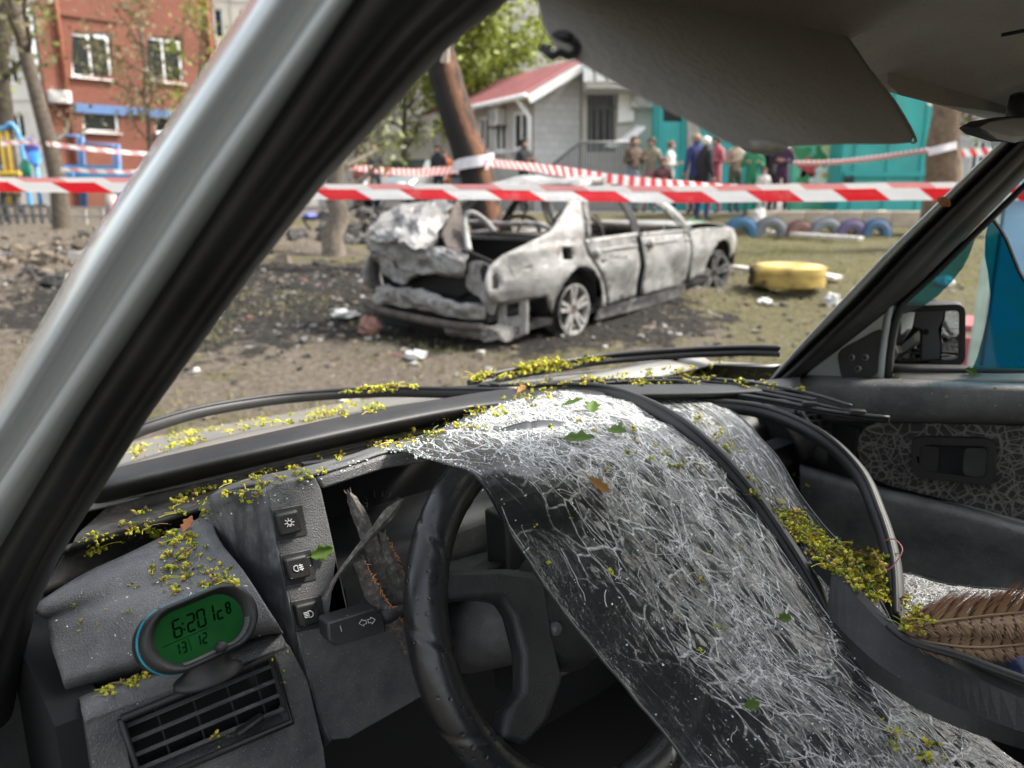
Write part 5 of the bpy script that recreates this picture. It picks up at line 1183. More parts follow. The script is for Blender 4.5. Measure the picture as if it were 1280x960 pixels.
# ---- dashboard
KB, FB = .28, .834
KVt, FVt = .18, .767
pb_ = lambda x, y, o=0: pK(x, y, FB + o, KB)
pv_ = lambda x, y, o=0: pK(x, y, FVt + o, KVt)
dash = mk('dashboard', MB().prism([C(.16, f, z) for f, z in ((1.0, -.42), (.90, -.405), (.80, -.43), (.77, -.50), (.74, -.60), (.80, -.68), (1.0, -.68))], RV * 1.24), M_dash2, car, bevel=.02, bseg=3)
pad = [Zp([(38, 762, -.392), (70, 740, -.386), (110, 716, -.378), (160, 693, -.37), (238, 655, -.36), (258, 642, -.356), (268, 634, -.352)]),
       Zp([(48, 768, -.388), (80, 752, -.382), (130, 728, -.374), (175, 705, -.367), (240, 672, -.359), (256, 666, -.356), (268, 660, -.354)]),
       Zp([(57, 772, -.396), (95, 762, -.391), (150, 745, -.384), (200, 721, -.377), (255, 694, -.367), (268, 688, -.362), (280, 684, -.36)]),
       Zp([(60, 782, -.398), (100, 776, -.393), (150, 765, -.387), (205, 745, -.381), (265, 722, -.372), (290, 716, -.37), (304, 713, -.368)]),
       Zp([(66, 812, -.409), (105, 805, -.405), (155, 795, -.402), (210, 780, -.398), (275, 760, -.39), (312, 753, -.388), (328, 750, -.386)]),
       Zp([(76, 842, -.421), (115, 833, -.419), (165, 820, -.417), (215, 808, -.413), (280, 790, -.407), (326, 782, -.405), (346, 779, -.403)]),
       Zp([(80, 856, -.432), (118, 846, -.431), (168, 834, -.43), (218, 820, -.428), (285, 800, -.424), (330, 790, -.422), (350, 787, -.42)]),
       Zp([(86, 866, -.452), (122, 856, -.452), (170, 842, -.452), (222, 828, -.452), (290, 806, -.45), (334, 794, -.45), (354, 792, -.45)])]
pd = mk('dash_pad', MB().loft(surf(pad, 3, 4)), M_dash, dash, smooth=True, solid=.003)
# left end cheek of pad
0 and mk('dash_end', MB().loft([[pZ(40, 762, -.392), pZ(60, 784, -.40), pZ(78, 845, -.422), pZ(84, 862, -.44)], [pZ(20, 775, -.44), pZ(34, 800, -.45), pZ(50, 860, -.47), pZ(56, 880, -.50)], [pF(24, 860, .80), pF(30, 880, .78), pF(40, 930, .76), pF(44, 990, .74)]]), M_dash2, dash, smooth=True, solid=.003)
# vent housing
vh = [[pv_(x, y, .05) for x, y in ((98, 872), (122, 862), (200, 835), (280, 808), (345, 786))],
      [pv_(x, y, .012) for x, y in ((100, 878), (126, 868), (205, 842), (285, 815), (350, 792))],
      [pv_(x, y, .0) for x, y in ((102, 890), (131, 880), (210, 852), (290, 824), (355, 800))],
      [pv_(x, y, -.004) for x, y in ((106, 904), (136, 892), (216, 863), (296, 833), (358, 810))]]
mk('vent_ledge', MB().loft(surf(vh, 3, 3)), M_dash, dash, smooth=True, solid=.003)
face = [pv_(x, y, -.004) for x, y in [(106, 904), (136, 892), (216, 863), (296, 833), (362, 808), (384, 850), (404, 935), (412, 1000), (180, 1040), (130, 1030), (116, 960)]]
ho = [pv_(x, y, -.004) for x, y in [(150, 900), (158, 894), (335, 818), (343, 820), (348, 830), (366, 898), (362, 906), (200, 975), (185, 985), (168, 980)]]
ff = mk('vent_panel', MB().prism(face, FV * .03, [ho]), M_dash, dash, bevel=.004)
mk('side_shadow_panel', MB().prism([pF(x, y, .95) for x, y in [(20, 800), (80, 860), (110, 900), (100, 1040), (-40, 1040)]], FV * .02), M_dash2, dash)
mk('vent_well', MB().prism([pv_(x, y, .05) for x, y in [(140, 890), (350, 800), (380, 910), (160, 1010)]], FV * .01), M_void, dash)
vf = [(151, 899), (341, 819), (365, 902), (178, 982)]
ring = [pv_(x, y, -.007) for x, y in vf]; 
vent = mk('air_vent', MB().tube(ring + [ring[0]], .0035, 8), M_blk, dash, smooth=True)
def bil(q, u, v): return q[0].lerp(q[1], u).lerp(q[3].lerp(q[2], u), v)
rb4 = [p + FV * .012 for p in ring]
for v in (.23, .45, .67, .88): mk('vent_slat', MB().bar(bil(rb4, .01, v), bil(rb4, .99, v), .0014, .004, (FV * .9 + UZ * .3)), M_dash, vent)
rb5 = [p + FV * .022 for p in ring]
for u in (.22, .45, .68, .88): mk('vent_fin', MB().bar(bil(rb5, u, .02), bil(rb5, u, .98), .0014, .004, FV), M_dash2, vent)
mk('vent_tab', MB().box(bil(ring, .72, .80), (.028, .010, .006), Matrix.Rotation(CA, 3, 'Z') @ Matrix.Rotation(-.25, 3, 'Y')), M_blk, vent, bevel=.002)
# binnacle with three switches
side_l = [(246, 655), (262, 690), (290, 730), (318, 765), (345, 800), (362, 860), (380, 915), (392, 945)]
mid_l = [(262, 622), (288, 680), (312, 730), (335, 772), (357, 815), (374, 866), (390, 912), (402, 938)]
mid2 = [(300, 612), (318, 660), (335, 705), (350, 752), (365, 800), (381, 858), (396, 905), (408, 932)]
fc_l = [(332, 612), (341, 650), (350, 700), (361, 748), (374, 798), (388, 852), (402, 898), (414, 926)]
bn = [[pb_(x, y, .17) for x, y in side_l], [pb_(x, y, .06) for x, y in mid_l], [pb_(x, y, .016) for x, y in mid2], [pb_(x, y, .0) for x, y in fc_l]]
n = N('scuffed_dash'); co = n.coord(); st = n.n('Mapping'); st.inputs['Scale'].default_value = (90, 90, 22); n.l(co, st.inputs[0])
a = n.noise(1, 6, .7, st.outputs[0]).outputs[0]; b = n.noise(14, 4).outputs[0]
fm = n.math('MULTIPLY', n.ramp(a, [(.36, (0, 0, 0)), (.75, (1, 1, 1))]), n.ramp(b, [(.42, (0, 0, 0)), (.62, (1, 1, 1))]))
n.set(Base_Color=n.mix(n.math('MULTIPLY', fm, .8), (.062, .065, .070), (.46, .46, .46)), Roughness=.45); vv = n.n('TexVoronoi', i_Scale=950); n.l(co, vv.inputs['Vector']); n.bump(vv.outputs['Distance'], .2, .001)
binn = mk('instrument_binnacle', MB().loft(surf(bn, 4, 3)), n.m, dash, smooth=True, solid=.002)
fp = [(332, 612), (345, 604), (384, 594), (396, 598), (402, 612), (440, 782), (470, 776), (545, 742), (560, 800), (552, 852), (534, 868), (436, 924), (414, 926), (402, 898), (388, 852), (374, 798), (361, 748), (350, 700), (341, 650)]
mk('switch_panel', MB().prism([pb_(x, y, 0) for x, y in fp], FV * .025), M_dash, dash, bevel=.004, bseg=3)
mk('binnacle_top', MB().loft(surf([[pb_(262, 622, .06), pb_(300, 610, .03), pb_(345, 603, .006), pb_(390, 594, .003), pb_(440, 580, .003), pb_(480, 566, .003), pb_(540, 556, .003)],
     [pb_(270, 616, .10), pb_(305, 603, .08), pb_(345, 594, .06), pb_(388, 585, .06), pb_(438, 571, .06), pb_(480, 557, .06), pb_(540, 548, .06)], [pb_(275, 612, .16), pb_(308, 600, .15), pb_(345, 592, .14), pb_(388, 583, .14), pb_(438, 570, .14), pb_(480, 556, .14), pb_(540, 546, .14)]], 3, 4)), M_dash, dash, smooth=True, solid=.003)
mk('cluster_brow', MB().prism([pb_(x, y, .0) for x, y in [(396, 598), (440, 584), (480, 570), (545, 560), (640, 550), (640, 566), (545, 577), (484, 586), (446, 598), (404, 612)]], FV * .03), M_dash, dash, bevel=.003)
M_icon = simple('icon_white', (.62, .62, .62), .5, var=.02)
def icon(kind, T):
    mb = MB(); W_ = .00055
    def ln(pts): mb.tube([T(a, b) for a, b in pts], W_, 5)
    ci = lambda cx, cy, r, a0=0, a1=360, k=14: [(cx + r * math.cos(rad(a0 + (a1 - a0) * i / k)), cy + r * math.sin(rad(a0 + (a1 - a0) * i / k))) for i in range(k + 1)]
    if kind == 'bulb':
        ln(ci(0, .05, .28)); ln([(-.1, -.22), (-.1, -.4), (.1, -.4), (.1, -.22)])
        for a in (0, 45, 90, 135, 180, 225, 315): ln([(.38 * math.cos(rad(a)), .05 + .38 * math.sin(rad(a))), (.62 * math.cos(rad(a)), .05 + .62 * math.sin(rad(a)))])
    elif kind == 'fog':
        ln(ci(-.25, 0, .36, 90, 270) + [(-.25, -.36), (-.05, -.36), (-.05, .36), (-.25, .36)])
        for b in (-.25, 0, .25): ln([(.1, b), (.62, b)])
        ln([(.3, .45), (.4, .15), (.28, -.15), (.38, -.45)])
    else:
        ln(ci(.15, 0, .40, -90, 90) + [(.15, .4), (.0, .4), (.0, -.4), (.15, -.4)])
        for b in (-.3, -.1, .1, .3): ln([(-.6, b), (-.1, b)])
    return mb
for (cx, cy, kind, lb) in [(361, 654, 'bulb', 'headlamp switch'), (372, 710, 'fog', 'fog lamp switch'), (385, 768, 'lamp', 'beam switch')]:
    q4 = [(-22, -16), (17, -24), (24, 15), (-15, 23)]
    wl_ = mk('switch_bezel', MB().prism([pb_(cx + a, cy + b, -.0015) for a, b in q4], FV * .003), M_dash2, dash, bevel=.001)
    q5 = [(-16, -10), (12, -17), (18, 11), (-10, 18)]
    sw = mk('switch_button', MB().prism([pb_(cx + a, cy + b, -.010) for a, b in q5], FV * .012), M_blk, wl_, bevel=.003, bseg=3)
    o0 = pb_(cx + 1, cy, -.0108); ex = (pb_(cx + 11, cy - 2.6, -.0108) - o0); ey = (pb_(cx - 2.5, cy - 10, -.0108) - o0)
    ik = mk('switch_icon', icon(kind, lambda a, b: o0 + ex * a * .95 + ey * b * .95), M_icon, wl_)
# cluster recess
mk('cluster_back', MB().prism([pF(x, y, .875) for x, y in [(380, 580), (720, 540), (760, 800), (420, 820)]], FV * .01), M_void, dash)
mk('cluster_floor', MB().loft([[pb_(438, 780, .0), pb_(470, 776, .0), pb_(545, 742, .0), pb_(660, 690, .0)], [pb_(428, 720, .12), pb_(470, 712, .12), pb_(560, 690, .12), pb_(670, 660, .12)]]), M_dash2, dash, solid=.004)
g1 = MB(); 
gc = pF(470, 660, .868); 
for i in range(17):
    a = rad(210 - 15 * i); dirv = RV * math.cos(a) + UZ * math.sin(a); g1.bar(gc + dirv * .045, gc + dirv * (.052 if i % 4 else .055), .0011, .001, FV)
mk('gauge_ticks', g1, simple('gauge_grey', (.13, .13, .13), .6), dash)
for (dx, dz, ch_) in ((-.033, .0, '1'), (-.028, .018, '2'), (-.016, .032, '3')):
    segs = {'1': 'bc', '2': 'abged', '3': 'abgcd'}[ch_]; mb = MB(); o0 = gc + RV * dx + UZ * dz - FV * .001; h = .0045
    SG = dict(a=((0, 2), (1, 2)), b=((1, 1), (1, 2)), c=((1, 0), (1, 1)), d=((0, 0), (1, 0)), e=((0, 0), (0, 1)), f=((0, 1), (0, 2)), g=((0, 1), (1, 1)))
    for s in segs:
        (a0, b0), (a1, b1) = SG[s]; mb.bar(o0 + RV * a0 * h * .8 + UZ * b0 * h, o0 + RV * a1 * h * .8 + UZ * b1 * h, .0009, .0009, FV)
    mk('gauge_numeral', mb, simple('gauge_pale', (.22, .22, .22), .6) if 'gauge_pale' not in MATS else MATS['gauge_pale'], dash)
mk('gauge_needle', MB().bar(pF(512, 672, .866), pF(520, 640, .866), .0022, .001, FV), simple('needle_red', (.30, .02, .02), .5), dash)
# column stalk with arrows
sk = [(409, 780), (470, 761), (482, 775), (484, 790), (418, 809), (411, 802)]
stalk = mk('indicator_stalk', MB().prism([pb_(x, y, -.045) for x, y in sk], FV * .022), M_dash2, car, bevel=.003, bseg=3)
mk('stalk_rod', MB().tube([pb_(476, 772, -.034), pb_(560, 745, .01)], .009, 10), M_blk, stalk, smooth=True)
a0 = pb_(459, 777, -.0462); ex = pb_(469, 774.5, -.0462) - a0; ey = pb_(457, 769, -.0462) - a0; ar = MB()
for sg in (-1, 1): ar.tube([a0 + ex * x * sg + ey * y for x, y in ((.12, .28), (.5, .28), (.5, .55), (1.0, 0), (.5, -.55), (.5, -.28), (.12, -.28), (.12, .28))], .0004, 5)
ar.tube([a0 + ex * -3.2 + ey * .4, a0 + ex * -3.2 - ey * .5], .0004, 5)
mk('arrow_icon', ar, M_icon, stalk)
# steering column shroud and ignition area
SWc = C(.603, .575, -.468); SA = rad(30); swn = (-FV * math.cos(SA) + UZ * math.sin(SA)).normalized(); swt = (FV * math.sin(SA) + UZ * math.cos(SA)).normalized()
mk('column_shroud', MB().loft([[SWc + RV * (w * math.cos(t)) + swt * (h * math.sin(t)) - swn * dd for t in [2 * pi * i / 16 for i in range(17)]] for w, h, dd in ((.05, .04, .05), (.075, .055, .09), (.085, .062, .22), (.08, .06, .36))]), M_dash, dash, smooth=True, solid=.003)
mk('shroud_screw', MB().tube([pF(694, 786, .575), pF(694, 786, .568)], .008, 14), M_iron, dash, smooth=True)
mk('radio_panel', MB().prism([C(.60, .70, -.40), C(1.02, .70, -.40), C(1.02, .68, -.66), C(.60, .68, -.66)], FV * .05), M_dash2, dash, bevel=.006)
# steering wheel
sw = thing('tmpw', (0, 0, 0), 'x', 'x'); bpy.data.objects.remove(sw)
def ringv(R_, r_, nn, mm, groove=True):
    rows = []
    for i in range(nn + 1):
        t = 2 * pi * i / nn; rowp = []
        cdir = RV * math.cos(t) + swt * math.sin(t)
        for j in range(mm):
            p = 2 * pi * j / mm; rr = r_
            if groove:
                ph = (t * 13 - p * 1.0) % (2 * pi); dlt = min(ph, 2 * pi - ph); rr = r_ * (1 - .085 * math.exp(-(dlt / .14) ** 2) + .03 * math.exp(-((ph - .5) / .35) ** 2))
            rowp.append(SWc + cdir * (R_ + rr * math.cos(p)) + swn * rr * math.sin(p))
        rows.append(rowp)
    return MB().loft(rows, closed=True)
n = N('wrapped_leather'); co = n.coord(); vo_ = n.n('TexVoronoi', i_Scale=85, i_Randomness=.25); n.l(co, vo_.inputs['Vector'])
wr = n.noise(45, 5, .6, co, 1.5).outputs[0]
h = n.math('ADD', n.ramp(vo_.outputs['Distance'], [(.12, (0, 0, 0)), (.22, (1, 1, 1))]), n.math('MULTIPLY', wr, .25))
n.set(Base_Color=(.014, .014, .015), Roughness=n.ramp(wr, [(.3, (.24, .24, .24)), (.7, (.42, .42, .42))]), Specular_IOR_Level=.6); n.bump(h, .32, .0018)
wheel_ = mk('steering_wheel', ringv(.205, .0232, 660, 26), n.m, car, smooth=True)
sp_ = lambda x, y, o: plane(x, y, SWc + swn * o, swn)
mk('spoke', MB().prism([sp_(x, y, .0) for x, y in [(548, 712), (640, 710), (668, 714), (684, 730), (692, 790), (706, 850), (690, 895), (655, 935), (625, 925), (634, 890), (654, 868), (655, 820), (642, 770), (630, 752), (600, 748), (552, 752)]], -swn * .028), M_dash2, wheel_, bevel=.008, bseg=3)
mk('hub', MB().tube([SWc - swn * .07, SWc - swn * .03, SWc - swn * .005], [.05, .075, .06], 24), M_dash2, wheel_, smooth=True)
mk('spoke', MB().bar(SWc + RV * .03 - swn * .015, SWc + RV * .18 - swn * .015, .05, .025, swn), M_dash2, wheel_, bevel=.006)
# ---- dark shell of the cabin
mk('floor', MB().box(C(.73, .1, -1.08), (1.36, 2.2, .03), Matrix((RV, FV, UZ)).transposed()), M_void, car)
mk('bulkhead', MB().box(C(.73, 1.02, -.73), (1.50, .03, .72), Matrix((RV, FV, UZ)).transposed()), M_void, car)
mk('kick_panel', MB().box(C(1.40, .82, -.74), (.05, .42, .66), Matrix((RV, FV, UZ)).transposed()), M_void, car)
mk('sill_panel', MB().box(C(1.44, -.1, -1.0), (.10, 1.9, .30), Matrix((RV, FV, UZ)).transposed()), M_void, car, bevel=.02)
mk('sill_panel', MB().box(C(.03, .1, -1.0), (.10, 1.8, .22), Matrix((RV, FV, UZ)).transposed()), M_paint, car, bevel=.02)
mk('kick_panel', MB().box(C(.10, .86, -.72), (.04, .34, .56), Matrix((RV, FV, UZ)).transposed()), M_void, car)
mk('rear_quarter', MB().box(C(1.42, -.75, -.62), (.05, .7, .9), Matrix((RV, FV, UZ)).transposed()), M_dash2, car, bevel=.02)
n = N('seat_cloth'); n.set(Base_Color=n.ramp(n.noise(160, 3).outputs[0], [(.3, (.018, .019, .022)), (.7, (.05, .052, .058))]), Roughness=.95)
for r in (.40, 1.05):
    st_ = mk('seat_cushion', MB().box(C(r, -.06, -.78), (.50, .52, .16), Matrix((RV, FV, UZ)).transposed()), n.m, car, bevel=.05, bseg=4)
    mk('seat_back', MB().box(C(r, -.40, -.42), (.48, .14, .66), Matrix((RV, FV, UZ)).transposed() @ Matrix.Rotation(-.3, 3, 'X')), n.m, car, bevel=.05, bseg=4)
mk('rear_bench', MB().box(C(.73, -1.0, -.55), (1.34, .5, .9), Matrix((RV, FV, UZ)).transposed()), n.m, car, bevel=.08, bseg=4)  # unseen rear seat and closing walls, added to darken the cabin
mk('tail_wall', MB().box(C(.73, -1.35, -.45), (1.5, .06, 1.3), Matrix((RV, FV, UZ)).transposed()), M_paint, car, bevel=.02)
mk('rear_side', MB().box(C(.02, -1.0, -.62), (.05, .7, .9), Matrix((RV, FV, UZ)).transposed()), M_paint, car, bevel=.02)
# the driver door stands wide open outside the frame, added to block side light
dq = V((math.cos(CA + rad(172)), math.sin(CA + rad(172)), 0)); dqn = dq.cross(UZ)
mk('driver_door', MB().box(C(-.02, .80, -.68) + dq * .50, (1.0, .07, .78), Matrix((dq, dqn, UZ)).transposed()), M_paint, car, bevel=.03)
mk('driver_door_frame', MB().tube([C(-.02, .80, -.29) + dq * .02, C(-.02, .80, .05) + dq * .32, C(-.02, .80, .12) + dq * .55, C(-.02, .80, .08) + dq * .9, C(-.02, .80, -.29) + dq * .98], .025, 8), M_blk, car, smooth=True)
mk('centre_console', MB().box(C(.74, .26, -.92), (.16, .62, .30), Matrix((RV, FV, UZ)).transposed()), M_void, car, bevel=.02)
# ================================================================== PASSENGER DOOR
TH = rad(24)
dd_ = (-FV * math.cos(TH) + RV * math.sin(TH)).normalized(); dn = dd_.cross(UZ).normalized()
if dn.dot(CAM - C(1.4, .7, 0)) < 0: dn = -dn
DH = pR(1085, 520, 1.40)
pd_ = lambda x, y, o=0: plane(x, y, DH + dn * o, dn)
XS = [1000, 1030, 1060, 1085, 1110, 1150, 1200, 1250, 1300, 1360]
def drow(f, o): return [pd_(x, f(x), o) for x in XS]
L_ = lambda a, b: (lambda x: a + (b - a) * (x - 1080) / 200)
door = mk('passenger_door', MB().loft([drow(L_(470, 477), -.02), drow(L_(473, 480), .0), drow(L_(475, 481), .025), drow(L_(478, 484), .040), drow(L_(486, 490), .046), drow(L_(505, 508), .044), drow(L_(519, 522), .036), drow(L_(525, 528), .02), drow(L_(527, 531), .0)]), M_dash, car, smooth=True, solid=.003)
mk('door_inner', MB().loft([drow(L_(524, 528), .0), drow(L_(575, 590), -.002), drow(L_(606, 645), .0)]), M_dash2, door, smooth=True, solid=.003)
mk('door_shell', MB().loft([drow(L_(470, 477), -.10), drow(L_(600, 640), -.10), drow(L_(900, 960), -.10)]), M_paint, car, smooth=True, solid=.004)
# lower pocket with moulded edge
def lowc(x): return interp_lin(x, [(1050, 596), (1085, 606), (1110, 613), (1150, 622), (1200, 634), (1250, 648), (1300, 662), (1360, 680)])
mk('door_pocket', MB().loft([drow(lambda x: lowc(x) - 2, .0), drow(lambda x: lowc(x) + 1, .035), drow(lambda x: lowc(x) + 5, .05), drow(lambda x: lowc(x) + 14, .055), drow(lambda x: lowc(x) + 40, .048), drow(lambda x: 690 + (x - 1080) * .25, .045), drow(lambda x: 735 + (x - 1080) * .1, .05), drow(lambda x: 900, .06)]), M_dash, door, smooth=True, solid=.003)
# patterned fabric insert
n = N('web_fabric'); co = n.coord()
mp = n.n('Mapping'); mp.inputs['Rotation'].default_value = (.3, .5, .8); n.l(co, mp.inputs[0])
dst = n.noise(9, 2, .5, co).outputs['Color']; ad = n.n('VectorMath', operation='MULTIPLY_ADD'); ad.inputs[1].default_value = (.035, .035, .035); n.l(dst, ad.inputs[0]); n.l(mp.outputs[0], ad.inputs[2])
L1 = []
for sc_, wd in ((40, .026), (66, .022), (24, .013)):
    v = n.n('TexVoronoi', feature='DISTANCE_TO_EDGE', i_Scale=sc_); n.l(ad.outputs[0], v.inputs['Vector']); L1.append(n.ramp(v.outputs['Distance'], [(wd, (1, 1, 1)), (wd * 1.9, (0, 0, 0))]))
m1 = n.math('MAXIMUM', n.math('MAXIMUM', L1[0], L1[2]), n.math('MULTIPLY', L1[1], n.ramp(n.noise(7, 3).outputs[0], [(.45, (0, 0, 0)), (.55, (1, 1, 1))])))
n.set(Base_Color=n.mix(m1, (.036, .035, .033), (.17, .162, .148)), Roughness=.95); n.bump(n.noise(900, 2).outputs[0], .5, .001)
fo_ = [(1071, 560), (1074, 545), (1083, 534), (1098, 528), (1130, 529), (1200, 530), (1300, 533), (1360, 536), (1360, 672), (1300, 656), (1250, 643), (1200, 629), (1150, 617), (1110, 607), (1090, 598), (1077, 582)]
mk('fabric_insert', MB().prism([pd_(x, y, .012) for x, y in fo_], -dn * .010), n.m, door, bevel=.004)
# pull handle
hr = lambda x0, y0, x1, y1, x2, y2, x3, y3: [(x0, y0), (x1, y1), (x2, y2), (x3, y3)]
def rrect(q, r=.18, k=4):
    c = [V((a, b, 0)) for a, b in q]; out = []
    for i in range(4):
        p, a, b = c[i], c[i - 1], c[(i + 1) % 4]
        s0 = p.lerp(a, r); s1 = p.lerp(b, r)
        for j in range(k + 1):
            t = j / k; out.append(s0 * (1 - t) ** 2 + p * 2 * t * (1 - t) + s1 * t * t)
    return [(v.x, v.y) for v in out]
out_ = rrect([(1140, 546), (1245, 549), (1245, 609), (1140, 597)]); inn_ = rrect([(1150, 556), (1236, 558), (1232, 599), (1149, 588)])
hz_ = mk('door_handle', MB().prism([pd_(x, y, .024) for x, y in out_], -dn * .014, [[pd_(x, y, .024) for x, y in inn_]]), M_blk, door, bevel=.003)
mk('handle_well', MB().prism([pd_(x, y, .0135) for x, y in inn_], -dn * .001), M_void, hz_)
mk('handle_lever', MB().prism([pd_(x, y, .020) for x, y in rrect([(1150, 557), (1174, 558), (1172, 591), (1149, 588)], .2)], -dn * .006), M_blk, hz_, bevel=.002)
mk('handle_lever', MB().prism([pd_(x, y, .021) for x, y in rrect([(1205, 560), (1236, 560), (1232, 598), (1203, 594)], .25)], -dn * .006), M_dash2, hz_, bevel=.002)
# dash end vent on the passenger side
vq = [(1000, 514), (1030, 507), (1052, 545), (1018, 540)]
pe = mk('dash_end', MB().loft(surf([[pF(x, y, .76) for x, y in ((950, 502), (985, 497), (1015, 494), (1045, 500))], [pF(x, y, .69) for x, y in ((962, 512), (995, 506), (1030, 500), (1056, 510))], [pF(x, y, .675) for x, y in ((985, 540), (1010, 540), (1045, 540), (1072, 548))], [pF(x, y, .69) for x, y in ((1000, 570), (1025, 568), (1055, 566), (1078, 570))], [pF(x, y, .75) for x, y in ((1010, 600), (1035, 600), (1062, 596), (1084, 600))]], 3, 3)), M_dash2, dash, smooth=True, solid=.003)
vq3 = [pF(x, y, .66) for x, y in vq]
av = mk('air_vent', MB().tube(vq3 + [vq3[0]], .0045, 8), M_dash, dash, smooth=True)
mk('vent_well', MB().prism([p + FV * .006 for p in vq3], FV * .004), M_void, av)
for v in (.2, .45, .7): mk('vent_slat', MB().bar(bil(vq3, .02, v), bil(vq3, .98, v), .002, .008, FV), M_dash2, av)
for u in (.35, .65): mk('vent_fin', MB().bar(bil(vq3, u, .02) + FV * .002, bil(vq3, u, .98) + FV * .002, .002, .006, FV), M_dash2, av)
mk('glovebox_face', MB().prism([C(1.04, .72, -.46), C(1.36, .72, -.46), C(1.36, .70, -.66), C(1.04, .70, -.66)], FV * .04), M_void, dash)
# window frame, sail panel, sealing
mk('window_sill', MB().loft([[pd_(x, y, o) for x in (1104, 1150, 1200, 1250, 1300, 1360)] for y, o in ((460, -.03), (465, -.012), (469, -.004), (474, .0), (478, .012))]), simple('sill_metal', (.24, .24, .23), .3, .5, var=.2, scale=14), car, smooth=True, solid=.002)
mk('sill_seal', MB().loft([[pd_(x, y + (x - 1104) * .02, o) for x in (1100, 1150, 1200, 1250, 1300, 1360)] for y, o in ((455, -.03), (459, -.01), (464, -.008))]), M_blk, car, smooth=True, solid=.002)
mk('frame_strip', MB().loft([[pd_(x, y, o) for x, o in ((-6, -.01), (-3, .006), (2, .008), (5, -.006))] for x0, y in ((0, 0),)] if False else [[pd_(xc + a, y, o) for a, o in ((-5.5, -.012), (-4, .004), (0, .008), (3, .004), (4.5, -.01))] for xc, y in ((1101, 478), (1103, 450), (1106, 425), (1110, 398), (1114, 380), (1126, 362))]), M_paint, car, smooth=True, solid=.002)
mk('glass_channel', MB().loft([[pd_(xc + a, y, o) for a, o in ((-4, -.008), (-2, .002), (3, .004), (6, -.01))] for xc, y in ((1109, 474), (1111, 450), (1114, 425), (1119, 400), (1126, 380), (1165, 345), (1215, 295), (1280, 232), (1340, 175))]), M_blk, car, smooth=True, solid=.002)
sl_ = mk('sail_panel', MB().prism([pd_(x, y, .004) for x, y in rrect([(1046, 440), (1106, 408), (1096, 472), (1052, 474)], .22)], -dn * .008), M_blk, car, bevel=.003)
mk('sail_backing', MB().prism([pd_(x, y, -.006) for x, y in [(1000, 476), (1040, 440), (1120, 372), (1112, 410), (1100, 478)]], -dn * .01), M_paint, car)
for cx, cy in ((1064, 447), (1081, 447), (1072, 461)):
    s_ = mk('mirror_screw', MB().tube([pd_(cx, cy, .004), pd_(cx, cy, .010)], .0068, 14), M_iron, sl_, smooth=True); mk('screw_slot', MB().tube([pd_(cx, cy, .0098), pd_(cx, cy, .0106)], .0032, 10), M_void, s_)
# side window glass left in the frame
n = N('tinted_glass'); tr = n.n('BsdfTransparent'); tr.inputs[0].default_value = (.06, .42, .50, 1); gl = n.n('BsdfGlossy'); gl.inputs['Roughness'].default_value = .03; mx = n.n('MixShader'); mx.inputs[0].default_value = .055
n.l(tr.outputs[0], mx.inputs[1]); n.l(gl.outputs[0], mx.inputs[2]); n.l(mx.outputs[0], n.out.inputs[0]); M_tint = n.m
wg = thing('side_window', pd_(1200, 465, -.015), 'broken turquoise tinted side window with a large hole, in the passenger door', 'window')
mk('glass_shard', MB().prism([pd_(x, y, -.015) for x, y in [(1112, 398), (1125, 378), (1165, 342), (1225, 286), (1220, 296), (1212, 318), (1204, 334), (1190, 352), (1172, 370), (1155, 382), (1135, 391)]], -dn * .0035), M_tint, wg)
B_ = [(1238, 270), (1250, 286), (1258, 300), (1266, 320), (1274, 340), (1290, 366), (1320, 392), (1360, 410), (1360, 476), (1213, 468), (1222, 446), (1229, 420), (1236, 390), (1238, 368), (1235, 340), (1231, 320), (1232, 295)]
mk('glass_shard', MB().prism([pd_(x, y, -.015) for x, y in B_], -dn * .0035), M_tint, wg)
mk('torn_edge', MB().tube([pd_(x, y, -.0165) for x, y in B_[:8]], .003, 6), M_blk, wg)
# door mirror, outside
mo = lambda x, y, o=0: plane(x, y, DH - dn * (.11 + o), (dn - dd_ * .25).normalized())
dm = thing('door_mirror', mo(1160, 458), 'black passenger door mirror with broken glass round a grey bracket', 'mirror')
oq = rrect([(1112, 383), (1207, 380), (1207, 456), (1116, 462)], .14); iq = rrect([(1119, 391), (1200, 388), (1199, 449), (1122, 453)], .12)
mk('housing', MB().prism([mo(x, y) for x, y in oq], -dn * .06, [[mo(x, y) for x, y in iq]]), M_blk, dm, bevel=.004)
mk('housing_back', MB().prism([mo(x, y, .058) for x, y in oq], -dn * .01), M_blk, dm)
n = N('mirror_glass'); n.set(Base_Color=(.75, .76, .74), Metallic=1.0, Roughness=.03); n.bump(n.noise(30, 2).outputs[0], .12, .004)
mk('mirror_shard', MB().prism([mo(x, y, .02) for x, y in [(1119, 391), (1145, 388), (1140, 410), (1128, 430), (1150, 412), (1150, 452), (1122, 453)]], -dn * .002), n.m, dm)
mk('mirror_shard', MB().prism([mo(x, y, .02) for x, y in [(1181, 389), (1200, 388), (1199, 449), (1177, 451), (1176, 420)]], -dn * .002), n.m, dm)
br = mk('bracket', MB().prism([mo(x, y, .012) for x, y in [(1144, 389), (1181, 388), (1179, 402), (1173, 411), (1176, 430), (1175, 451), (1151, 452), (1152, 425), (1153, 412), (1141, 408)]], -dn * .006), simple('bracket_grey', (.09, .09, .10), .5), dm, bevel=.002)
mk('bracket_hole', MB().tube([mo(1157, 415, .0115), mo(1157, 415, .0105)], .006, 14), M_void, br)
mk('mirror_arm', MB().tube([pd_(1108, 440, -.02), mo(1116, 440, .02)], .018, 8), M_blk, dm)

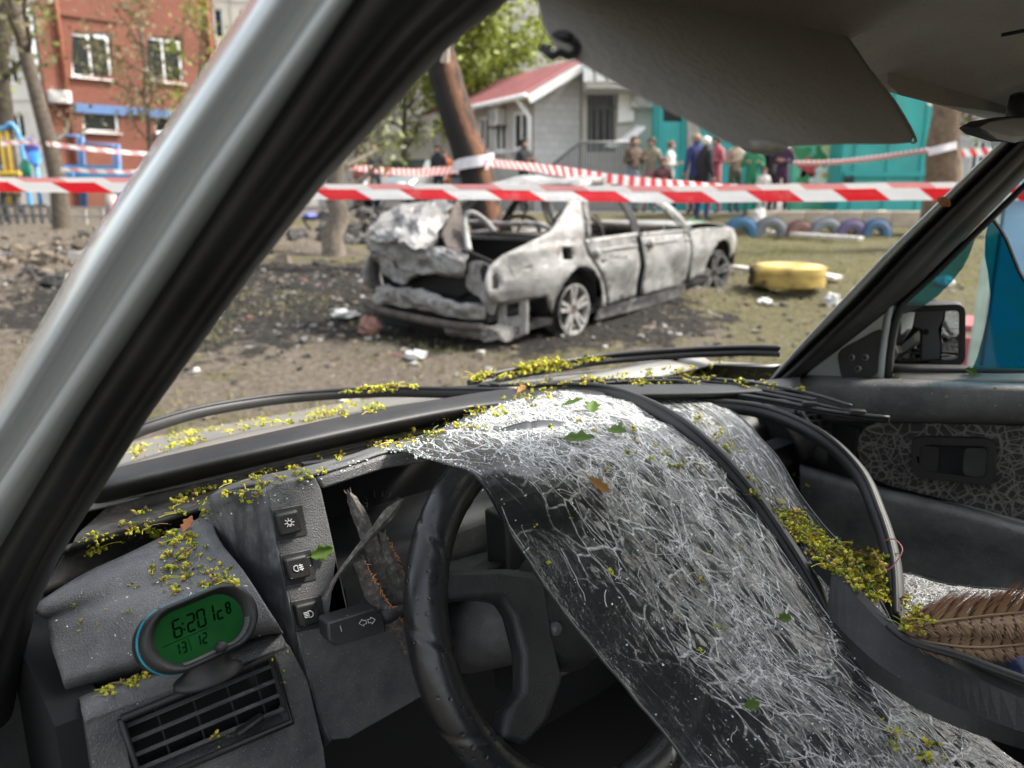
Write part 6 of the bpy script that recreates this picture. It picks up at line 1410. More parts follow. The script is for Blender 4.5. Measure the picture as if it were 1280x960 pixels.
# ================================================================== SHATTERED WINDSCREEN
def cracked(name, axis_, dens=1.0):
    n = N(name); uv = n.coord('UV')
    nz = n.noise(5, 4, .6, uv).outputs['Color']; ad = n.n('VectorMath', operation='MULTIPLY_ADD'); ad.inputs[1].default_value = (.07, .07, 0); n.l(nz, ad.inputs[0]); n.l(uv, ad.inputs[2])
    def vor(sx, sy, w, rot=0):
        mp = n.n('Mapping'); mp.inputs['Scale'].default_value = (sx, sy, 1); mp.inputs['Rotation'].default_value = (0, 0, rot); n.l(ad.outputs[0], mp.inputs[0])
        v = n.n('TexVoronoi', feature='DISTANCE_TO_EDGE', voronoi_dimensions='2D', i_Scale=1.0); n.l(mp.outputs[0], v.inputs['Vector'])
        return n.ramp(v.outputs['Distance'], [(w * .4, (1, 1, 1)), (w, (0, 0, 0))])
    big = vor(7, 6, .020, .3); med = vor(16, 12, .040, .2); med2 = vor(30, 17, .055, .15); fin = vor(62, 50, .08); lng = vor(70, 5, .06, .12)
    s = n.n('SeparateXYZ'); n.l(uv, s.inputs[0])
    prof = n.ramp(s.outputs[0], [(.0, (.0, .0, .0)), (.20, (.04, .04, .04)), (.32, (.50, .50, .50)), (.5, (.85, .85, .85)), (.75, (.72, .72, .72)), (.97, (.42, .42, .42))]) if axis_ else n.ramp(s.outputs[1], [(0, (.9, .9, .9)), (.6, (.5, .5, .5)), (1, (.45, .45, .45))])
    vt = n.ramp(s.outputs[1], [(.0, (.2, .2, .2)), (.10, (.58, .58, .58)), (.22, (.35, .35, .35)), (.40, (.05, .05, .05)), (.7, (.0, .0, .0)), (1, (.05, .05, .05))])
    pat = n.noise(6.5, 5, .62, uv, .5).outputs[0]
    region = n.math('ADD', prof, n.math('ADD', vt if axis_ else 0.0, n.math('MULTIPLY', n.math('SUBTRACT', pat, .5), 2.4)), clamp=True)
    fade = n.ramp(n.noise(26, 4, .65, uv).outputs[0], [(.30, (.15, .15, .15)), (.56, (1, 1, 1))])
    m = n.math('MULTIPLY', big, n.math('ADD', region, .04, clamp=True))
    m = n.math('MAXIMUM', m, n.math('MULTIPLY', med, n.ramp(region, [(.15, (0, 0, 0)), (.45, (1, 1, 1))])))
    m = n.math('MAXIMUM', m, n.math('MULTIPLY', med2, n.ramp(region, [(.48, (0, 0, 0)), (.85, (1, 1, 1))])))
    m = n.math('MAXIMUM', m, n.math('MULTIPLY', fin, n.ramp(region, [(.78, (0, 0, 0)), (1.0, (1, 1, 1))])))
    m = n.math('MAXIMUM', m, n.math('MULTIPLY', lng, n.ramp(region, [(.6, (0, 0, 0)), (1.0, (.7, .7, .7))])))
    fin2 = vor(150, 140, .10); m = n.math('MAXIMUM', m, n.math('MULTIPLY', fin2, n.ramp(region, [(.92, (0, 0, 0)), (1.0, (.7, .7, .7))])))
    m = n.math('MULTIPLY', n.math('MULTIPLY', m, fade), n.ramp(n.noise(140, 2, .6, uv).outputs[0], [(.35, (.35, .35, .35)), (.55, (1, 1, 1))]))
    haze = n.math('MULTIPLY', n.ramp(n.noise(16, 6, .75, uv).outputs[0], [(.35, (0, 0, 0)), (.8, (1, 1, 1))]), n.math('MULTIPLY', region, .12))
    haze = n.math('ADD', haze, .03)
    tr = n.n('BsdfTransparent'); tr.inputs[0].default_value = (.62, .66, .65, 1)
    gl = n.n('BsdfGlossy'); gl.inputs['Roughness'].default_value = .10; fz = n.n('LayerWeight', i_Blend=.22)
    bp = n.n('Bump', i_Strength=.6, i_Distance=.003); n.l(n.math('ADD', m, n.math('MULTIPLY', n.noise(30, 4, .6, uv).outputs[0], 1.2)), bp.inputs['Height']); fv = n.n('TexVoronoi', voronoi_dimensions='2D', i_Scale=1.0); fmp = n.n('Mapping'); fmp.inputs['Scale'].default_value = (62, 50, 1); n.l(ad.outputs[0], fmp.inputs[0]); n.l(fmp.outputs[0], fv.inputs['Vector'])
    fs_ = n.n('VectorMath', operation='SUBTRACT'); n.l(fv.outputs['Color'], fs_.inputs[0]); fs_.inputs[1].default_value = (.5, .5, .5)
    fk = n.n('VectorMath', operation='SCALE'); n.l(fs_.outputs[0], fk.inputs[0]); n.l(n.math('MULTIPLY', region, .9), fk.inputs['Scale'])
    fa = n.n('VectorMath', operation='ADD'); n.l(bp.outputs[0], fa.inputs[0]); n.l(fk.outputs[0], fa.inputs[1])
    fn_ = n.n('VectorMath', operation='NORMALIZE'); n.l(fa.outputs[0], fn_.inputs[0]); fnrm = fn_.outputs[0]; n.l(fnrm, gl.inputs['Normal'])
    g1 = n.n('MixShader'); n.l(n.math('ADD', n.math('MULTIPLY', fz.outputs['Fresnel'], .8), .03), g1.inputs[0]); n.l(tr.outputs[0], g1.inputs[1]); n.l(gl.outputs[0], g1.inputs[2])
    df = n.n('BsdfDiffuse'); df.inputs[0].default_value = (.90, .91, .90, 1); tl = n.n('BsdfTranslucent'); tl.inputs[0].default_value = (.8, .81, .8, 1); dm_ = n.n('MixShader'); dm_.inputs[0].default_value = .3; n.l(df.outputs[0], dm_.inputs[1]); n.l(tl.outputs[0], dm_.inputs[2])
    dh = n.n('BsdfDiffuse'); dh.inputs[0].default_value = (.42, .44, .43, 1)
    dk = n.n('BsdfPrincipled'); dk.inputs['Base Color'].default_value = (.009, .010, .011, 1); dk.inputs['Roughness'].default_value = .2; n.l(fnrm, dk.inputs['Normal'])
    opq = n.ramp(s.outputs[0], [(0, (.86, .86, .86)), (.3, (.80, .80, .80)), (.55, (.50, .50, .50)), (1, (.42, .42, .42))]) if axis_ else .45  # dark opaque left end paints in the reflection of the dark ceiling
    g0 = n.n('MixShader')
    if axis_: n.l(opq, g0.inputs[0])
    else: g0.inputs[0].default_value = opq
    n.l(g1.outputs[0], g0.inputs[1]); n.l(dk.outputs[0], g0.inputs[2])
    h1 = n.n('MixShader'); n.l(haze, h1.inputs[0]); n.l(g0.outputs[0], h1.inputs[1]); n.l(dh.outputs[0], h1.inputs[2])
    c1 = n.n('MixShader'); n.l(m, c1.inputs[0]); n.l(h1.outputs[0], c1.inputs[1]); n.l(dm_.outputs[0], c1.inputs[2]); n.l(c1.outputs[0], n.out.inputs[0])
    return n.m
M_gedge = simple('glass_edge', (.012, .018, .017), .25, var=.3); n = N('crack_white'); n.set(Base_Color=(.78, .79, .78), Roughness=.5); M_crack = n.m
def sheet(name, ctrl, k, label, mat, amp=.004, edges=()):
    rows = surf([Zp(r) for r in ctrl], k, k); nr_, nc = len(rows), len(rows[0])
    rows = [[p + UZ * amp * (fbm((p.x * 14, p.y * 14, p.z * 14)) + 1.2 * fbm((p.x * 6, p.y * 6, p.z * 6 + 3))) for p in r] for r in rows]
    vs = [p for r in rows for p in r]; fs = [(i * nc + j, i * nc + j + 1, (i + 1) * nc + j + 1, (i + 1) * nc + j) for i in range(nr_ - 1) for j in range(nc - 1)]
    uv = [(j / (nc - 1), i / (nr_ - 1)) for i in range(nr_) for j in range(nc)]
    o = mk(name, (vs, fs, [0] * len(fs)), mat, smooth=True, uv=uv); tag(o, label, 'windscreen')
    return o, rows
ctrl = [[(480, 563, -.295), (540, 541, -.305), (600, 516, -.312), (650, 496, -.316), (700, 485, -.318), (765, 494, -.320)],
        [(528, 575, -.275), (590, 566, -.258), (645, 545, -.268), (700, 521, -.28), (760, 508, -.298), (815, 516, -.308)],
        [(592, 592, -.248), (650, 592, -.252), (705, 580, -.262), (770, 562, -.280), (830, 554, -.304), (880, 562, -.325)],
        [(640, 672, -.315), (700, 662, -.318), (770, 652, -.325), (840, 642, -.343), (900, 638, -.362), (942, 632, -.382)],
        [(704, 765, -.385), (770, 752, -.39), (840, 742, -.398), (910, 732, -.412), (970, 726, -.428), (1012, 736, -.448)],
        [(776, 856, -.448), (840, 842, -.45), (910, 832, -.458), (980, 822, -.47), (1050, 818, -.485), (1100, 838, -.505)],
        [(850, 944, -.50), (920, 930, -.50), (1000, 920, -.506), (1075, 912, -.515), (1150, 908, -.53), (1230, 924, -.55)],
        [(900, 1020, -.54), (970, 1010, -.54), (1060, 1000, -.545), (1140, 995, -.55), (1230, 990, -.56), (1330, 1000, -.58)]]
glass, grows = sheet('shattered_windscreen', ctrl, 9, 'shattered windscreen sheet draped over the steering wheel, white with cracks', cracked('cracked_glass', True))
ctrl2 = [[(792, 485, -.328), (815, 478, -.326), (845, 478, -.325), (885, 490, -.33)], [(850, 533, -.335), (880, 524, -.334), (915, 526, -.336), (950, 548, -.35)], [(912, 600, -.375), (940, 592, -.373), (970, 592, -.378), (1005, 625, -.40)],
         [(972, 685, -.432), (1000, 676, -.43), (1030, 674, -.435), (1062, 698, -.45)], [(1032, 764, -.485), (1060, 758, -.485), (1085, 752, -.485), (1108, 768, -.50)], [(1056, 806, -.512), (1085, 806, -.512), (1110, 802, -.512), (1126, 812, -.52)]]
g2, grows2 = sheet('windscreen_fragment', ctrl2, 8, 'narrow cracked windscreen fragment between the two curved rubber seals', cracked('cracked_glass_2', False), .005)
ctrl3 = [[(1118, 715, -.50), (1170, 728, -.50), (1230, 738, -.50), (1320, 745, -.50)], [(1122, 745, -.505), (1170, 752, -.505), (1230, 758, -.505), (1320, 765, -.505)], [(1126, 785, -.515), (1170, 790, -.515), (1230, 795, -.515), (1320, 800, -.515)]]
g3, grows3 = sheet('windscreen_fragment', ctrl3, 8, 'strip of cracked windscreen lying at the door pocket behind the feather', MATS['cracked_glass_2'], .006)
# laminated rims
for g_, rr_, cl_ in ((glass, grows, [[r[0] for r in grows], grows[0][:30]]), (g2, grows2, [[r[-1] for r in grows2]]), (g3, grows3, [grows3[0]])):
    for e_ in cl_: mk('glass_rim', MB().tube([p for p in e_], .0016, 6), M_gedge, g_, smooth=True)
# raised crack filaments on the sheet
def filaments(rows, count, par, seed, dens):
    rnd = random.Random(seed); nr_, nc = len(rows), len(rows[0]); mb = MB()
    def at(u, v):
        a = max(0, min(nr_ - 1.001, v * (nr_ - 1))); b = max(0, min(nc - 1.001, u * (nc - 1))); i, j = int(a), int(b); fa, fb_ = a - i, b - j
        return rows[i][j].lerp(rows[i][j + 1], fb_).lerp(rows[i + 1][j].lerp(rows[i + 1][j + 1], fb_), fa)
    made = 0
    while made < count:
        u, v = rnd.random(), rnd.random()
        if rnd.random() > dens(u, v): continue
        made += 1
        a = rnd.choice([1.35, 1.2, 1.9, 1.55, .5, -.4, 2.6]) + rnd.gauss(0, .22); L = rnd.uniform(.03, .16) * (1.3 if abs(a - 1.5) < .5 else .7); pts = []
        k = rnd.randint(4, 8); w = 10 ** rnd.uniform(-4.0, -3.4)
        for s in range(k):
            if not (0 <= u <= 1 and 0 <= v <= 1): break
            pts.append(at(u, v) + UZ * .0012); a += rnd.gauss(0, .30); u += math.cos(a) * L / k * 1.2; v += math.sin(a) * L / k
        if len(pts) < 2: continue
        for p, q in zip(pts, pts[1:]):
            d = (q - p); sd_ = d.cross((CAM - p)).normalized() * w
            n_ = d.cross(sd_).normalized() * w * .6
            mb.add([p - sd_, p + sd_, p + n_, q - sd_, q + sd_, q + n_], [(0, 2, 5, 3), (2, 1, 4, 5)])
    return mk('crack_filament', mb, M_crack, par, kind='stuff', weld=False, recalc=False)
def dens1(u, v):
    d = sstep(.08, .42, u) * (1 - .35 * sstep(.8, 1, u)); d = max(d, sstep(.35, .1, v) * sstep(.02, .05, v) * .9)
    return max(.02, d * (.35 + .9 * max(0, .5 + fbm((u * 5, v * 5, 2)))))
filaments(grows, 240, glass, 3, dens1); filaments(grows2, 70, g2, 4, lambda u, v: .3 + .6 * (1 - u)); filaments(grows3, 60, g3, 5, lambda u, v: .7)
# glass crumbs
rnd = random.Random(8); cb_ = MB()
def gat(rows, u, v):
    i = min(len(rows) - 2, int(v * (len(rows) - 1))); j = min(len(rows[0]) - 2, int(u * (len(rows[0]) - 1))); return rows[i][j]
for i in range(3200):
    if i < 900: u, v = min(.98, max(0, rnd.gauss(.32, .22))), min(.98, max(.0, abs(rnd.gauss(.10, .12)))); p = gat(grows, u, v)
    else: p = gat(grows, min(.97, max(0.01, rnd.gauss(.55, .2))), rnd.random() * .97)
    s = rnd.uniform(.0005, .0024) * (1 if i < 900 else .7); c = p + V((rnd.gauss(0, .003), rnd.gauss(0, .003), s)); vv = [c + V((rnd.uniform(-1, 1), rnd.uniform(-1, 1), rnd.uniform(-1, 1))) * s for _ in range(4)]; cb_.add(vv, [(0, 1, 2), (0, 1, 3), (1, 2, 3), (0, 2, 3)])
n = N('glass_crumb'); n.set(Base_Color=(.80, .86, .87), Roughness=.12, Specular_IOR_Level=.8)
o = mk('glass_crumbs', cb_, n.m, kind='stuff', weld=False); o['label'] = 'sparkling glass crumbs over the top of the shattered windscreen'; o['category'] = 'glass'

# ================================================================== BROKEN TRIM AND FEATHER
tr_ = [Zp([(1043, 706, -.425), (1078, 742, -.44), (1113, 776, -.452), (1150, 799, -.458), (1200, 822, -.462), (1250, 846, -.463), (1330, 880, -.463)]),
       Zp([(1040, 712, -.428), (1076, 752, -.444), (1110, 787, -.456), (1150, 812, -.462), (1200, 838, -.466), (1250, 862, -.468), (1330, 895, -.468)]),
       Zp([(1034, 768, -.468), (1070, 805, -.476), (1105, 835, -.482), (1150, 862, -.487), (1200, 885, -.49), (1250, 905, -.493), (1330, 930, -.496)]),
       Zp([(1032, 790, -.492), (1066, 828, -.498), (1100, 856, -.502), (1148, 886, -.506), (1200, 910, -.509), (1250, 927, -.512), (1330, 950, -.515)])]
M_trm = plastic('trim_plastic', (.012, .0125, .0135), .45, 1600, .10, .10)
tm = thing('broken_trim', pZ(1150, 890, -.51), 'broken black plastic trim lying on the shattered glass below the feather', 'trim')
mk('trim_face', MB().loft([cr(r, 4) for r in tr_]), M_trm, tm, solid=.0025)
tp_ = [tr_[0], [p + FV * .018 + UZ * .004 for p in tr_[0]], [p + FV * .03 - UZ * .012 for p in tr_[0]]]
mk('trim_flange', MB().loft([cr(r, 4) for r in tp_]), M_trm, tm, solid=.0025)
mk('trim_rail', MB().tube(cr(Zp([(1112, 782, -.438), (1140, 802, -.44), (1200, 820, -.44), (1240, 835, -.44), (1330, 868, -.44)]), 4), .006, 8, flat=.6), M_blk, tm, smooth=True)
# feather
n = N('feather_brown'); uv = n.coord('UV'); s = n.n('SeparateXYZ'); n.l(uv, s.inputs[0])
bars = n.ramp(n.math('FRACT', n.math('ADD', n.math('MULTIPLY', s.outputs[0], 13), n.math('MULTIPLY', s.outputs[1], .8))), [(.0, (.05, .02, .01)), (.16, (.07, .03, .012)), (.24, (.24, .13, .06)), (.9, (.30, .175, .09)), (1, (.06, .025, .012))])
tip = n.mix(n.ramp(s.outputs[1], [(.3, (0, 0, 0)), (.95, (.85, .85, .85))]), bars, (.15, .035, .018)); n.set(Base_Color=tip, Roughness=.55); M_fe = n.m
n = N('feather_tan'); uv = n.coord('UV'); s = n.n('SeparateXYZ'); n.l(uv, s.inputs[0])
bars = n.ramp(n.math('FRACT', n.math('ADD', n.math('MULTIPLY', s.outputs[0], 15), n.math('MULTIPLY', s.outputs[1], 1.2))), [(.0, (.035, .018, .01)), (.10, (.05, .025, .012)), (.16, (.25, .155, .085)), (.92, (.32, .21, .125)), (1, (.04, .02, .01))])
n.set(Base_Color=bars, Roughness=.55); M_fe2 = n.m
M_quill = simple('quill', (.35, .25, .15), .4)
fe = thing('feather', pZ(1116, 790, -.44), 'brown barred bird feather stuck in the broken black trim', 'feather')
def vane(shaft, tips, mat, seed, nm, count=150, ragged=.1):
    rnd = random.Random(seed); sp = cr(Zp(shaft), 20); tp = cr(Zp(tips), 20); k = min(len(sp), len(tp)); vs, fs, uv = [], [], []
    for i in range(count):
        t = (i + rnd.random() * .5) / count; a = t * (k - 2); ia = int(a); p = sp[ia].lerp(sp[ia + 1], a - ia)
        b = min(k - 1.01, a + k * .10); ib = int(b); q = tp[ib].lerp(tp[ib + 1], b - ib)
        L = 1 + rnd.gauss(0, ragged); q = p + (q - p) * L + V((rnd.gauss(0, 1), rnd.gauss(0, 1), rnd.gauss(0, 1))) * .0014
        w = (sp[-1] - sp[0]).normalized() * .0010; o = len(vs); m_ = p.lerp(q, .55) + UZ * .003
        vs += [p - w, p + w, m_ - w, m_ + w, q]; fs += [(o, o + 1, o + 3, o + 2), (o + 2, o + 3, o + 4)]; uv += [(t, 0), (t, 0), (t, .55), (t, .55), (t, 1)]
    mk(nm, (vs, fs, [0] * len(fs)), mat, fe, uv=uv, recalc=False, solid=.0003)
s1 = [(1116, 789, -.440), (1160, 779, -.428), (1220, 771, -.42), (1270, 766, -.415), (1340, 760, -.41)]
vane(s1, [(1135, 775, -.435), (1180, 748, -.415), (1235, 738, -.40), (1280, 733, -.395), (1340, 728, -.39)], M_fe, 1, 'vane', 230, .16)
vane(s1, [(1125, 796, -.442), (1165, 796, -.436), (1220, 797, -.43), (1270, 798, -.425), (1340, 796, -.42)], M_fe2, 2, 'vane', 320, .05)
s2 = [(1120, 794, -.446), (1170, 804, -.443), (1220, 809, -.438), (1270, 806, -.432), (1340, 798, -.425)]
vane(s2, [(1130, 790, -.444), (1170, 788, -.438), (1220, 786, -.43), (1270, 782, -.425), (1340, 775, -.42)], M_fe2, 3, 'vane', 320, .04)
vane(s2, [(1135, 800, -.449), (1175, 822, -.45), (1225, 828, -.446), (1270, 824, -.44), (1340, 815, -.435)], M_fe2, 4, 'vane', 320, .06)
for s_ in (s1, s2): q = cr(Zp([(a, b, z + .0015) for a, b, z in s_]), 8); mk('quill', MB().tube(q, [.0016 - .0009 * i / len(q) for i in range(len(q))], 6), M_quill, fe, smooth=True)
# things on the seat seen past the trim
tag(mk('paper_sheet', MB().prism([pZ(x, y, -.60) for x, y in [(1236, 845), (1300, 862), (1320, 905), (1240, 880)]], UZ * -.002), simple('cream_paper', (.62, .52, .36), .8, var=.3, scale=30)), 'cream paper scrap on the passenger seat behind the broken trim', 'paper')
tag(mk('blue_cloth', MB().loft(surf([Zp([(1258, 818, -.55), (1270, 820, -.545), (1290, 822, -.55)]), Zp([(1258, 828, -.56), (1272, 832, -.55), (1290, 834, -.56)]), Zp([(1258, 838, -.57), (1274, 842, -.56), (1290, 845, -.57)])], 4, 4)), simple('navy_cloth', (.03, .05, .13), .9, var=.4, scale=60), solid=.004, smooth=True), 'dark blue cloth on the seat under the feather', 'cloth')
# ================================================================== DASH CLOCK
Cc = pF(253, 784, .645); cn = ((CAM - Cc).normalized() * .80 - FV * .06 + RV * .22 + UZ * .02).normalized()
cq = lambda x, y: plane(x, y, Cc, cn)
cu = (cq(318, 758) - cq(196, 811)).normalized(); cv = cn.cross(cu).normalized()
if cv.z < 0: cv = -cv
ha = (cq(326, 748) - cq(190, 822)).length / 2; hb = .0300
def stad(s, dep, sx=0, grow=0):
    out = []; r = hb * s + grow; L = ha * s - hb * s
    for i in range(40):
        t = 2 * pi * i / 40; x, y = math.cos(t), math.sin(t)
        out.append(Cc + cu * ((L if x >= 0 else -L) + r * x + sx) + cv * r * y + cn * dep)
    return out
clk = thing('dash_clock', Cc - cv * .045 - cn * .02, 'oval black dash clock with a blue ring and a green lit display', 'clock')
mk('casing', MB().loft([stad(.5, -.048), stad(.86, -.047), stad(.98, -.040), stad(1.0, -.028), stad(1.0, -.020), stad(.965, -.0185)], closed=True), M_blk, clk, smooth=True)
mk('blue_ring', MB().loft([stad(.97, -.019), stad(1.015, -.0165), stad(1.02, -.014), stad(.97, -.012)], closed=True), simple('ring_cyan', (.015, .30, .42), .3, var=.05), clk, smooth=True)
mk('bezel', MB().loft([stad(.97, -.013), stad(1.0, -.012), stad(1.005, -.004), stad(.985, .001), stad(.93, .0035), stad(.88, .003), stad(.80, -.003), stad(.77, -.005), stad(.76, -.008)], closed=True), M_blk, clk, smooth=True)
for k in range(5): q = stad(.775 + .008 * k, -.0032 + .0016 * k); mk('bezel_groove', MB().tube([q[i % 40] for i in range(28, 39)], .0004, 5), M_dash, clk)
for i in (11, 14, 17, 20, 23):
    q = stad(1.006, -.008); c0 = q[i]; mk('bezel_notch', MB().bar(c0 - cn * .004, c0 + cn * .002, .0012, .0012, (c0 - Cc).normalized()), M_dash, clk)
n = N('lcd_green'); g0 = n.noise(22, 3).outputs[0]; n.set(Base_Color=(.006, .026, .008), Roughness=.12, Emission_Color=n.ramp(g0, [(.35, (.004, .08, .014)), (.65, (.012, .17, .035))]), Emission_Strength=.07); 
scr = mk('display', MB().loft([stad(.01, -.0070), stad(.4, -.0070), stad(.775, -.0070)], closed=True), n.m, clk, smooth=True)
n = N('lcd_segment'); n.set(Base_Color=(.001, .004, .002), Roughness=1.0, Specular_IOR_Level=.0); M_lcd = n.m
SEG = dict(a=((0, 2), (1, 2)), b=((1, 1), (1, 2)), c=((1, 0), (1, 1)), d=((0, 0), (1, 0)), e=((0, 0), (0, 1)), f=((0, 1), (0, 2)), g=((0, 1), (1, 1)))
DIG = {'6': 'afgedc', '2': 'abged', '0': 'abcdef', '1': 'bc', 'c': 'ged', '8': 'abcdefg', '3': 'abgcd'}
sx_, sy_ = ha * .72, hb * .72
def T2(x, y): return Cc + cu * sx_ * x + cv * sy_ * y - cn * .0066
def digit(ch, x, y, w, h, th):
    mb = MB()
    for s in DIG[ch]:
        (a0, b0), (a1, b1) = SEG[s]; A = V((a0 * w + b0 * h * .045, b0 * h / 2)); B = V((a1 * w + b1 * h * .045, b1 * h / 2)); d = (B - A) * .06
        A, B = A + d, B - d; mb.bar(T2(x + A.x, y + A.y), T2(x + B.x, y + B.y), th, .0002, cn)
    return mk('digit', mb, M_lcd, scr)
for ch, x, y, w, h in [('6', -.60, .02, .17, .66), ('2', -.27, .02, .17, .66), ('0', -.02, .02, .17, .66), ('1', .20, .02, .17, .66), ('c', .46, .02, .13, .62), ('8', .70, .10, .09, .42)]: digit(ch, x, y, w, h, .0017)
for ch, x in (('1', -.70), ('3', -.54), ('1', -.20), ('2', -.04)): digit(ch, x, -.66, .09, .40, .0012)
for y in (.20, .44): mk('colon_dot', MB().box(T2(-.345, y), (.0016, .0016, .0002), Matrix((cu, cv, cn)).transposed()), M_lcd, scr)
mk('display_rule', MB().bar(T2(-.92, -.12), T2(.16, -.12), .0005, .0002, cn), M_lcd, scr); mk('display_rule', MB().bar(T2(-.34, -.2), T2(-.34, -.72), .0005, .0002, cn), M_lcd, scr)
mk('knob', MB().ball(Cc + cu * ha * .16 - cv * hb * .74 + cn * .004, (.006, .005, .005), 12, 8), M_blk, clk, smooth=True)
ft = Cc - cv * hb * 1.12 - cn * .022
fb0 = V((ft.x, ft.y, ft.z - .014))
mk('foot', MB().loft([[ft - UZ * dz + RV * (rr * math.cos(t)) * 1.2 + FV * rr * .7 * math.sin(t) for t in [2 * pi * i / 20 for i in range(21)]] for rr, dz in ((.014, -.012), (.015, .0), (.022, .007), (.026, .010), (.026, .013), (.0, .013))]), M_blk, clk, smooth=True)

# ================================================================== SPLINTERS IN THE INSTRUMENT RECESS
n = N('torn_bark'); co = n.coord(); a = n.noise(120, 5, .7, co).outputs[0]; n.set(Base_Color=n.ramp(a, [(.3, (.035, .032, .03)), (.55, (.12, .11, .10)), (.75, (.30, .28, .26))]), Roughness=.9); n.bump(a, .8, .004); M_tb = n.m
M_or = simple('raw_wood_fibre', (.45, .20, .09), .9, var=.5, scale=80)
def splinter(label, pts, ws, f0, fringe=0, seed=1, mat=None):
    rnd = random.Random(seed); p = cr([pb_(x, y, o) for x, y, o in pts], 6); k = len(p); rows = []
    for i, c in enumerate(p):
        d = (p[min(i + 1, k - 1)] - p[max(i - 1, 0)]).normalized(); sd_ = d.cross((CAM - c).normalized()).normalized(); nn = sd_.cross(d)
        w = interp_lin(i / (k - 1), ws) * (1 + .25 * fbm((i * .8, seed, 0)))
        rows.append([c - sd_ * w + nn * .001 * fbm((i, 1, seed)), c - sd_ * w * .3 + nn * .004, c + sd_ * w * .4 + nn * .003, c + sd_ * w, c - nn * .005])
    t = thing('bark_splinter', p[0], label, 'bark')
    mk('strip', MB().loft(rows, closed=True), mat or M_tb, t)
    if fringe:
        mb = MB()
        for i in range(fringe):
            j = rnd.randrange(1, k - 1); c = rows[j][0 if fringe > 0 else 3].lerp(rows[j + 1][0], rnd.random()) if j + 1 < k else rows[j][0]
            q = V((rnd.gauss(0, 1), rnd.gauss(0, 1), rnd.gauss(0, 1))).normalized(); mb.tube([c, c + q * rnd.uniform(.002, .006)], [.0008, .0003], 4)
        mk('fibre_fringe', mb, M_or, t, kind='stuff')
    mb = MB()
    for e in (0, k - 1):
        for i in range(16):
            q = (p[e] - p[1 if e == 0 else k - 2]).normalized() + V((rnd.gauss(0, .35), rnd.gauss(0, .35), rnd.gauss(0, .35))); b = rows[e][rnd.randrange(4)]; mb.tube([b, b + q * rnd.uniform(.001, .0045)], [.0007, .0002], 4)
    mk('frayed_end', mb, M_tb, t, kind='stuff'); return t
splinter('broad torn bark splinter leaning out of the instrument recess', [(436, 616, -.01), (452, 650, -.012), (468, 690, -.014), (485, 735, -.01), (500, 780, .0)], [(0, .0025), (.15, .008), (.6, .010), (1, .004)], 0, 0, 2)
splinter('thin pale torn strip crossing the bark splinters to the switch panel', [(499, 628, -.035), (475, 655, -.037), (445, 690, -.035), (420, 722, -.03), (408, 748, -.028)], [(0, .002), (.12, .007), (.3, .005), (.7, .0022), (1, .003)], 0, 0, 3)
splinter('bark splinter with orange raw wood edge beside the steering wheel rim', [(448, 700, -.03), (465, 740, -.03), (488, 775, -.03), (505, 795, -.028), (512, 815, -.026)], [(0, .006), (.4, .010), (1, .006)], 0, 160, 5)
splinter('upright dark bark splinter behind the thin pale strip', [(478, 668, -.02), (488, 700, -.02), (500, 740, -.018), (512, 780, -.015)], [(0, .003), (.5, .010), (1, .008)], 0, 60, 7)
tag(mk('red_wire', MB().tube(cr(Zp([(1092, 688, -.455), (1100, 702, -.455), (1110, 712, -.452), (1122, 700, -.44), (1128, 686, -.43), (1118, 674, -.43), (1106, 676, -.44)]), 6), .0008, 5), simple('wire_pink', (.45, .16, .15), .5), smooth=True), 'thin pink wire curled round the seal by the door pocket', 'wire')

# ================================================================== BLOSSOM AND LEAVES (dropped where the rays meet the surfaces)
bpy.context.view_layer.update(); DG = bpy.context.evaluated_depsgraph_get()
def cast(px, py):
    d = ray(px, py).normalized(); ok, loc, nrm, _, ob, _ = SC.ray_cast(DG, CAM, d)
    return (loc, nrm if nrm.dot(d) < 0 else -nrm, ob) if ok else (None, None, None)
def inpoly(x, y, pl):
    r = False
    for (a, b), (c, d) in zip(pl, pl[1:] + pl[:1]):
        if (b > y) != (d > y) and x < (c - a) * (y - b) / (d - b) + a: r = not r
    return r
n = N('blossom'); oi = n.n('NewGeometry').outputs['Random Per Island']
cb2 = n.ramp(oi, [(0, (.10, .17, .02)), (.22, (.30, .36, .03)), (.45, (.66, .64, .05)), (.76, (.74, .62, .07)), (.86, (.40, .28, .08)), (1, (.20, .11, .05))]); n.set(Base_Color=cb2, Roughness=.55, Subsurface_Weight=0.0)
tr = n.n('BsdfTranslucent'); n.l(cb2, tr.inputs[0]); mx = n.n('MixShader'); mx.inputs[0].default_value = .25; n.l(n.b.outputs[0], mx.inputs[1]); n.l(tr.outputs[0], mx.inputs[2]); n.l(mx.outputs[0], n.out.inputs[0]); M_blo = n.m
def bud(mb, c, d, L, w):
    d = d.normalized(); x = d.orthogonal().normalized(); y = d.cross(x)
    mb.add([c, c + d * L * .55 + x * w, c + d * L * .6 + y * w, c + d * L * .55 - x * w, c + d * L * .6 - y * w, c + d * L], [(0, 2, 1), (0, 3, 2), (0, 4, 3), (0, 1, 4), (5, 1, 2), (5, 2, 3), (5, 3, 4), (5, 4, 1)])
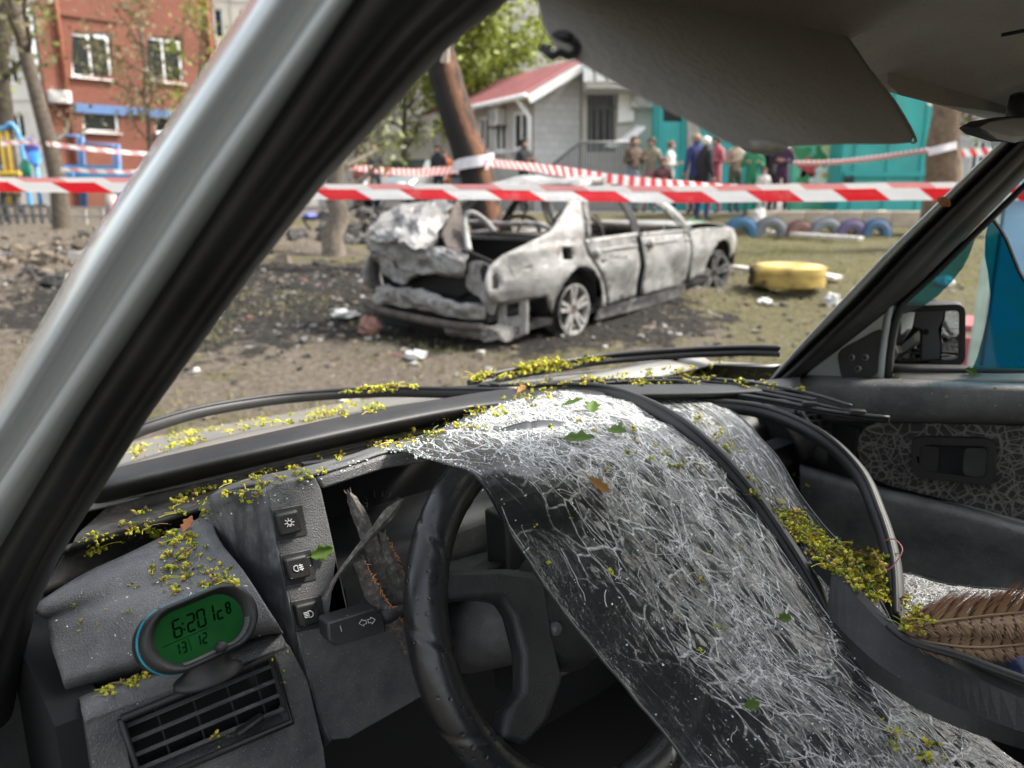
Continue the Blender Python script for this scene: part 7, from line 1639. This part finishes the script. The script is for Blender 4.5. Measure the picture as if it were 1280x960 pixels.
def blossoms(label, regs, seed, maxd=2.6):
    rnd = random.Random(seed); mb = MB(); 
    for poly, cnt, size, clump in regs:
        xs = [p[0] for p in poly]; ys = [p[1] for p in poly]; k = 0; tries = 0
        while k < cnt and tries < cnt * 60:
            tries += 1; x, y = rnd.uniform(min(xs), max(xs)), rnd.uniform(min(ys), max(ys))
            if not inpoly(x, y, poly): continue
            if clump and fbm((x * .035, y * .07, seed)) < -.12 + rnd.uniform(-.25, .35): continue
            loc, nr_, ob = cast(x, y)
            if loc is None or (loc - CAM).length > maxd or ob.name.startswith(('sun_visor', 'pillar', 'door_jamb')): continue
            k += 1; s = size * (.4 + 1.1 * rnd.random() ** 1.5); base = loc + nr_ * s * .15
            for j in range(rnd.choice([2, 3, 4, 5])):
                d = (V((rnd.gauss(0, 1), rnd.gauss(0, 1), rnd.gauss(0, .6))) + nr_ * .8).normalized()
                bud(mb, base + V((rnd.gauss(0, .3), rnd.gauss(0, .3), 0)) * s, d, s * rnd.uniform(.7, 1.2), s * rnd.uniform(.22, .42))
            if rnd.random() < .42:
                d = V((rnd.gauss(0, 1), rnd.gauss(0, 1), .15)).normalized(); mb.tube([base, base + d * s * 1.5, base + d * s * 2.6 - UZ * s * .3], s * .07, 4)
    o = mk('fallen_blossom', mb, M_blo, kind='stuff', weld=False, recalc=False); o['label'] = label; o['category'] = 'blossom'
blossoms('yellow green fallen blossom strewn along the bonnet', [([(420, 490), (560, 466), (700, 447), (760, 446), (700, 462), (600, 476), (480, 488)], 330, .008, True), ([(160, 556), (330, 508), (480, 498), (480, 516), (300, 540), (165, 578)], 260, .007, True), ([(640, 478), (900, 452), (1000, 468), (1010, 490), (860, 480)], 170, .006, True), ([(550, 480), (900, 462), (960, 480), (700, 484)], 90, .006, True)], 1)
blossoms('yellow fallen blossom in the scuttle channel and along the top edge of the glass', [([(90, 680), (250, 608), (440, 556), (440, 578), (240, 648), (110, 694)], 120, .006, True), ([(385, 584), (480, 545), (600, 505), (690, 482), (700, 500), (560, 540), (480, 566)], 130, .006, True), ([(560, 545), (700, 488), (760, 500), (900, 590), (860, 600), (700, 540)], 30, .005, False)], 2)
blossoms('dense yellow fallen blossom on the narrow glass fragment between the seals', [([(985, 655), (1040, 668), (1105, 690), (1113, 752), (1085, 748), (1010, 690)], 420, .007, False), ([(960, 635), (1000, 640), (1030, 670), (1000, 680)], 110, .006, False), ([(860, 502), (900, 530), (930, 570), (900, 560), (870, 530)], 26, .006, False), ([(930, 590), (1000, 650), (990, 660), (935, 610)], 22, .005, False), ([(1125, 740), (1165, 770), (1150, 800), (1125, 780)], 45, .006, False), ([(990, 590), (1010, 600), (1015, 620), (990, 610)], 5, .005, False)], 3)
blossoms('yellow fallen blossom scattered on the dashboard round the clock', [([(200, 672), (245, 668), (275, 700), (300, 736), (262, 738), (215, 725)], 75, .006, False), ([(160, 712), (215, 700), (225, 745), (165, 740)], 16, .005, False), ([(75, 740), (180, 730), (180, 780), (90, 790)], 9, .004, False), ([(122, 864), (188, 840), (192, 850), (130, 872)], 22, .005, False), ([(318, 790), (365, 800), (362, 850), (340, 860)], 5, .005, False), ([(255, 915), (290, 905), (290, 935), (255, 938)], 4, .005, False), ([(180, 660), (215, 655), (220, 680), (180, 685)], 12, .006, False)], 4)
blossoms('stray yellow blossom on the shattered sheet and the door sill', [([(660, 560), (900, 560), (1000, 800), (900, 900), (740, 700)], 16, .005, False), ([(1100, 900), (1200, 940), (1180, 958), (1120, 940)], 22, .006, False), ([(1040, 462), (1280, 470), (1280, 500), (1040, 490)], 9, .004, False), ([(650, 640), (720, 700), (700, 720), (640, 680)], 3, .004, False)], 5)
# single leaves
def leaf(label, px, py, ang, L, mat, seed, wid=.34, curl=.25):
    loc, nr_, ob = cast(px, py)
    if loc is None: return
    rnd = random.Random(seed); nr_ = (nr_ + (CAM - loc).normalized() * .35).normalized()
    a = RV * math.cos(ang) + FV * math.sin(ang); u = (a - nr_ * a.dot(nr_)).normalized(); v = nr_.cross(u); rows = []
    for i in range(13):
        t = i / 12; w = L * wid * math.sin(pi * min(1, t * 1.02)) ** .8 * (1 + .3 * math.sin(t * 19 + seed)) + .0004
        c = loc + nr_ * (.003 + L * curl * t * t) + u * L * (t - .5)
        rows.append([c - v * w + nr_ * w * .5, c - v * w * .5 + nr_ * w * .2, c, c + v * w * .5 + nr_ * w * .2, c + v * w + nr_ * w * .5])
    t = thing('leaf', loc, label, 'leaf'); mk('blade', MB().loft(rows), mat, t, smooth=True, solid=.0004)
    b = loc + nr_ * .003 - u * L * .5; mk('stalk', MB().tube([b, b - u * L * .3 + nr_ * .001], .0006, 5), mat, t)
M_lf = leaf_mat('fresh_leaf', (.10, .175, .022)); M_lb = leaf_mat('brown_leaf', (.38, .20, .05)); M_lo = leaf_mat('orange_leaf', (.42, .16, .06))
leaf('narrow green leaf near the crest of the shattered sheet', 716, 508, -.9, .034, M_lf, 1, .2)
leaf('green leaf right of the narrow leaf on the crest of the sheet', 740, 514, .6, .028, M_lf, 2)
leaf('folded green leaf lower on the crest of the shattered sheet', 722, 554, -.8, .036, M_lf, 3, .24)
leaf('dark green leaf beside the folded leaf on the shattered sheet', 770, 544, -1.2, .024, M_lf, 4, .45)
leaf('curled green leaf caught beside the middle dash switch', 400, 690, .3, .026, M_lf, 5, .3)
leaf('brown curled leaf on the top edge of the shattered sheet', 652, 490, .2, .020, M_lb, 6, .35)
leaf('ochre leaf lying under the folded green leaf on the sheet', 745, 608, -1.3, .026, M_lb, 7, .2)
leaf('orange torn leaf standing at the back of the dash pad', 236, 660, .7, .022, M_lo, 8, .25)
leaf('small green leaf low on the shattered sheet by the dark lower fold', 938, 882, -.6, .014, M_lf, 9, .35)
leaf('small bright green leaf on the sheet above the broken trim', 978, 775, -.6, .014, M_lf, 10, .4)
leaf('green leaf stuck to the bottom edge of the broken side window', 1214, 464, 1.0, .02, M_lf, 11, .3)

# specks of glass and grit that settled on the dash, sill and scuttle
rnd = random.Random(21); mb = MB(); k = 0
for poly, cnt, s0 in [([(60, 770), (250, 660), (270, 700), (330, 780), (90, 850)], 110, .0010), ([(340, 610), (400, 600), (440, 780), (400, 920), (370, 800)], 45, .0008), ([(100, 690), (400, 585), (600, 530), (600, 545), (250, 660)], 200, .0016), ([(1010, 480), (1280, 482), (1280, 525), (1080, 520)], 60, .0012), ([(130, 870), (340, 795), (350, 812), (140, 895)], 30, .0010), ([(190, 695), (300, 720), (330, 760), (200, 740)], 60, .0022)]:
    xs = [p[0] for p in poly]; ys = [p[1] for p in poly]; c = 0; tries = 0
    while c < cnt and tries < 9000:
        tries += 1; x, y = rnd.uniform(min(xs), max(xs)), rnd.uniform(min(ys), max(ys))
        if not inpoly(x, y, poly): continue
        loc, nr_, ob = cast(x, y)
        if loc is None or (loc - CAM).length > 2 or (loc - Cc).length < .085: continue
        c += 1; s = s0 * rnd.uniform(.4, 1.3); vv = [loc + nr_ * s * .3 + V((rnd.uniform(-1, 1), rnd.uniform(-1, 1), rnd.uniform(-.6, .8))) * s for _ in range(4)]
        mb.add(vv, [(0, 1, 2), (0, 1, 3), (1, 2, 3), (0, 2, 3)], 0 if rnd.random() < .6 else 1)
o = mk('settled_grit', mb, [MATS['glass_crumb'], simple('grit_brown', (.13, .10, .07), .9)], kind='stuff', weld=False); o['label'] = 'tiny glass chips and grit settled on the dashboard and sills'; o['category'] = 'grit'
